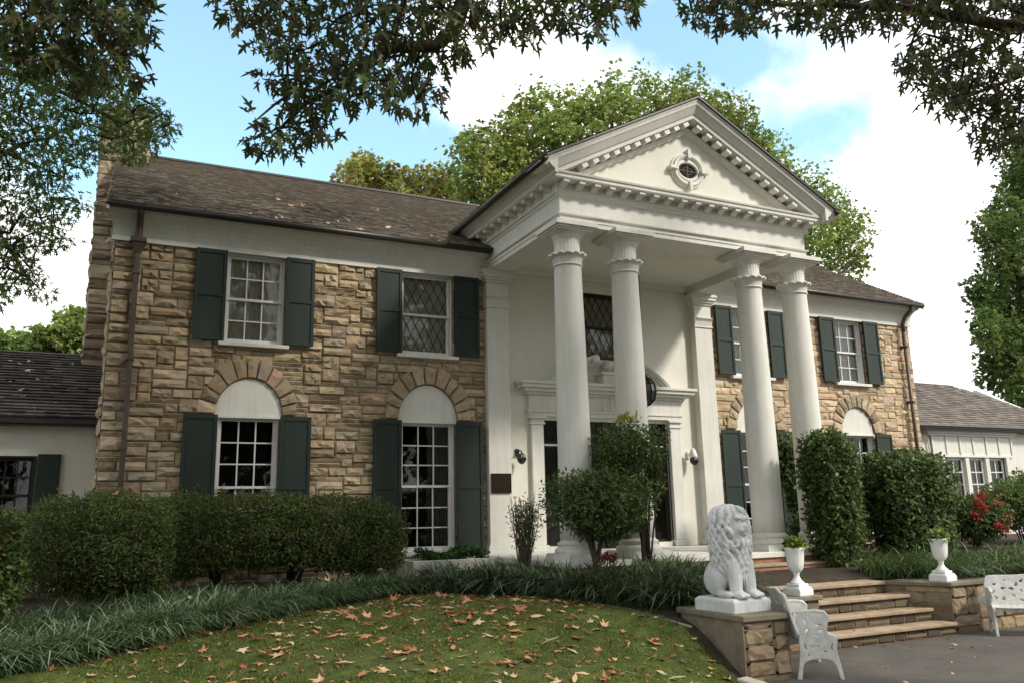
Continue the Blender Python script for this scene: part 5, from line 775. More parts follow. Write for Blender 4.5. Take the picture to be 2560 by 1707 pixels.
# ---------------------------------------------------------------- side wings
LWY = 1.2
lw = MB()
for x0, x1, z0, z1 in ((-17, -10.95, -.6, 2.42), (-10.10, -9.25, -.6, 2.42), (-10.95, -10.10, -.6, .55), (-10.95, -10.10, 1.79, 2.42)): lw.box(x0, x1, LWY, LWY+.25, z0, z1)
xs_ = None
wingL = lw.build('side_wing_wall', 'plaster', house)
mb = MB(); ls = math.hypot(2.9, 1.62)
mb.hexa([(-17.2,LWY-.28,2.34),(-9.23,LWY-.28,2.34),(-9.23,4.1,3.96),(-17.2,4.1,3.96),(-17.2,LWY-.28,2.38),(-9.23,LWY-.28,2.38),(-9.23,4.1,4.0),(-17.2,4.1,4.0)])
mb.hexa([(-17.2,4.1,3.96),(-9.23,4.1,3.96),(-9.23,7.2,2.34),(-17.2,7.2,2.34),(-17.2,4.1,4.0),(-9.23,4.1,4.0),(-9.23,7.2,2.38),(-17.2,7.2,2.38)])
rl = mb.build('roof', 'gutter', house)
mb = MB(); shingles(mb, (-17.2, LWY-.30, 2.385), (1, 0, 0), (0, 3.18, 1.62), 7.96, math.hypot(3.18, 1.62), course=.16, width=.22, lift=.035, pal=((.045,.04,.036),(.07,.06,.054),(.055,.05,.045),(.09,.08,.07)), seed=12)
mb.build('shingles', 'shingle', rl, tint=True)
mb = MB(); mb.box(-17.2, -9.24, LWY-.36, LWY-.27, 2.29, 2.36); mb.box(-17.2, -9.24, LWY-.27, LWY, 2.27, 2.30); mb.build('gutter', 'gutter', house)
# its window (a projecting dark lattice light with one shutter)
f = window(house, -10.95, -10.10, .55, 1.79, y=LWY-.06, cols=4, rows=(2, 2), curt=None, fm='lead')
mb = MB(); mb.box(-10.08, -9.75, LWY-.06, LWY-.005, .50, 1.82); mb.build('shutter', 'shutter', house, bevel=.005)
RWY = 1.5
mb = MB()
for x0, x1, z0, z1 in ((9.22, 11.95, -.6, 3.0), (14.55, 18.2, -.6, 3.0), (11.95, 14.55, -.6, .82), (11.95, 14.55, 2.05, 3.0)): mb.box(x0, x1, RWY, RWY+.25, z0, z1)
mb.prism([(RWY, -.6), (7.5, -.6), (7.5, 2.95), (4.5, 4.6), (RWY, 2.95)], 'x', 18.2, 18.0)
mb.build('side_wing_wall', 'white', house)
mb = MB(); e0, e1 = RWY-.3, 2.86
mb.hexa([(9.23,e0,e1-.04),(18.5,e0,e1-.04),(16.6,4.5,4.66),(9.23,4.5,4.66),(9.23,e0,e1),(18.5,e0,e1),(16.6,4.5,4.70),(9.23,4.5,4.70)])
mb.hexa([(9.23,4.5,4.66),(16.6,4.5,4.66),(18.5,7.8,e1-.04),(9.23,7.8,e1-.04),(9.23,4.5,4.70),(16.6,4.5,4.70),(18.5,7.8,e1),(9.23,7.8,e1)])
mb.hexa([(18.5,e0,e1-.041),(18.5,7.8,e1-.041),(16.6,4.5,4.658),(16.601,4.5,4.658),(18.5,e0,e1-.001),(18.5,7.8,e1-.001),(16.6,4.5,4.699),(16.601,4.5,4.699)])
rr_ = mb.build('roof', 'gutter', house)
mb = MB(); LL = math.hypot(4.5-e0, 4.70-e1); shingles(mb, (9.23, e0-.02, e1+.005), (1, 0, 0), (0, 4.5-e0, 4.70-e1), 9.3, LL, course=.17, width=.24, lift=.03, seed=13, clip=lambda u, v: u < 9.27-1.9*v/LL, pal=((.15,.13,.115),(.185,.16,.142),(.125,.11,.098),(.21,.185,.165)))
mb.build('shingles', 'shingle', rr_, tint=True)
mb = MB(); mb.tube([(9.24, e0-.05, e1-.03), (18.5, e0-.05, e1-.03)], .055, 8); mb.box(9.24, 18.4, e0, RWY, e1-.12, e1-.06); mb.build('gutter', 'gutter', house)
# triple casement with a panelled head
mb = MB(); mb.box(11.25, 15.10, RWY-.16, RWY, 2.66, 2.75); mb.box(11.33, 15.02, RWY-.10, RWY, 2.60, 2.66); mb.box(11.5, 14.9, RWY-.045, RWY, 2.05, 2.60)
for k in range(7): x = 11.5+3.4*k/6; mb.box(x-.04, x+.04, RWY-.075, RWY-.045, 2.08, 2.60)
mb.box(11.5, 14.9, RWY-.085, RWY-.0, 2.00, 2.07); mb.build('window_head', 'white', house, bevel=.006)
mb = MB(); mb.box(11.78, 11.95, RWY-.08, RWY+.2, .80, 2.0); mb.box(14.55, 14.72, RWY-.08, RWY+.2, .80, 2.0)
for x in (12.78, 13.65): mb.box(x, x+.16, RWY-.06, RWY+.2, .86, 2.0)
mb.box(11.70, 14.80, RWY-.14, RWY+.2, .74, .82); wf = mb.build('window', 'white', house, bevel=.006)
for a, b in ((11.97, 12.77), (12.95, 13.64), (13.82, 14.54)):
    mb = MB(); t = .07; yy = RWY+.03
    mb.box(a, a+t, yy, yy+.05, .84, 2.0); mb.box(b-t, b, yy, yy+.05, .84, 2.0); mb.box(a+t, b-t, yy, yy+.05, 2.0-t, 2.0); mb.box(a+t, b-t, yy, yy+.05, .84, .84+t)
    mb.box((a+b)/2-.014, (a+b)/2+.014, yy+.006, yy+.04, .9, 1.95)
    for k in (1, 2): zz = .91+k*.34; mb.box(a+t, b-t, yy+.008, yy+.038, zz-.014, zz+.014)
    mb.build('casement', 'frame', wf)
mb = MB(); mb.add([(11.97, RWY+.057, .85), (14.54, RWY+.057, .85), (14.54, RWY+.057, 1.98), (11.97, RWY+.057, 1.98)], [(0, 1, 2, 3)]); mb.build('pane', 'glass', wf)
mb = MB(); mb.box(11.95, 14.55, RWY+.9, RWY+.93, .82, 2.0); mb.box(11.92, 11.95, RWY+.26, RWY+.93, .82, 2.0); mb.box(14.55, 14.58, RWY+.26, RWY+.93, .82, 2.0); mb.box(11.95, 14.55, RWY+.26, RWY+.93, 2.0, 2.03); mb.box(11.95, 14.55, RWY+.26, RWY+.93, .79, .82); mb.build('interior', 'dark', wf)
mb = MB(); mb.tube([(11.30, RWY-.05, 2.68), (11.22, RWY-.06, 2.60), (11.32, RWY-.06, 2.5), (11.36, RWY-.05, 2.1)], .025, 6); mb.build('conduit', 'frame', house)
# ---------------------------------------------------------------- things fixed to the portico
def lantern(x, label, cap):
    t = thing('wall_lantern', label, 'lantern', (x, -.0, 1.74), 0, 'round lanterns beside the front door')
    mb = MB(); mb.lathe([(.02,-.115),(.05,-.10),(.078,-.06),(.088,-.01),(.08,.04),(.055,.075),(.03,.085),(.02,.10)], 18, 0, -.17, 0, mod=lambda a, z: 1+.03*math.cos(a*6)); g = mb.build('globe', 'lamp', t, smooth=True)
    mb = MB()
    for k in range(6):
        a = k*math.pi/3; mb.tube([(.082*math.cos(a), -.17+.082*math.sin(a), -.06), (.094*math.cos(a), -.17+.094*math.sin(a), -.005), (.06*math.cos(a), -.17+.06*math.sin(a), .075)], .006, 4)
    mb.build('cage', 'lamp', g)
    mb = MB(); mb.tube([(0, -.17, .09), (0, -.17, .12), (0, -.12, .145), (0, .04, .12)], .012, 6); mb.box(-.035, .035, -.0, .04, .04, .18); mb.build('bracket', 'white' if cap else 'lamp', t)
    if cap:
        mb = MB(); mb.lathe([(.085,.0),(.09,.05),(.07,.12),(.04,.19),(.012,.22)], 16, 0, -.15, .03); mb.build('hood', 'white', t, smooth=True)
lantern(-2.05, 'dark round lantern beside the bronze plaque on the portico wall', False)
lantern(1.98, 'dark round lantern under a white hood on the sunlit portico wall', True)
t = thing('hanging_lantern', 'dark glass lantern hanging in the portico behind the second column', 'lantern', (.52, -.62, 3.05))
prof_ = [(.02,-.30),(.09,-.27),(.19,-.17),(.225,.0),(.20,.15),(.12,.25),(.05,.29),(.03,.34)]
mb = MB(); mb.lathe([(r*.95, z) for r, z in prof_], 8); mb.build('globe', 'lampglass', t)
mb = MB()
for k in range(8): a = k*math.pi/4; mb.tube([(r*math.cos(a), r*math.sin(a), z) for r, z in prof_], .012, 5)
for r, z in (prof_[2], prof_[4]): mb.tube([(r*math.cos(k*math.pi/4), r*math.sin(k*math.pi/4), z) for k in range(9)], .012, 5)
mb.lathe([(.06,.27),(.075,.30),(.03,.33),(.02,.37)], 12); mb.lathe([(.01,-.36),(.035,-.33),(.02,-.29)], 10); mb.build('frame', 'lamp', t)
mb = MB(); mb.tube([(0, 0, .35), (0, 0, 2.48)], .008, 6); mb.build('chain', 'lamp', t)
t = thing('plaque', 'square dark bronze plaque on the white corner pilaster', 'plaque', (-2.48, -.15, 1.27))
mb = MB(); mb.box(-.20, .20, -.025, 0, -.18, .18); pb_ = mb.build('plate', 'bronze', t, bevel=.005)
mb = MB(); mb.box(-.20, .20, -.030, -.0255, .165, .18); mb.box(-.20, .20, -.030, -.0255, -.18, -.165); mb.box(-.20, -.185, -.030, -.0255, -.165, .165); mb.box(.185, .20, -.030, -.0255, -.165, .165); mb.build('rim', 'bronze', t)

# ---------------------------------------------------------------- walls, steps, landing
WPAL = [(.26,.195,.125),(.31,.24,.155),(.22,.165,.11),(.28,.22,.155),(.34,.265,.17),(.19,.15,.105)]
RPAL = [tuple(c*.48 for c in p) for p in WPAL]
def wall_face(name, a, b, z0, z1, nrm, parent, seed, unit=(.075, .075), hs=(1, 2, 2, 3), ws=(3, 7), relief=(.02, .045), rough=.016, pal=None):
    a, b = Vector((*a, 0)), Vector((*b, 0)); d = (b-a); Lw = d.length; d.normalize(); n = Vector((*nrm, 0)).normalized()
    mb = MB(); stones(mb, lambda u, v, q: tuple(a+d*u+n*(q-.004)+Vector((0, 0, z0+v))), Lw, z1-z0, unit=unit, hs=hs, ws=ws, relief=relief, rough=rough, seed=seed, pal=pal or WPAL, gap=.008)
    return mb.build(name, 'stone', parent, tint=True)
ped = thing('stone_pedestal', 'squared stone pedestal carrying the white lion at the lawn corner', 'pedestal', (0, 0, 0))
mb = MB(); mb.box(-3.05, -2.45, -7.20, -6.18, -1.35, -.431); mb.build('core', 'mortar', ped)
wall_face('front_face', (-3.05, -7.20), (-2.45, -7.20), -1.14, -.435, (0, -1), ped, 61, hs=(2, 2, 3), ws=(3, 5), relief=(.02, .05))
mb = MB(); mb.box(-3.062, -3.05, -7.20, -6.18, -1.3, -.431); mb.build('rendered_side', 'cap', ped)
wall_face('side_face', (-2.45, -7.20), (-2.45, -6.18), -1.14, -.435, (1, 0), ped, 63, hs=(2, 2, 3), ws=(3, 6))
mb = MB(); mb.box(-3.09, -2.40, -7.25, -6.12, -.43, -.368); mb.build('coping', 'cap', ped, bevel=.012)
# low wall behind the bench, up to the urn by the steps
wl = thing('retaining_wall', 'low stone wall between the lion pedestal and the urn at the steps', 'wall')
mb = MB(); mb.prism([(-2.45,-6.10),(-.88,-6.10),(-.88,-5.30),(-1.35,-5.30),(-1.35,-5.85),(-2.45,-5.85)], 'z', -1.3, -.431); mb.build('core', 'mortar', wl)
wall_face('front_face', (-2.45, -6.10), (-.88, -6.10), -1.12, -.435, (0, -1), wl, 71)
wall_face('side_face', (-.88, -6.10), (-.88, -5.30), -1.12, -.435, (1, 0), wl, 72)
mb = MB(); mb.prism([(-2.39,-6.15),(-.84,-6.15),(-.84,-5.30),(-1.38,-5.30),(-1.38,-5.82),(-2.39,-5.82)], 'z', -.43, -.372); mb.build('coping', 'cap', wl, bevel=.012)
wr = thing('retaining_wall', 'low stone wall running right from the steps behind the bench', 'wall')
mb = MB(); mb.prism([(1.22,-5.30),(1.64,-6.06),(13,-6.06),(13,-5.82),(2.0,-5.82),(1.7,-5.30)], 'z', -1.3, -.411); mb.build('core', 'mortar', wr)
wall_face('side_face', (1.22, -5.30), (1.64, -6.06), -1.12, -.415, (-.87, -.49), wr, 81, hs=(2, 2, 3), rough=.006, relief=(.008, .014))
wall_face('front_face', (1.64, -6.06), (13, -6.06), -1.12, -.415, (0, -1), wr, 82, hs=(2, 3, 3), ws=(4, 7))
mb = MB(); mb.prism([(1.17,-5.28),(1.60,-6.11),(13.05,-6.11),(13.05,-5.78),(2.05,-5.78),(1.75,-5.28)], 'z', -.41, -.352); mb.build('coping', 'cap', wr, bevel=.012)
stp = thing('garden_steps', 'four broad stone steps with worn tan treads', 'steps')
TR = [(-.352, -5.33), (-.525, -5.62), (-.70, -5.86), (-.872, -6.12)]
ends = [1.22, 1.33, 1.47, 1.60]
for i, (z, y0) in enumerate(TR):
    yb = -5.0 if i == 0 else TR[i-1][1]+.02
    if i:
        mb = MB(); mb.box(-.88, ends[i]+.0, y0-.03, yb, z-.045, z); mb.build('tread', 'concrete', stp, bevel=.01)
    else:
        mb = MB(); mb.box(-.88, ends[i]-.02, y0-.03, yb, z-.05, z); mb.build('tread', 'concrete', stp, bevel=.01)
    zb = TR[i+1][0] if i < 3 else -1.04
    mb = MB(); mb.box(-.88, ends[i], y0+.02, y0+.2, zb-.1, z-.05); rs = mb.build('riser', 'mortar', stp)
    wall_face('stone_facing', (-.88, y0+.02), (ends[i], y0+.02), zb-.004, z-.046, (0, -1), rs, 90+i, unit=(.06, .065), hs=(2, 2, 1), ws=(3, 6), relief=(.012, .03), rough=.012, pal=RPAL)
mb = MB(); mb.box(-1.35, 1.40, -4.999, -3.62, -.45, -.354); structure(mb.build('landing', 'concrete'), 'tan concrete landing at the top of the garden steps', 'landing')
es = thing('entry_step', 'brick edged step up to the portico floor', 'step')
mb = MB(); mb.box(-2.6, 2.7, -3.68, -3.35, -.36, -.21); mb.build('brick_course', 'brick', es, bevel=.008)
mb = MB(); mb.box(-2.62, 2.72, -3.70, -3.345, -.208, -.17); mb.build('tread', 'concrete', es, bevel=.008)
mb = MB(); pts = [(x, y, -1.0) for x, y in KERB[:7]]; P = [Vector(p) for p in pts]
vs = []
for i, p in enumerate(P):
    d = (P[min(i+1, len(P)-1)]-P[max(0, i-1)]).normalized(); n_ = Vector((d.y, -d.x, 0)); q = p+n_*-.0
    vs += [q+n_*.07+Vector((0,0,-.15)), q+n_*.07+Vector((0,0,.045)), q-n_*.07+Vector((0,0,.06)), q-n_*.07+Vector((0,0,-.15))]
mb.add(vs, [(k*4+j, k*4+(j+1) % 4, (k+1)*4+(j+1) % 4, (k+1)*4+j) for k in range(len(P)-1) for j in range(4)]+[(0, 1, 2, 3)])
tag(mb.build('kerb_stone', 'kerb', bevel=.02), 'pale kerb edging the lawn beside the lion pedestal', 'kerb')
mb = MB(); mb.tube([(-4.5,-4.0,-.33),(-4.05,-4.6,-.34),(-3.72,-5.2,-.36),(-3.52,-5.8,-.40),(-3.38,-6.3,-.47),(-3.25,-6.6,-.53)], .018, 6)
tag(mb.build('lawn_edging', 'cap', smooth=True), 'thin pale edging strip curving between lawn and liriope', 'edging')

# ---------------------------------------------------------------- urns
def urn(loc, label):
    t = thing('garden_urn', label, 'urn', loc, R(8), 'white garden urns with bedding plants'); t.scale = (.72, .72, 1)
    mb = MB(); mb.box(-.185, .185, -.185, .185, 0, .075); mb.hexa([(-.185,-.185,.076),(.185,-.185,.076),(.185,.185,.076),(-.185,.185,.076),(-.15,-.15,.11),(.15,-.15,.11),(.15,.15,.11),(-.15,.15,.11)]); mb.box(-.135, .135, -.135, .135, .11, .145); mb.build('plinth', 'urn', t, bevel=.01)
    mb = MB(); mb.lathe([(.13,.145),(.12,.16),(.08,.185),(.052,.22),(.046,.25),(.06,.268),(.055,.28)], 28); mb.build('stem', 'urn', t, smooth=True)
    mb = MB(); mb.lathe([(.05,.278),(.09,.295),(.125,.335),(.142,.40),(.150,.47),(.162,.535),(.183,.565),(.185,.585),(.17,.59),(.155,.575),(.14,.5),(.02,.49)], 40, mod=lambda a, z: 1+(.018*math.cos(a*12) if .33 < z < .55 else 0)); mb.build('bowl', 'urn', t, smooth=True)
    return t
def posy(loc, label, r=.17, cols=((.10,.19,.03),(.25,.30,.04),(.06,.12,.03)), blooms=((.75,.55,.08),(.7,.62,.2)), group=None, n=420, nb=24):
    t = thing('bedding_plant', label, 'plant', loc, 0, group)
    d = rand_dirs(n); d[:, 2] = np.abs(d[:, 2])*1.1; s = RNG.uniform(.3, 1, (n, 1))**.6
    P = d*s*np.array([[r, r, r*.95]])
    leaf_cloud('foliage', P, d+RNG.normal(0, .5, (n, 3)), np.array([[0, 0, 1.]])+RNG.normal(0, .4, (n, 3)), RNG.uniform(.04, .075, n), T_OVAL, 'leaf', t, tints(n, cols))
    if nb:
        d = rand_dirs(nb); d[:, 2] = np.abs(d[:, 2]); P = np.repeat(d*np.array([[r*.9, r*.9, r*1.05]]), 5, 0)
        leaf_cloud('blooms', P, rand_dirs(nb*5), rand_dirs(nb*5), RNG.uniform(.025, .045, nb*5), T_OVAL, 'flower', t, tints(nb*5, blooms, .15))
    return t
urn((-1.09, -5.98, -.372), 'white urn at the left of the steps behind the white bench')
urn((1.72, -5.90, -.352), 'white urn on the right wall beside the steps')
posy((-1.09, -5.98, .20), 'yellow and dark bedding plant growing in the urn left of the steps', r=.13, group='plants growing in the urns')
posy((1.72, -5.90, .215), 'green and pink bedding plant growing in the urn right of the steps', cols=((.14,.24,.04),(.22,.30,.05)), blooms=((.7,.35,.4),(.75,.7,.6)), r=.13, group='plants growing in the urns')
t = thing('planter', 'small white planter beside the portico column behind the lion', 'planter', (2.05, -1.25, 0))
mb = MB(); mb.lathe([(.15,.0),(.16,.02),(.18,.20),(.20,.21),(.20,.24),(.17,.24),(.15,.18)], 24); mb.build('pot', 'urn', t, smooth=True)
posy((2.05, -1.25, .22), 'yellow green plant in the small white planter on the portico', r=.15, cols=((.30,.34,.05),(.2,.26,.04)), nb=0)

# ---------------------------------------------------------------- planter box under the window
pbx = thing('planter_box', 'long white planter box below the french window', 'planter box')
mb = MB(); x0, x1, y0, y1 = -4.47, -2.97, -.98, -.12
mb.box(x0, x1, y0, y0+.07, -.42, -.01); mb.box(x0, x0+.07, y0+.07, y1, -.42, -.01); mb.box(x1-.07, x1, y0+.07, y1, -.42, -.01); mb.box(x0+.07, x1-.07, y1-.07, y1, -.42, -.01)
mb.build('box', 'white', pbx, bevel=.008)
mb = MB(); mb.box(x0+.071, x1-.071, y0+.071, y1-.071, -.40, -.05); mb.build('earth', 'soil', pbx)
n = 1500; P = np.c_[RNG.uniform(x0+.25, x1-.1, n), RNG.uniform(y0+.05, y1-.1, n), RNG.uniform(-.04, .11, n)]; P[:, 2] += .06*np.sin(P[:, 0]*7); d = rand_dirs(n); d[:, 2] = np.abs(d[:, 2])*.5
o = leaf_cloud('box_plants', P, d, np.array([[0, 0, 1.]])+RNG.normal(0, .45, (n, 3)), RNG.uniform(.05, .10, n), T_OVAL, 'leaf', None, tints(n, [(.06,.13,.03),(.09,.18,.04),(.04,.09,.025)]))
tag(o, 'low green leafy plants filling the white planter box', 'plants', kind='stuff')

# ---------------------------------------------------------------- the lion
lion = thing('lion_statue', 'white seated lion statue on a stone pedestal by the lawn', 'statue', (-2.79, -6.74, -.368), R(4))
mb = MB(); mb.box(-.27, .27, -.31, .30, 0, .115); mb.hexa([(-.27,-.31,.1151),(.27,-.31,.1151),(.27,.30,.1151),(-.27,.30,.1151),(-.235,-.27,.145),(.235,-.27,.145),(.235,.27,.145),(-.235,.27,.145)]); mb.build('base', 'lionwhite', lion, bevel=.008)
mb = MB(); E_ = mb.ellipsoid
def rot_x(a): return Matrix.Rotation(R(a), 4, 'X')
def rot_z(a): return Matrix.Rotation(R(a), 4, 'Z')
E_((0,.12,.22), (.19,.17,.21)); E_((-.155,.07,.18), (.085,.165,.165)); E_((.155,.07,.18), (.085,.165,.165))
E_((-.18,-.09,.04), (.055,.12,.042)); E_((.18,-.09,.04), (.055,.12,.042))
E_((0,.02,.42), (.175,.17,.27), mtx=rot_x(-10)); E_((0,-.06,.48), (.16,.13,.22))
for s in (-1, 1):
    mb.tube([(s*.085,-.07,.52),(s*.095,-.15,.36),(s*.10,-.175,.20),(s*.10,-.185,.06)], [.088,.084,.075,.068], 14)
    E_((s*.105,-.23,.042), (.07,.095,.045))
    for k in range(4): E_((s*.105+(k-1.5)*.033,-.30,.030), (.019,.035,.028))
MZ = [(.995,.05),(.965,.12),(.92,.165),(.84,.20),(.74,.215),(.64,.215),(.54,.21),(.45,.205),(.36,.195),(.27,.18),(.16,.15),(.10,.10)]
mb.lathe([(r_, z_) for z_, r_ in MZ[::-1]], 28, 0, -.03, 0, mod=lambda a, z: .95+.04*math.sin(3*a+9*z))
def mrad(z):
    for (z0, r0), (z1, r1) in zip(MZ[:-1], MZ[1:]):
        if z1 <= z <= z0: return r1+(r0-r1)*(z-z1)/(z0-z1)
    return MZ[-1][1]
HD = Matrix.Translation((.01,-.115,.79)) @ rot_z(4) @ rot_x(6)      # head turned towards the drive
def head(c, r): 
    vs0 = len(mb.v); E_((0,0,0), r); 
    for i in range(vs0, len(mb.v)): mb.v[i] = tuple(HD @ ((Vector(mb.v[i])+Vector(c))*1.14))
head((0,0,0), (.115,.105,.125)); head((0,-.09,-.045), (.066,.072,.055)); head((0,-.138,-.022), (.034,.028,.024)); head((0,-.105,-.085), (.048,.045,.028))
head((0,-.068,.045), (.03,.06,.045)); head((-.052,-.088,.055), (.036,.028,.02)); head((.052,-.088,.055), (.036,.028,.02)); head((-.036,-.118,-.055), (.035,.034,.028)); head((.036,-.118,-.055), (.035,.034,.028))
rng = random.Random(4)
for k in range(30):         # thick rim of mane round the face
    a = 2*math.pi*k/30; p = HD @ Vector((.128*math.cos(a), .005+.012*math.sin(k*2.4), .135*math.sin(a))); q = HD @ Vector((.15*math.cos(a+.12), .05, .158*math.sin(a+.12)))
    mb.tube([p, p.lerp(q, .5), q], [.022, .026, .014], 7)
rows = [.97, .915, .86, .80, .735, .67, .605, .54, .475, .41, .345]
for q, z0 in enumerate(rows):         # carved locks lapping down the mane, chest and back in rows
    n = 13 if z0 > .9 else 19
    for k in range(n):
        a = 2*math.pi*(k+.5*(q % 2)+rng.uniform(-.2, .2))/n; fa = ((a-math.radians(-86)+math.pi) % (2*math.pi))-math.pi
        if abs(fa) < .60 and .655 < z0 < .93: continue
        ln = rng.uniform(.10, .15); sw = rng.uniform(-.28, .28); pts = []
        for i in range(5):
            t = i/4; z = z0-ln*t; b = a+sw*t*t+.06*math.sin(t*5+k); r_ = mrad(max(z, .12))*(.955+.075*math.sin(math.pi*min(1, t*1.05)))+.004; pts.append((r_*math.cos(b), -.03+r_*math.sin(b), z))
        mb.tube(pts, [.014, .024, .026, .020, .006], 7)
for k in range(9):          # fringe down the forelegs
    x = -.13+.26*k/8; mb.tube([(x, -.17, .42), (x*.95, -.205, .32), (x*.9, -.21, .22), (x*.85, -.20, .12)], [.018, .020, .014, .005], 6)
mb.tube([(.1,.27,.05),(.2,.23,.042),(.235,.08,.04),(.225,-.03,.045)], [.03,.028,.026,.035], 8)
lb = mb.build('body', 'lionwhite', lion, loc=(0, .0, .14))
rm = lb.modifiers.new('remesh', 'REMESH'); rm.mode = 'VOXEL'; rm.voxel_size = .0075; rm.use_smooth_shade = True
sm = lb.modifiers.new('smooth', 'SMOOTH'); sm.factor = .4; sm.iterations = 1
for k, (ex, ez) in enumerate(((-.05, .028), (.05, .028))):
    me_ = MB(); me_.ellipsoid((0,0,0), (.012,.008,.009)); e = me_.build('eye', 'lionwhite', lion, smooth=True); p = HD @ Vector((ex*1.14, -.112, ez*1.14)); e.location = (p.x, p.y, p.z+.14)

# ---------------------------------------------------------------- cast iron benches
def cut_plate(name, outline, holes, thick, m, parent, bev=.004):
    cu = bpy.data.curves.new(name, 'CURVE'); cu.dimensions = '2D'; cu.fill_mode = 'BOTH'; cu.extrude = thick/2; cu.bevel_depth = bev; cu.bevel_resolution = 1
    for pl in [outline]+holes:
        s = cu.splines.new('POLY'); s.points.add(len(pl)-1); s.use_cyclic_u = True
        for i, p in enumerate(pl): s.points[i].co = (p[0], p[1], 0, 1)
    tmp = bpy.data.objects.new('tmp', cu); COL.objects.link(tmp); bpy.context.view_layer.update()
    me = bpy.data.meshes.new_from_object(tmp.evaluated_get(bpy.context.evaluated_depsgraph_get())); bpy.data.objects.remove(tmp)
    o = bpy.data.objects.new(name, me); COL.objects.link(o); me.materials.clear(); me.materials.append(M[m]); o.parent = parent; return o
def bean(cx, cy, l, w_, a, n=14, bend=.25):
    r_ = []
    for k in range(n):
        t = 2*math.pi*k/n; x = l*math.cos(t); y = w_*math.sin(t)*(1-.45*math.cos(t))+bend*(x*x/l-l*.4); r_.append((cx+x*math.cos(a)-y*math.sin(a), cy+x*math.sin(a)+y*math.cos(a)))
    return r_
def sub(poly):
    out = []
    n = len(poly)
    for i in range(n):
        p0, p1, p2, p3 = (poly[(i+k-1) % n] for k in range(4))
        for t in (0, .25, .5, .75):
            out.append(tuple(.5*((2*p1[q])+(-p0[q]+p2[q])*t+(2*p0[q]-5*p1[q]+4*p2[q]-p3[q])*t*t+(-p0[q]+3*p1[q]-3*p2[q]+p3[q])*t**3) for q in (0, 1)))
    return out
def holes_in(x0, x1, y0, y1, n, rng, l=(.035, .06), w_=(.013, .022)):
    hs = []; pts = []
    for _ in range(4000):
        if len(hs) >= n: break
        p = (rng.uniform(x0, x1), rng.uniform(y0, y1)); 
        if any(math.hypot(p[0]-q[0], p[1]-q[1]) < .088 for q in pts): continue
        pts.append(p); hs.append(bean(p[0], p[1], rng.uniform(*l), rng.uniform(*w_), rng.uniform(0, 3.1)))
    return hs
def bench(label, loc, rz, L_, seed, hz):
    """front towards -Y, width along X"""
    rng = random.Random(seed); t = thing('garden_bench', label, 'bench', loc, rz, 'white cast iron garden benches')
    h = L_/2
    seat = sub([(-h+.02,-.21),(-h*.5,-.235),(0,-.22),(h*.5,-.235),(h-.02,-.21),(h-.01,0),(h-.03,.20),(0,.21),(-h+.03,.20),(-h+.01,0)])
    o = cut_plate('seat', seat, holes_in(-h+.1, h-.1, -.15, .15, int(34*L_), rng), .014, 'bench', t); o.location = (0, 0, .42)
    mb = MB(); mb.box(-h+.04, h-.04, -.205, -.185, .375, .412); mb.box(-h+.04, h-.04, .17, .19, .375, .412); mb.build('seat_rail', 'bench', t)
    back = sub([(-h,0),(-h-.015,.2),(-h+.02,.40),(-h+.09,.45),(-h*.5,.455),(-h*.2,.475),(0,.485),(h*.2,.475),(h*.5,.455),(h-.09,.45),(h-.02,.40),(h+.015,.2),(h,0)])
    o = cut_plate('backrest', back, holes_in(-h+.09, h-.09, .07, .38, int(60*L_), rng, (.03, .048), (.016, .028)), .018, 'bench', t, .008); o.location = (0, .20, .43); o.rotation_euler = (R(90-13), 0, 0)
    for s in (-1, 1):
        # end frame: two legs under an arch, and a pierced panel rising to the rolled arm
        outl = sub([(.235,0),(.20,.0),(.165,.16),(.06,.205),(-.06,.21),(-.14,.195),(-.19,.135),(-.228,0),(-.252,0),(-.222,.18),(-.20,.30),(-.215,.40),(-.185,.44),(-.13,.46),(-.115,.52),(-.135,.60),(-.128,.655),(-.09,.69),(.02,.695),(.15,.69),(.20,.63),(.19,.45),(.188,.28),(.207,.136)])
        hs = [bean(.11,.60,.04,.022,1.5), bean(-.02,.56,.055,.014,.1), bean(.095,.50,.045,.02,2.3), bean(-.045,.50,.045,.013,.1), bean(.0,.455,.05,.016,.05), bean(.13,.34,.05,.014,1.4), bean(-.16,.34,.05,.014,1.8), bean(.03,.335,.05,.022,.1), bean(-.07,.29,.03,.012,.4), bean(.10,.25,.025,.010,2.2)]
        o = cut_plate('end_frame', outl, hs, .02, 'bench', t, .007); o.rotation_euler = (R(90), 0, R(90)); o.location = (s*(h+.0), 0, 0)
        mb = MB(); pts = [(s*h, .21, .69), (s*h, .1, .70), (s*h, -.02, .70), (s*h, -.10, .69), (s*h, -.138, .65), (s*h, -.14, .59)]; mb.tube(pts, [.014,.020,.022,.022,.020,.012], 8)
        mb.build('armrest', 'bench', o); a_ = COL.objects[-1] if False else None
    for o in t.children:
        if o.name.startswith('end_frame'):
            for c in o.children: c.matrix_parent_inverse = (Matrix.Translation(o.location) @ o.rotation_euler.to_matrix().to_4x4()).inverted()
    t.scale = (1, .93, hz)
    return t
bench('white cast iron garden bench seen from its end beside the lion pedestal', (-1.985, -6.97, -1.03), R(57), 1.02, 5, .96)
bench('white cast iron garden bench facing forward against the right wall', (2.49, -6.93, -1.03), R(-45), 1.5, 9, .86)

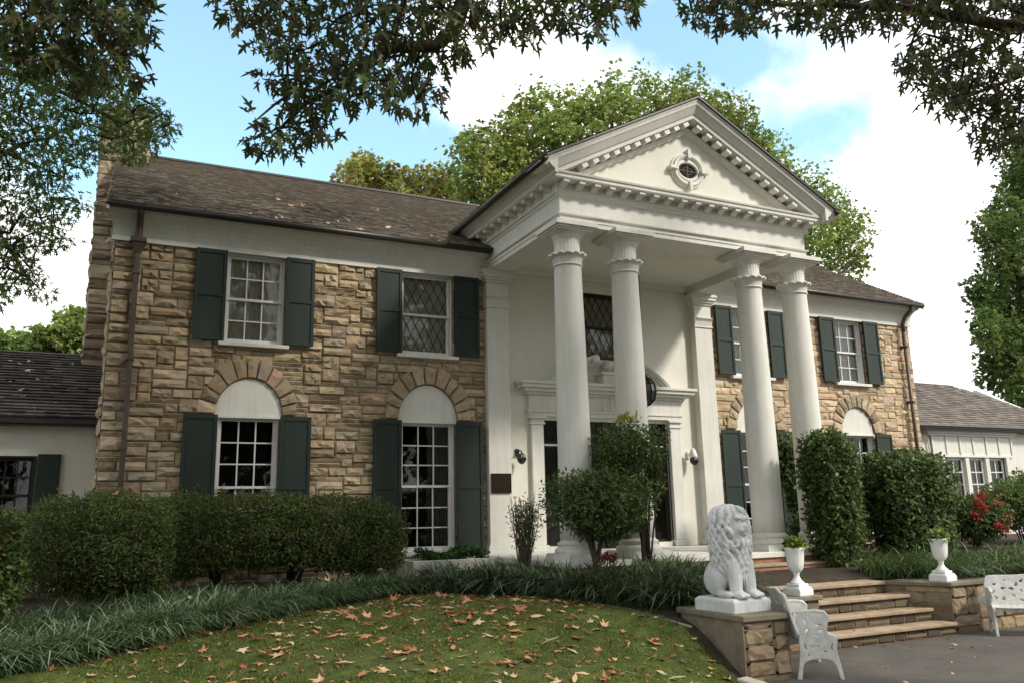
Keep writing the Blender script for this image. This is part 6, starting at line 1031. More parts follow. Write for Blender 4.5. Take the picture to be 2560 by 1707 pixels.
# ---------------------------------------------------------------- hedges and shrubs
def shrub(name, label, cat, blobs, n, size, cols, m='leaf', tm=T_OVAL, stems=(), group=None, shell=(.72, 1.03), var=.3, up=.5, stem_mat='twig', sprig=0):
    """blobs: (centre, radii, squareness) filled with leaves near their skin"""
    base = blobs[0][0]; t = thing(name, label, cat, (0, 0, 0), 0, group)
    Ps = []; Ds = []; vol = [b[1][0]*b[1][1]+b[1][1]*b[1][2]+b[1][0]*b[1][2] for b in blobs]
    for (c, r, q), v in zip(blobs, vol):
        k = int(n*v/sum(vol)); d = rand_dirs(k); r = np.array(r)
        u = d/ (np.abs(d)**q).sum(1, keepdims=True)**(1/q)
        lump = 1+.055*np.sin(d[:, :1]*9+1.1)+.05*np.sin(d[:, 1:2]*11+d[:, 2:]*8)+.03*np.sin(d[:, 2:]*23+d[:, :1]*19)
        s = RNG.uniform(*shell, (k, 1)); deep = RNG.random((k, 1)) < .18; s = np.where(deep, RNG.uniform(.25, .8, (k, 1)), s)
        Ps.append(np.array(c)+u*r*lump*s); Ds.append(u/r)
    P = np.vstack(Ps); D = np.vstack(Ds); D /= np.linalg.norm(D, axis=1, keepdims=True); n2 = len(P)
    ok = P[:, 2] > H(P[:, 0], P[:, 1])+.03
    P, D = P[ok], D[ok]; n2 = len(P)
    dirs = D*.55+rand_dirs(n2)*.8+np.array([[0, 0, .15]]); nr = D*.7+np.array([[0, 0, up]])+rand_dirs(n2)*.55
    leaf_cloud('foliage', P, dirs, nr, RNG.uniform(.7, 1.3, n2)*size, tm, m, t, tints(n2, cols, var))
    if sprig:       # longer shoots that break the clipped outline
        idx = RNG.integers(0, n2, sprig*3); idx = [i for i in idx if D[i, 2] > -.1 and np.linalg.norm(P[i]) > 0][:sprig]; PP = []; DD = []
        for i in idx:
            ln = RNG.uniform(.05, .16); dv = D[i]*.5+np.array([0, 0, .7])+RNG.normal(0, .3, 3); dv /= np.linalg.norm(dv)
            for k in range(6): PP.append(P[i]+dv*ln*k/5); DD.append(dv*.6+RNG.normal(0, .6, 3))
        PP = np.array(PP); DD = np.array(DD); leaf_cloud('new_shoots', PP, DD, np.array([[0, 0, 1.]])+RNG.normal(0, .5, DD.shape), RNG.uniform(.6, 1.0, len(PP))*size, tm, m, t, tints(len(PP), [tuple(x*1.35 for x in c) for c in cols], var))
    if stems:
        mb = MB()
        for pts, rad in stems: mb.tube(pts, rad, 6)
        mb.build('stems', stem_mat, t, smooth=True)
    return t
HC = [(.066,.112,.025),(.098,.15,.034),(.048,.082,.02),(.15,.195,.046),(.09,.08,.03)]
def stems_fan(x, y, n, h, spread, r=.014, seed=1, z0=None):
    rng = random.Random(seed); o = []
    for k in range(n):
        a = rng.uniform(0, 6.28); s = spread*rng.uniform(.3, 1); bx, by = x+rng.uniform(-.08, .08)*spread*3, y+rng.uniform(-.05, .05)*spread*3
        z = (h1(bx, by) if z0 is None else z0)-.03; hh = h*rng.uniform(.85, 1.1); ex, ey = x+math.cos(a)*s, y+math.sin(a)*s*.8
        o.append(([(bx, by, z), (bx+(ex-bx)*.3+rng.uniform(-.03, .03), by+(ey-by)*.3, z+hh*.35), (bx+(ex-bx)*.7+rng.uniform(-.04, .04), by+(ey-by)*.7, z+hh*.7), (ex, ey, z+hh)], [r, r*.85, r*.65, r*.35]))
    return o
HT = 6.0
shrub('clipped_hedge', 'long clipped dark hedge under the left hand windows', 'hedge',
      [((-8.05,-1.35,.50),(.75,.62,.56),3.6), ((-7.0,-1.35,.56),(.85,.62,.50),3.6), ((-6.0,-1.40,.50),(.85,.60,.53),3.6), ((-5.35,-1.45,.38),(.52,.55,.52),3.0)], 60000, .05, HC, tm=T_NARROW, sprig=900,
      stems=stems_fan(-7.6,-1.35,9,.9,.5,.02,2)+stems_fan(-6.5,-1.35,9,.9,.5,.02,3)+stems_fan(-5.5,-1.4,8,.8,.4,.02,4))
shrub('round_bush', 'rounded dark green bush at the left end of the long hedge', 'bush',
      [((-9.08,-2.55,.45),(.83,.75,.60),2.7), ((-8.75,-2.5,.10),(.45,.45,.40),2.4)], 40000, .048, HC, tm=T_NARROW, sprig=520, stems=stems_fan(-8.9,-2.5,10,.7,.45,.022,6))
shrub('clipped_hedge', 'low dark hedge in front of the left wing window', 'hedge', [((-10.4,-.75,.40),(.95,.5,.46),3.2)], 12000, .06, HC, sprig=120, stems=stems_fan(-10.3,-.8,8,.6,.4,.02,8))
shrub('leafy_bush', 'dark bush cut off at the left edge with orange leaves caught in it', 'bush', [((-10.28,-4.0,.28),(.52,.5,.62),2.4)], 11000, .06, HC, sprig=90, stems=stems_fan(-10.2,-4.0,8,.6,.3,.02,9))
# by the portico
SC = [(.065,.11,.028),(.09,.145,.04),(.046,.078,.022),(.14,.19,.05)]
shrub('twiggy_bush', 'thin twiggy bush with many bare stems in front of the plaque pilaster', 'bush', [((-3.17,-2.5,.72),(.27,.26,.26),2.4), ((-3.18,-2.5,.45),(.24,.22,.30),2.2)], 800, .05, SC, m='leafdull', tm=T_NARROW, shell=(.2, 1.05), stem_mat='greytwig', sprig=14, stems=stems_fan(-3.2,-2.5,64,1.22,.27,.008,11))
shrub('umbrella_shrub', 'flat topped dark shrub on a forked trunk before the first column', 'shrub', [((-2.5,-3.6,.88),(.78,.55,.40),3.4), ((-2.35,-3.5,.55),(.5,.42,.24),2.3)], 7600, .078, SC, tm=T_NARROW, shell=(.55, 1.05), sprig=90, stem_mat='bark',
      stems=[([(-2.55,-3.5,-.4),(-2.54,-3.5,0),(-2.68,-3.55,.35),(-2.95,-3.6,.85)],[.055,.045,.032,.012]),([(-2.54,-3.5,-.05),(-2.42,-3.48,.3),(-2.1,-3.45,.8)],[.042,.03,.01]),([(-2.54,-3.5,.0),(-2.55,-3.42,.4),(-2.5,-3.4,1.0)],[.035,.026,.01]),([(-2.68,-3.55,.35),(-2.6,-3.7,.7),(-2.45,-3.8,1.0)],[.026,.018,.008]),([(-2.42,-3.48,.3),(-2.3,-3.65,.6),(-1.95,-3.75,.9)],[.022,.016,.008])])
shrub('tall_topiary', 'tall multi stemmed shrub with a domed top beside the second column', 'shrub', [((-1.83,-3.45,1.66),(.56,.50,.36),2.5), ((-2.08,-3.4,1.32),(.26,.36,.24),2.2), ((-1.36,-3.4,1.20),(.12,.20,.42),2.2)], 5000, .07, SC, tm=T_NARROW, shell=(.4, 1.06), sprig=70, stem_mat='bark',
      stems=stems_fan(-1.62,-3.42,17,2.1,.34,.018,15))
n = 60; P = np.c_[RNG.normal(-1.85, .09, n), RNG.normal(-3.45, .08, n), RNG.uniform(2.02, 2.16, n)]; D = np.c_[RNG.normal(0, .5, n), RNG.normal(0, .4, n), RNG.uniform(.4, 1, n)]
leaf_cloud('yellow_shoots', P, D, rand_dirs(n)+np.array([[0, -.6, .3]]), RNG.uniform(.07, .12, n), T_NARROW, 'leaf', bpy.data.objects['tall_topiary'], tints(n, [(.32,.30,.05),(.22,.26,.05)]))
shrub('column_topiary', 'tall column shaped clipped shrub right of the steps', 'shrub', [((2.02,-3.72,1.36),(.44,.40,.60),2.8), ((2.06,-3.7,.55),(.36,.38,.85),3.0)], 15000, .08, SC, shell=(.6, 1.04), sprig=160, stems=stems_fan(2.2,-3.7,9,1.6,.3,.02,17))
shrub('drum_topiary', 'broad drum shaped clipped shrub before the right wing', 'shrub', [((4.22,-3.45,1.04),(.84,.58,.60),3.6), ((4.22,-3.45,.42),(.72,.54,.75),3.2)], 22000, .085, SC, shell=(.6, 1.04), sprig=200, stems=stems_fan(4.3,-3.4,12,1.5,.6,.022,19))
shrub('leafy_bush', 'loose bright green bush between the column and drum shaped shrubs', 'bush', [((2.95,-3.1,.55),(.38,.35,.68),2.2)], 6500, .08, [(.12,.20,.045),(.16,.25,.06),(.09,.15,.035)], shell=(.4, 1.05), sprig=80, stems=stems_fan(3.05,-3.2,10,1.1,.3,.012,21))
shrub('climbing_shrub', 'dark leafy climber between the two right hand columns', 'shrub', [((3.02,-1.75,1.55),(.30,.28,.55),2.2), ((3.18,-1.75,.95),(.18,.2,.45),2.0)], 2600, .10, SC, shell=(.3, 1.05), stems=stems_fan(3.1,-1.75,7,1.9,.16,.014,23))
shrub('leafy_bush', 'green bush at the foot of the right hand columns', 'bush', [((3.1,-2.1,.22),(.42,.35,.42),2.2)], 3600, .07, [(.06,.11,.025),(.09,.15,.035)], shell=(.4, 1.04), stems=stems_fan(3.1,-2.1,9,.6,.25,.01,24))
t = shrub('flowering_bush', 'red flowering bush in front of the right side wing', 'bush', [((6.65,-3.0,.42),(.68,.5,.42),2.3)], 6000, .075, [(.07,.12,.03),(.10,.15,.04),(.05,.08,.025)], shell=(.4, 1.05), sprig=60, stems=stems_fan(6.6,-3,12,.8,.4,.012,25))
for c in [(6.35,-3.4,.62),(6.15,-3.35,.50),(6.75,-3.45,.72),(6.95,-3.4,.42),(6.6,-3.5,.30),(7.15,-3.3,.48),(6.5,-3.3,.86),(6.85,-3.45,.18),(6.2,-3.4,.72)]:
    n = 50; P = np.array(c)+RNG.normal(0, .05, (n, 3))
    leaf_cloud('flower_cluster', P, rand_dirs(n), rand_dirs(n)+np.array([[0, -.6, .4]]), RNG.uniform(.045, .075, n), T_OVAL, 'flower', t, tints(n, [(.42,.035,.03),(.52,.07,.05),(.32,.02,.02)], .25))
shrub('leafy_bush', 'rounded yellow green bush at the right edge before the side wing', 'bush', [((8.75,-2.6,.66),(.95,.8,.52),2.3), ((9.6,-2.5,.85),(.8,.7,.55),2.2)], 12000, .075, [(.10,.16,.035),(.14,.20,.045),(.06,.10,.03)], shell=(.5, 1.05), sprig=150, stems=stems_fan(8.8,-2.6,22,1.2,.6,.012,27))
t = thing('cockscomb_plant', 'small dark red plumed plant in front of the portico', 'plant', (-2.62, -3.95, -.36))
mb = MB()
for k in range(5): mb.tube([(0, 0, 0), (.03*(k-2), .01*k, .2), (.055*(k-2), .02*(k % 2), .36+.03*(k % 3))], [.012, .01, .006], 5)
mb.build('stems', 'twig', t)
n = 260; P = np.array([(.055*(k-2), .0, .40+.03*(k % 3)) for k in range(5)])[RNG.integers(0, 5, n)]+RNG.normal(0, .026, (n, 3))
leaf_cloud('plume', P, rand_dirs(n)+np.array([[0, 0, .6]]), rand_dirs(n), RNG.uniform(.03, .05, n), T_OVAL, 'flower', t, tints(n, [(.10,.018,.018),(.16,.03,.025)], .3))

# ---------------------------------------------------------------- liriope borders (blades)
def blades(name, base, L_, wdt, cols, m, lean=.6, seg=4, outward=None, rng=RNG):
    n = len(base); a = rng.uniform(0, 2*math.pi, n); hd = np.c_[np.cos(a), np.sin(a), np.zeros(n)]
    if outward is not None: hd = hd*.75+outward; hd /= np.linalg.norm(hd, axis=1, keepdims=True)+1e-9
    le = lean*rng.uniform(.45, 1.3, n); sd = np.cross(hd, np.array([[0, 0, 1.]])); V = []
    for k in range(seg+1):
        t = k/seg; up = L_*(t-.62*le*t**2.4); ou = L_*le*.95*t**1.7; c = base+hd*ou[:, None]; c[:, 2] += up
        ww = (wdt*(1-.9*t**2.2))[:, None]*.5; V += [c-sd*ww, c+sd*ww]
    V = np.stack(V, 1); K = V.shape[1]
    q = np.array([[2*k, 2*k+1, 2*k+3, 2*k+2] for k in range(seg)]); me = bpy.data.meshes.new(name); me.vertices.add(n*K); me.vertices.foreach_set('co', V.astype(np.float32).ravel())
    F = (q[None]+np.arange(n)[:, None, None]*K).reshape(-1, 4); me.loops.add(F.size); me.loops.foreach_set('vertex_index', F.astype(np.int32).ravel()); me.polygons.add(len(F)); me.polygons.foreach_set('loop_start', np.arange(0, F.size, 4, dtype=np.int32))
    at = me.attributes.new('tint', 'FLOAT_COLOR', 'POINT'); c = np.ones((n, K, 4), np.float32); c[:, :, :3] = tints(n, cols, .3, rng)[:, None]; at.data.foreach_set('color', c.ravel())
    me.update(calc_edges=True); me.validate(); o = bpy.data.objects.new(name, me); COL.objects.link(o); me.materials.append(M[m]); return o
def along(pts, off0, off1, per_m):
    P = []; Nn = []
    for (a, b) in zip(pts[:-1], pts[1:]):
        a, b = np.array(a), np.array(b); d = b-a; l = np.hypot(*d); d = d/l; nn = np.array([-d[1], d[0]])
        k = max(1, int(l*(off1-off0)*per_m)); t = RNG.uniform(0, l, k); o = RNG.uniform(off0, off1, k)
        P.append(a+d*t[:, None]+nn*o[:, None]); Nn.append(np.repeat(-nn[None], k, 0)*(1-(o-off0)/(off1-off0))[:, None])
    return np.vstack(P), np.vstack(Nn)
def tufts(P, Nn, per, L_, wdt, name, cols, spread=.05, lean=.6, push=.5):
    k = len(P); b = np.repeat(P, per, 0)+RNG.normal(0, spread, (k*per, 2)); z = H(b[:, 0], b[:, 1]); base = np.c_[b, z-.01]
    return blades(name, base, L_*RNG.uniform(.65, 1.25, k*per), wdt*RNG.uniform(.7, 1.2, k*per), cols, 'liriope', lean, 4, np.c_[np.repeat(Nn, per, 0)*push, np.zeros(k*per)])
EDGE = [(-11.8,-7.15),(-10.6,-6.75),(-9.7,-6.12),(-8.45,-5.62),(-7.7,-5.0),(-6.9,-4.27),(-6.2,-3.72),(-5.57,-3.36),(-4.95,-3.3)]
LC = [(.09,.155,.06),(.13,.20,.085),(.06,.11,.04),(.24,.30,.17)]
P, Nn = along(EDGE, .02, .62, 62); o = tufts(P, Nn, 36, .46, .014, 'border_grass', LC, .05, 1.05, .9); tag(o, 'clipped band of liriope grass edging the lawn', 'border grass', kind='stuff')
P, Nn = along([(-11.5,-5.4),(-10.2,-5.0),(-9.0,-4.3),(-8.0,-3.6),(-7.2,-3.0)], 0, .5, 40); o = tufts(P, Nn, 30, .40, .013, 'border_grass', [(.08,.13,.055),(.11,.16,.08)], .05, .95, .7); tag(o, 'second darker band of liriope behind the first at the left', 'border grass', kind='stuff')
def fill(poly, per_m2):
    p = np.array(poly); a = p.min(0); b = p.max(0); n = int((b-a).prod()*per_m2); q = RNG.uniform(a, b, (n, 2)); return q[in_poly(poly, q[:, 0], q[:, 1])]
MASS = [(-5.1,-3.25),(-4.35,-3.95),(-3.8,-4.75),(-3.5,-5.6),(-3.28,-6.25),(-3.1,-6.1),(-2.45,-5.85),(-1.6,-5.75),(-1.42,-3.75),(-2.9,-3.8),(-3.4,-2.9),(-4.6,-2.3)]
q = fill(MASS, 26); cen = np.array([-2.6, -4.2]); nn = q-cen; nn /= np.linalg.norm(nn, axis=1, keepdims=True)
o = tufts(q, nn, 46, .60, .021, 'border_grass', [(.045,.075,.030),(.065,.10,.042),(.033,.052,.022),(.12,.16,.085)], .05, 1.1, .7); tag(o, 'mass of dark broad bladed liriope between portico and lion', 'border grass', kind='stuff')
q = np.vstack([fill([(-2.3,-4.6),(-1.5,-4.6),(-1.5,-3.9),(-2.3,-3.9)], 20), fill([(-1.9,-6.0),(-1.45,-6.0),(-1.45,-5.5),(-1.9,-5.5)], 16)]); o = tufts(q, (q-np.array([-1.9, -4.8]))*.5, 40, .52, .016, 'border_grass', [(.10,.18,.04),(.14,.22,.05),(.07,.12,.03)], .05, .7, .3); tag(o, 'brighter green liriope clump behind the lion', 'border grass', kind='stuff')
RB = [(1.45,-5.1),(1.75,-5.75),(6,-5.80),(13,-5.80),(13.5,-3.4),(8.5,-3.6),(5.6,-4.5),(3.3,-4.6),(1.6,-4.4)]
q = fill(RB, 21); nn = np.repeat(np.array([[-.1, -1.]]), len(q), 0)
zc = H(q[:, 0], q[:, 1]); o = tufts(q, nn, 44, .50, .015, 'border_grass', [(.08,.13,.042),(.11,.18,.05),(.17,.24,.075),(.055,.09,.03)], .06, 1.05, .6); tag(o, 'wide bed of arching liriope above the right hand wall', 'border grass', kind='stuff')
# low turf blades on the lawn
q = fill(LAWN, 5200); q = q[(q[:, 1] > -9.4) & (q[:, 0] > -10.6)]; n = len(q); zz = Hraw(q[:, 0], q[:, 1])+.03+.018*np.sin(q[:, 0]*3.1+1.3*np.sin(q[:, 1]*2.2))*np.sin(q[:, 1]*2.7)
pat = np.sin(q[:, 0]*2.3+np.sin(q[:, 1]*1.7)*2)+np.sin(q[:, 1]*3.1+q[:, 0]*.7)+RNG.normal(0, .7, n); q = q[pat > -.9]; zz = zz[pat > -.9]; n = len(q)
o = blades('lawn_grass', np.c_[q, zz-.008], RNG.uniform(.02, .05, n), RNG.uniform(.004, .008, n), [(.09,.14,.022),(.13,.185,.028),(.07,.11,.018),(.15,.17,.04)], 'blade', .8, 2); tag(o, 'short mossy turf of the lawn', 'grass', kind='stuff')

# ---------------------------------------------------------------- fallen leaves, each one its own object
def leaf_mesh(name, seed, lob):
    rng = random.Random(seed); n = 5 if lob else 3; vs = []; fs = []
    tips = [0] if not lob else [-1.9, -.95, 0, .95, 1.9]
    outl = []
    if lob:
        for k, a in enumerate(tips):
            l = (1.0 if a == 0 else .78 if abs(a) < 1 else .5)*rng.uniform(.85, 1.1)
            outl += [(l*math.cos(a), l*math.sin(a))]
            if k < len(tips)-1: b = (a+tips[k+1])/2; outl += [(.40*math.cos(b), .40*math.sin(b))]
        outl += [(-.12, .07), (-.55, .015), (-.55, -.015), (-.12, -.07)]
    else:
        outl = [(-.5, .0), (-.2, .16), (.15, .24), (.55, .16), (1, 0), (.55, -.16), (.15, -.24), (-.2, -.16)]
    curl, roll_ = rng.uniform(.25, .75), rng.uniform(-.5, .8)
    def bend(x, y): return (x, y*(1-.25*abs(roll_)), .04+curl*.42*(x*x*.5)+roll_*.9*y*y+.06*math.sin(5*x+seed))
    mb = MB(); k = len(outl); c = bend(.08, 0); pts = [c]; 
    for i, p in enumerate(outl): pts.append(bend(*p)); 
    mids = [bend(*(.5*p[0]+.04, .5*p[1])) for p in outl]; pts += mids
    f = []
    for i in range(k):
        j = (i+1) % k; f += [(0, 1+k+i, 1+k+j), (1+k+i, 1+i, 1+j, 1+k+j)]
    mb.add(pts, f); me = bpy.data.meshes.new(name); me.from_pydata(mb.v, [], mb.f); me.polygons.foreach_set('use_smooth', [True]*len(me.polygons)); me.update(); return me
LEAF_ME = {}
for k in FALL:
    LEAF_ME[k] = []
    for s in range(6):
        me = leaf_mesh('fallen_leaf', s*7+len(k), s < 4); me.materials.append(FALL[k]); LEAF_ME[k].append(me)
WORD = dict(orange='orange brown', tan='pale tan', red='dark red', yellow='yellow', pale='bleached cream')
def drop(x, y, z, kind, place, size=.10, up=None):
    o = bpy.data.objects.new('fallen_leaf', random.choice(LEAF_ME[kind])); COL.objects.link(o); s = size*random.uniform(.65, 1.3)
    o.scale = (s, s*random.uniform(.7, 1), s*random.uniform(.7, 1.2)); o.location = (x, y, z+.004)
    e = Euler((random.gauss(0, .22), random.gauss(0, .22), random.uniform(0, 6.28)))
    if up is not None: o.rotation_euler = (Vector(up).to_track_quat('Z', 'Y').to_matrix() @ e.to_matrix()).to_euler()
    else: o.rotation_euler = e
    return tag(o, '%s fallen leaf %s' % (WORD[kind], place), 'leaf', '%s leaves %s' % (WORD[kind], place))
VIEW = [(-9.6,-6.75),(-9.4,-6.1),(-8.4,-5.75),(-6.9,-4.5),(-5.57,-3.55),(-5,-3.65),(-4.4,-4.2),(-3.95,-4.95),(-3.65,-5.9),(-3.35,-6.6),(-3.25,-7.15),(-4.2,-8.0),(-5.6,-8.3),(-7.6,-7.3)]
q = fill(VIEW, 130); pts = []
for p in q:
    if len(pts) >= 295: break
    if p[0] < -8.2 and random.random() < .72: continue
    if all((p[0]-a[0])**2+(p[1]-a[1])**2 > .035*random.random()**2.5 for a in pts): pts.append(p)
for p in pts: drop(p[0], p[1], lawn_z(*p)+.014, random.choices(['orange', 'tan', 'red', 'yellow', 'pale'], [46, 34, 7, 1, 12])[0], 'lying on the mossy lawn', random.choice([.075, .095, .115, .13]))
for k in range(12): x = random.uniform(-.5, 1.6); drop(x, -6.2-random.random()**2*1.4, -1.03, random.choice(['orange', 'tan', 'red', 'pale']), 'on the asphalt drive by the steps', .065)
for x, y in ((-2.2,-7.6),(-2.5,-7.75),(-1.7,-8.0),(-.9,-7.9),(.2,-7.4),(1.0,-7.0),(1.5,-7.3),(-1.2,-7.3),(.7,-7.9),(2.0,-6.9)): drop(x, y, -1.03, random.choice(['tan', 'yellow', 'pale']), 'on the open asphalt drive', .06)
for x, y, z in ((.1,-5.75,-.70),(-.2,-5.98,-.872),(.5,-5.5,-.525)): drop(x, y, z, 'red', 'on a tread of the steps', .05)
def rooft(x, y): return EZ+(y-EY)*(RZ-EZ)/(RYY-EY)
rn = (0, -(RZ-EZ)/sl, (RYY-EY)/sl)
for k in range(24):
    x = random.uniform(-8.6, -3.6); y = EY+.05+random.random()**2.2*2.6; drop(x, y, rooft(x, y)+.025, random.choice(['pale', 'pale', 'tan', 'orange'] if y > .1 else ['orange', 'tan', 'pale', 'red']), 'on the shingles of the main roof', .11, rn)
for k in range(14):
    x = random.uniform(-10.9, -9.75); y = random.uniform(1.0, 3.6); drop(x, y, 2.38+(y-LWY+.28)*.51+.04, 'pale', 'on the dark roof of the left wing', .10, (0, -.45, .89))
for x, y, z in ((-9.4,-2.9,1.03),(-9.15,-2.75,1.06),(-8.95,-2.9,1.0),(-9.25,-3.1,.9),(-8.6,-2.7,.93),(-9.05,-2.6,1.07),(-7.6,-1.75,1.05),(-7.1,-1.85,.98),(-6.3,-1.8,1.02),(-7.35,-1.9,.8),(-5.7,-1.9,.88),(-6.6,-1.6,1.08),(-9.95,-4.35,.45),(-9.9,-4.4,.15)):
    drop(x, y, z+.05, random.choice(['orange', 'orange', 'yellow']), 'caught on top of the clipped hedges', .075)
for k in range(9): p = EDGE[random.randint(2, 7)]; x, y = p[0]+random.uniform(-.3, .3), p[1]+random.uniform(.1, .5); drop(x, y, h1(x, y)+.33, random.choice(['tan', 'pale']), 'resting on the liriope border', .08)

# small torn scraps and half-hidden leaves too many to count
q = fill(VIEW, 75); n = len(q); zz = np.array([lawn_z(*p) for p in q])+.012
d = rand_dirs(n); d[:, 2] *= .25; U = np.array([[0, 0, 1.]])+RNG.normal(0, .35, (n, 3))
o = leaf_cloud('leaf_scraps', np.c_[q, zz], d, U, RNG.uniform(.03, .085, n), T_NARROW, 'leafdull', None, tints(n, [(.42,.19,.085),(.30,.13,.06),(.50,.34,.20),(.22,.12,.06)], .3)); tag(o, 'scraps of dead leaf scattered thinly through the turf', 'leaf scraps', kind='stuff')
# ---------------------------------------------------------------- trees
def tree(name, label, clusters, trunk, limbs, leaf_n, size, cols, tm=T_LOBED, m='leaf', hang=.0, bark='bark', group=None, spread=1.0, twigs=True, loose=1., var=.3, upw=.6, fuzz=0.):
    t = thing(name, label, 'tree', trunk[0][0], 0, group); o0 = Vector(trunk[0][0])
    mb = MB(); mb.tube([Vector(p)-o0 for p, r in trunk], [r for p, r in trunk], 12); tk = mb.build('trunk', bark, t, smooth=True)
    C_ = np.array(clusters, float)
    segs = []
    for pts, r0, r1 in limbs:
        k = len(pts)
        for i, p in enumerate(pts): segs.append((np.array(p, float), r0+(r1-r0)*i/(k-1)))
        mb = MB(); mb.tube([Vector(p)-o0 for p in pts], [r0+(r1-r0)*i/(k-1) for i in range(k)], 8); mb.build('limb', bark, t, smooth=True)
    if twigs:
        mb = MB(); nodes = np.array([s[0] for s in segs]); done = list(nodes)
        order = np.argsort([np.min(np.linalg.norm(nodes-c[:3], axis=1)) for c in C_])
        for i in order:         # every leaf cluster hangs on a twig from the nearest wood
            c = C_[i, :3]; arr = np.array(done); j = int(np.argmin(np.linalg.norm(arr-c, axis=1))); a = arr[j]; d = c-a; l = np.linalg.norm(d)
            mid = a+d*.5+np.array([RNG.normal(0, .08)*l, RNG.normal(0, .08)*l, .06*l]); r = min(.012+.008*l, .05*max(1, C_[i, 3]))
            mb.tube([Vector(a)-o0, Vector(mid)-o0, Vector(c)-o0], [r, r*.75, r*.4], 5, cap=False); done += [mid, c]
        mb.build('twigs', 'twig', t, smooth=True)
    n = leaf_n*len(C_); k = np.repeat(np.arange(len(C_)), leaf_n); d = rand_dirs(n); rr = C_[k, 3:4]*spread*RNG.uniform(.2, 1.0, (n, 1))**.55*loose*(1+fuzz*RNG.random((n, 1))**3)
    P = C_[k, :3]+d*rr*np.array([[1, 1, .85+.5*fuzz]])
    D = d*.8+rand_dirs(n)*.7+np.array([[0, 0, -hang]]); U = d*.35+np.array([[0, 0, upw]])+rand_dirs(n)*.55
    ct = tints(len(C_), [(1, 1, 1)], .14)[k]
    leaf_cloud('crown', P-np.array(o0), D, U, RNG.uniform(.65, 1.25, n)*size, tm, m, t, tints(n, cols, var)*ct)
    return t
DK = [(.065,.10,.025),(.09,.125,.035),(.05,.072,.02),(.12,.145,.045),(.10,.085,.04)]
# the tree whose bough hangs over the middle of the picture; its trunk stands behind the camera
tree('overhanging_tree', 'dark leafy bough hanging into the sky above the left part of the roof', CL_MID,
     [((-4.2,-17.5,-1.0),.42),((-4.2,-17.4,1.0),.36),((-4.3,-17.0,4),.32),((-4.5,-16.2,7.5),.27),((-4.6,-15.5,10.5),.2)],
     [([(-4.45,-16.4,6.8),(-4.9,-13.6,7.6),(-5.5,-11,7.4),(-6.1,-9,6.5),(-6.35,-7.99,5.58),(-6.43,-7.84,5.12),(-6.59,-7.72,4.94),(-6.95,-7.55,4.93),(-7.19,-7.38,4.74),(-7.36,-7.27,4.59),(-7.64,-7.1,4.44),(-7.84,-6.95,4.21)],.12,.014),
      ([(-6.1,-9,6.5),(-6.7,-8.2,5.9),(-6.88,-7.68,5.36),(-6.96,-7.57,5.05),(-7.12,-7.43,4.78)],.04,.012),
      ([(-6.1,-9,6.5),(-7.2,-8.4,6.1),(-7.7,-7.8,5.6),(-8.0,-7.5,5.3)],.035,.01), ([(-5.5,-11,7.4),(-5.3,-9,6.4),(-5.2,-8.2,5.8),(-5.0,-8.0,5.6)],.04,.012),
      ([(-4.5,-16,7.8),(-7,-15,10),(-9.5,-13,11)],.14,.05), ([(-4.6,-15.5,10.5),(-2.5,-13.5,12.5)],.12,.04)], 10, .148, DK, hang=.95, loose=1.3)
CL_R2 = CL_RIGHT
tree('overhanging_tree', 'dark leafy bough hanging across the upper right corner of the sky', CL_R2,
     [((1.6,-12.6,-1.0),.45),((1.6,-12.5,1.0),.38),((1.5,-12.2,4),.33),((1.3,-11.8,7),.27),((1.2,-11.4,10),.2)],
     [([(1.4,-12.0,5.6),(.6,-10.9,5.6),(-.76,-9.95,5.35),(-1.35,-9.69,5.35),(-2.14,-9.35,5.53),(-2.92,-8.98,5.59),(-3.7,-8.61,5.61)],.10,.014),
      ([(.2,-10.6,5.5),(-.76,-9.95,5.1),(-1.19,-9.65,4.83),(-1.69,-9.36,4.63)],.05,.012), ([(.6,-10.9,5.6),(0,-9.6,5.0),(-.12,-9.2,4.75)],.05,.012)], 14, .145, [(.07,.09,.026),(.09,.105,.033),(.055,.068,.022),(.12,.10,.042)], hang=.85, loose=1.3)
CLL = CL_LEFT_NEAR
tree('overhanging_tree', 'dark large leaved bough filling the upper left corner', CLL,
     [((-13.5,-11.5,-.9),.40),((-13.4,-11.3,1),.34),((-13.1,-10.8,4.0),.28),((-12.6,-10.0,7),.2)],
     [([(-13.0,-10.6,4.8),(-11.8,-9.2,5.6),(-10.6,-7.9,5.5),(-10.0,-7.2,5.2),(-9.5,-6.9,5.0)],.09,.012), ([(-11.2,-8.5,5.6),(-10.2,-8.0,5.8),(-9.5,-7.4,5.6),(-9.3,-7.0,5.3)],.04,.01)], 14, .15, DK, hang=.95, loose=1.3)
tree('leaning_tree', 'green finer leaved tree reaching across the chimney at the left', CL_LEFT_FAR,
     [((-13.2,-3.4,-.5),.30),((-13.1,-3.4,1.5),.25),((-12.7,-3.3,4),.2),((-12.2,-3.1,6.5),.15)],
     [([(-12.5,-3.2,5.2),(-11.6,-2.9,6.3),(-11.04,-2.61,6.44),(-10.33,-2.92,6.29),(-9.71,-3.15,5.98),(-9.35,-3.28,5.75),(-8.93,-3.43,5.53)],.06,.008),
      ([(-12.8,-3.3,3.2),(-11.6,-2.6,4.2),(-10.78,-2.22,4.22),(-10.3,-2.4,4.0)],.05,.008), ([(-12.6,-3.2,4.6),(-11.3,-3.2,5.2),(-10.4,-3.2,5.1),(-9.8,-3.2,4.9)],.05,.01)], 40, .088, [(.10,.175,.035),(.14,.225,.045),(.08,.135,.03),(.19,.25,.06)], tm=T_LOBED, hang=.35, loose=1.45)
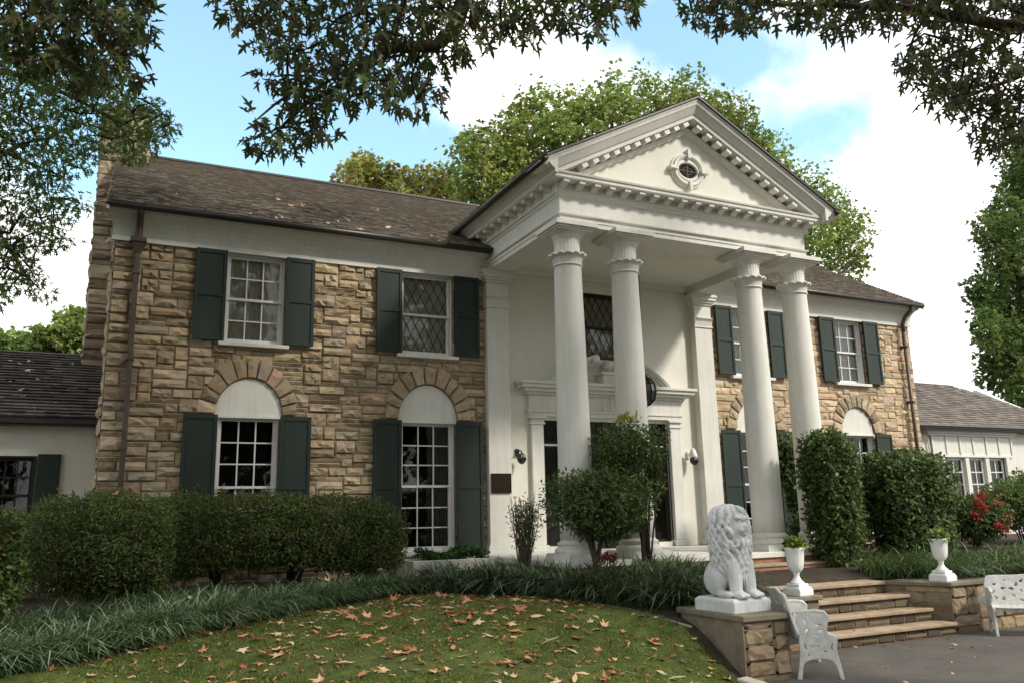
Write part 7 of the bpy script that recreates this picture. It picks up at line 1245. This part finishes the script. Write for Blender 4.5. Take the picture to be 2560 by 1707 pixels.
# unseen high crowns of the same trees, added to shade lawn and left front
def rest_of_crown(nm, cl_, hub, n_leaf, size, cols):
    root = bpy.data.objects[nm]; o0 = root.location; A = np.array(cl_); k = np.repeat(np.arange(len(A)), n_leaf); n = len(k); d = rand_dirs(n)
    P = A[k, :3]+d*A[k, 3:4]*RNG.uniform(.3, 1.25, (n, 1))
    leaf_cloud('crown', P-np.array(o0), d*.6+rand_dirs(n), np.array([[0, 0, .8]])+rand_dirs(n)*.7, RNG.uniform(.75, 1.25, n)*size, T_CLUMP, 'leaf', root, tints(n, cols, .3))
    mb = MB(); arr = [np.array(hub)]
    for i in np.argsort(np.linalg.norm(A[:, :3]-np.array(hub), axis=1)):
        c = A[i, :3]; j = int(np.argmin(np.linalg.norm(np.array(arr)-c, axis=1))); mb.tube([Vector(arr[j])-o0, Vector((arr[j]+c)/2+np.array([0, 0, .15]))-o0, Vector(c)-o0], [.05, .035, .02], 5, cap=False); arr.append(c)
    mb.build('twigs', 'twig', root, smooth=True)
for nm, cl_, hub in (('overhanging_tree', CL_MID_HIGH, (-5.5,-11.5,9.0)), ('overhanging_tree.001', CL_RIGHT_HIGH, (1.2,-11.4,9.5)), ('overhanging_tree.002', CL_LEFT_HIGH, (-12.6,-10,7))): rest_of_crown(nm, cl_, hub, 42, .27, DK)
rest_of_crown('leaning_tree', CL_LEFT_REST, (-12.4,-3.2,5.5), 130, .11, [(.10,.175,.035),(.14,.225,.045),(.08,.135,.03)])
# behind the house
def limbs_to(base, tops, r, rng=random.Random(3)):
    o = []
    for tpt in tops:
        b = Vector(base); e = Vector(tpt); m_ = b.lerp(e, .5)+Vector((rng.uniform(-.5, .5), rng.uniform(-.3, .3), rng.uniform(.2, .9))); o.append(([tuple(b), tuple(m_), tuple(e)], r, r*.3))
    return o
GB = [(.21,.28,.06),(.27,.34,.08),(.15,.21,.045),(.32,.37,.10)]
BK = np.array(CL_BACK)
for nm, lb, lo_, hi_, bx in (('shade_tree', 'tall bright green tree rising behind the portico pediment', -9, 15.2, (9.5,16,-.5)), ('shade_tree', 'green tree behind the right hand slope of the pediment', 15.2, 40, (20,16.5,-.5))):
    cl = BK[(BK[:, 0] >= lo_) & (BK[:, 0] < hi_)]; c0 = cl[:, :3].mean(0); top = (bx[0]*.4+c0[0]*.6, 16, float(c0[2])-3.5)
    tops = [tuple(cl[i, :3]) for i in range(0, len(cl), max(1, len(cl)//13))]
    tree(nm, lb, cl, [(bx, .5), ((bx[0], 16, 4), .42), ((bx[0]*.8+c0[0]*.2, 16, 8), .34), (top, .2)], limbs_to((bx[0]*.8+c0[0]*.2, 16, 8), tops, .16), 135, .17, GB, tm=T_CLUMP, hang=.1, loose=1.25, fuzz=.9)
cl = np.array(CL_BACK_YELLOW); tree('yellowing_tree', 'small yellowing tree beyond the roof ridge', cl, [((3.6,24,-.5),.35),((3.6,24,8),.28),((3.6,24,14),.16)], limbs_to((3.6,24,12), [tuple(cl[i, :3]) for i in range(0, len(cl), 6)], .1), 75, .2, [(.30,.33,.10),(.36,.33,.09),(.22,.24,.06)], tm=T_CLUMP, loose=1.2, fuzz=.8)
cl = np.array(CL_BACK_LEFT); tree('shade_tree', 'bright green tree beyond the roof of the left wing', cl, [((-12.2,22,-.5),.3),((-12.2,22,3),.25),((-12.2,22,6),.14)], limbs_to((-12.2,22,5), [tuple(cl[i, :3]) for i in range(0, len(cl), 8)], .08), 100, .18, [(.18,.25,.06),(.24,.31,.08),(.13,.19,.045)], tm=T_CLUMP, loose=1.3, fuzz=.8)
cl = np.array(CL_RTREE+CL_RTREE_REST); tree('shade_tree', 'large dark green tree cut by the right edge of the picture', cl, [((39,14,-.6),.5),((39,14,5),.42),((38.5,14,11),.3),((38,14,17),.15)], limbs_to((38.7,14,8), [tuple(cl[i, :3]) for i in range(0, len(cl), 9)], .16), 120, .22, [(.10,.16,.038),(.14,.21,.05),(.075,.12,.03),(.13,.18,.045)], tm=T_CLUMP, loose=1.3, fuzz=.8)

# unseen trees added behind the camera to cut sky light and darken window reflections
rg = np.random.default_rng(5)
for k, (x, y, h) in enumerate(((-26,-34,13),(-16,-37,14),(-6,-35,13),(4,-38,14),(14,-34,12),(24,-37,13))):
    A = []
    for _ in range(46):
        d = rg.normal(size=3); d /= np.linalg.norm(d); q = rg.uniform(.3, 1)**.6; A.append((x+d[0]*5.6*q, y+d[1]*4*q, h*.55+d[2]*h*.42*q, rg.uniform(1.1, 1.7)))
    tree('shade_tree', 'unseen tall tree added behind the camera to block sky light', A, [((x, y, -1), .5), ((x, y, 3), .42), ((x, y, h*.6), .25)], limbs_to((x, y, h*.4), [tuple(A[i][:3]) for i in range(0, 46, 7)],   .15), 110, .75, [(.05,.085,.02),(.07,.11,.028),(.04,.065,.018)], tm=T_CLUMP, group='unseen trees added behind the camera')
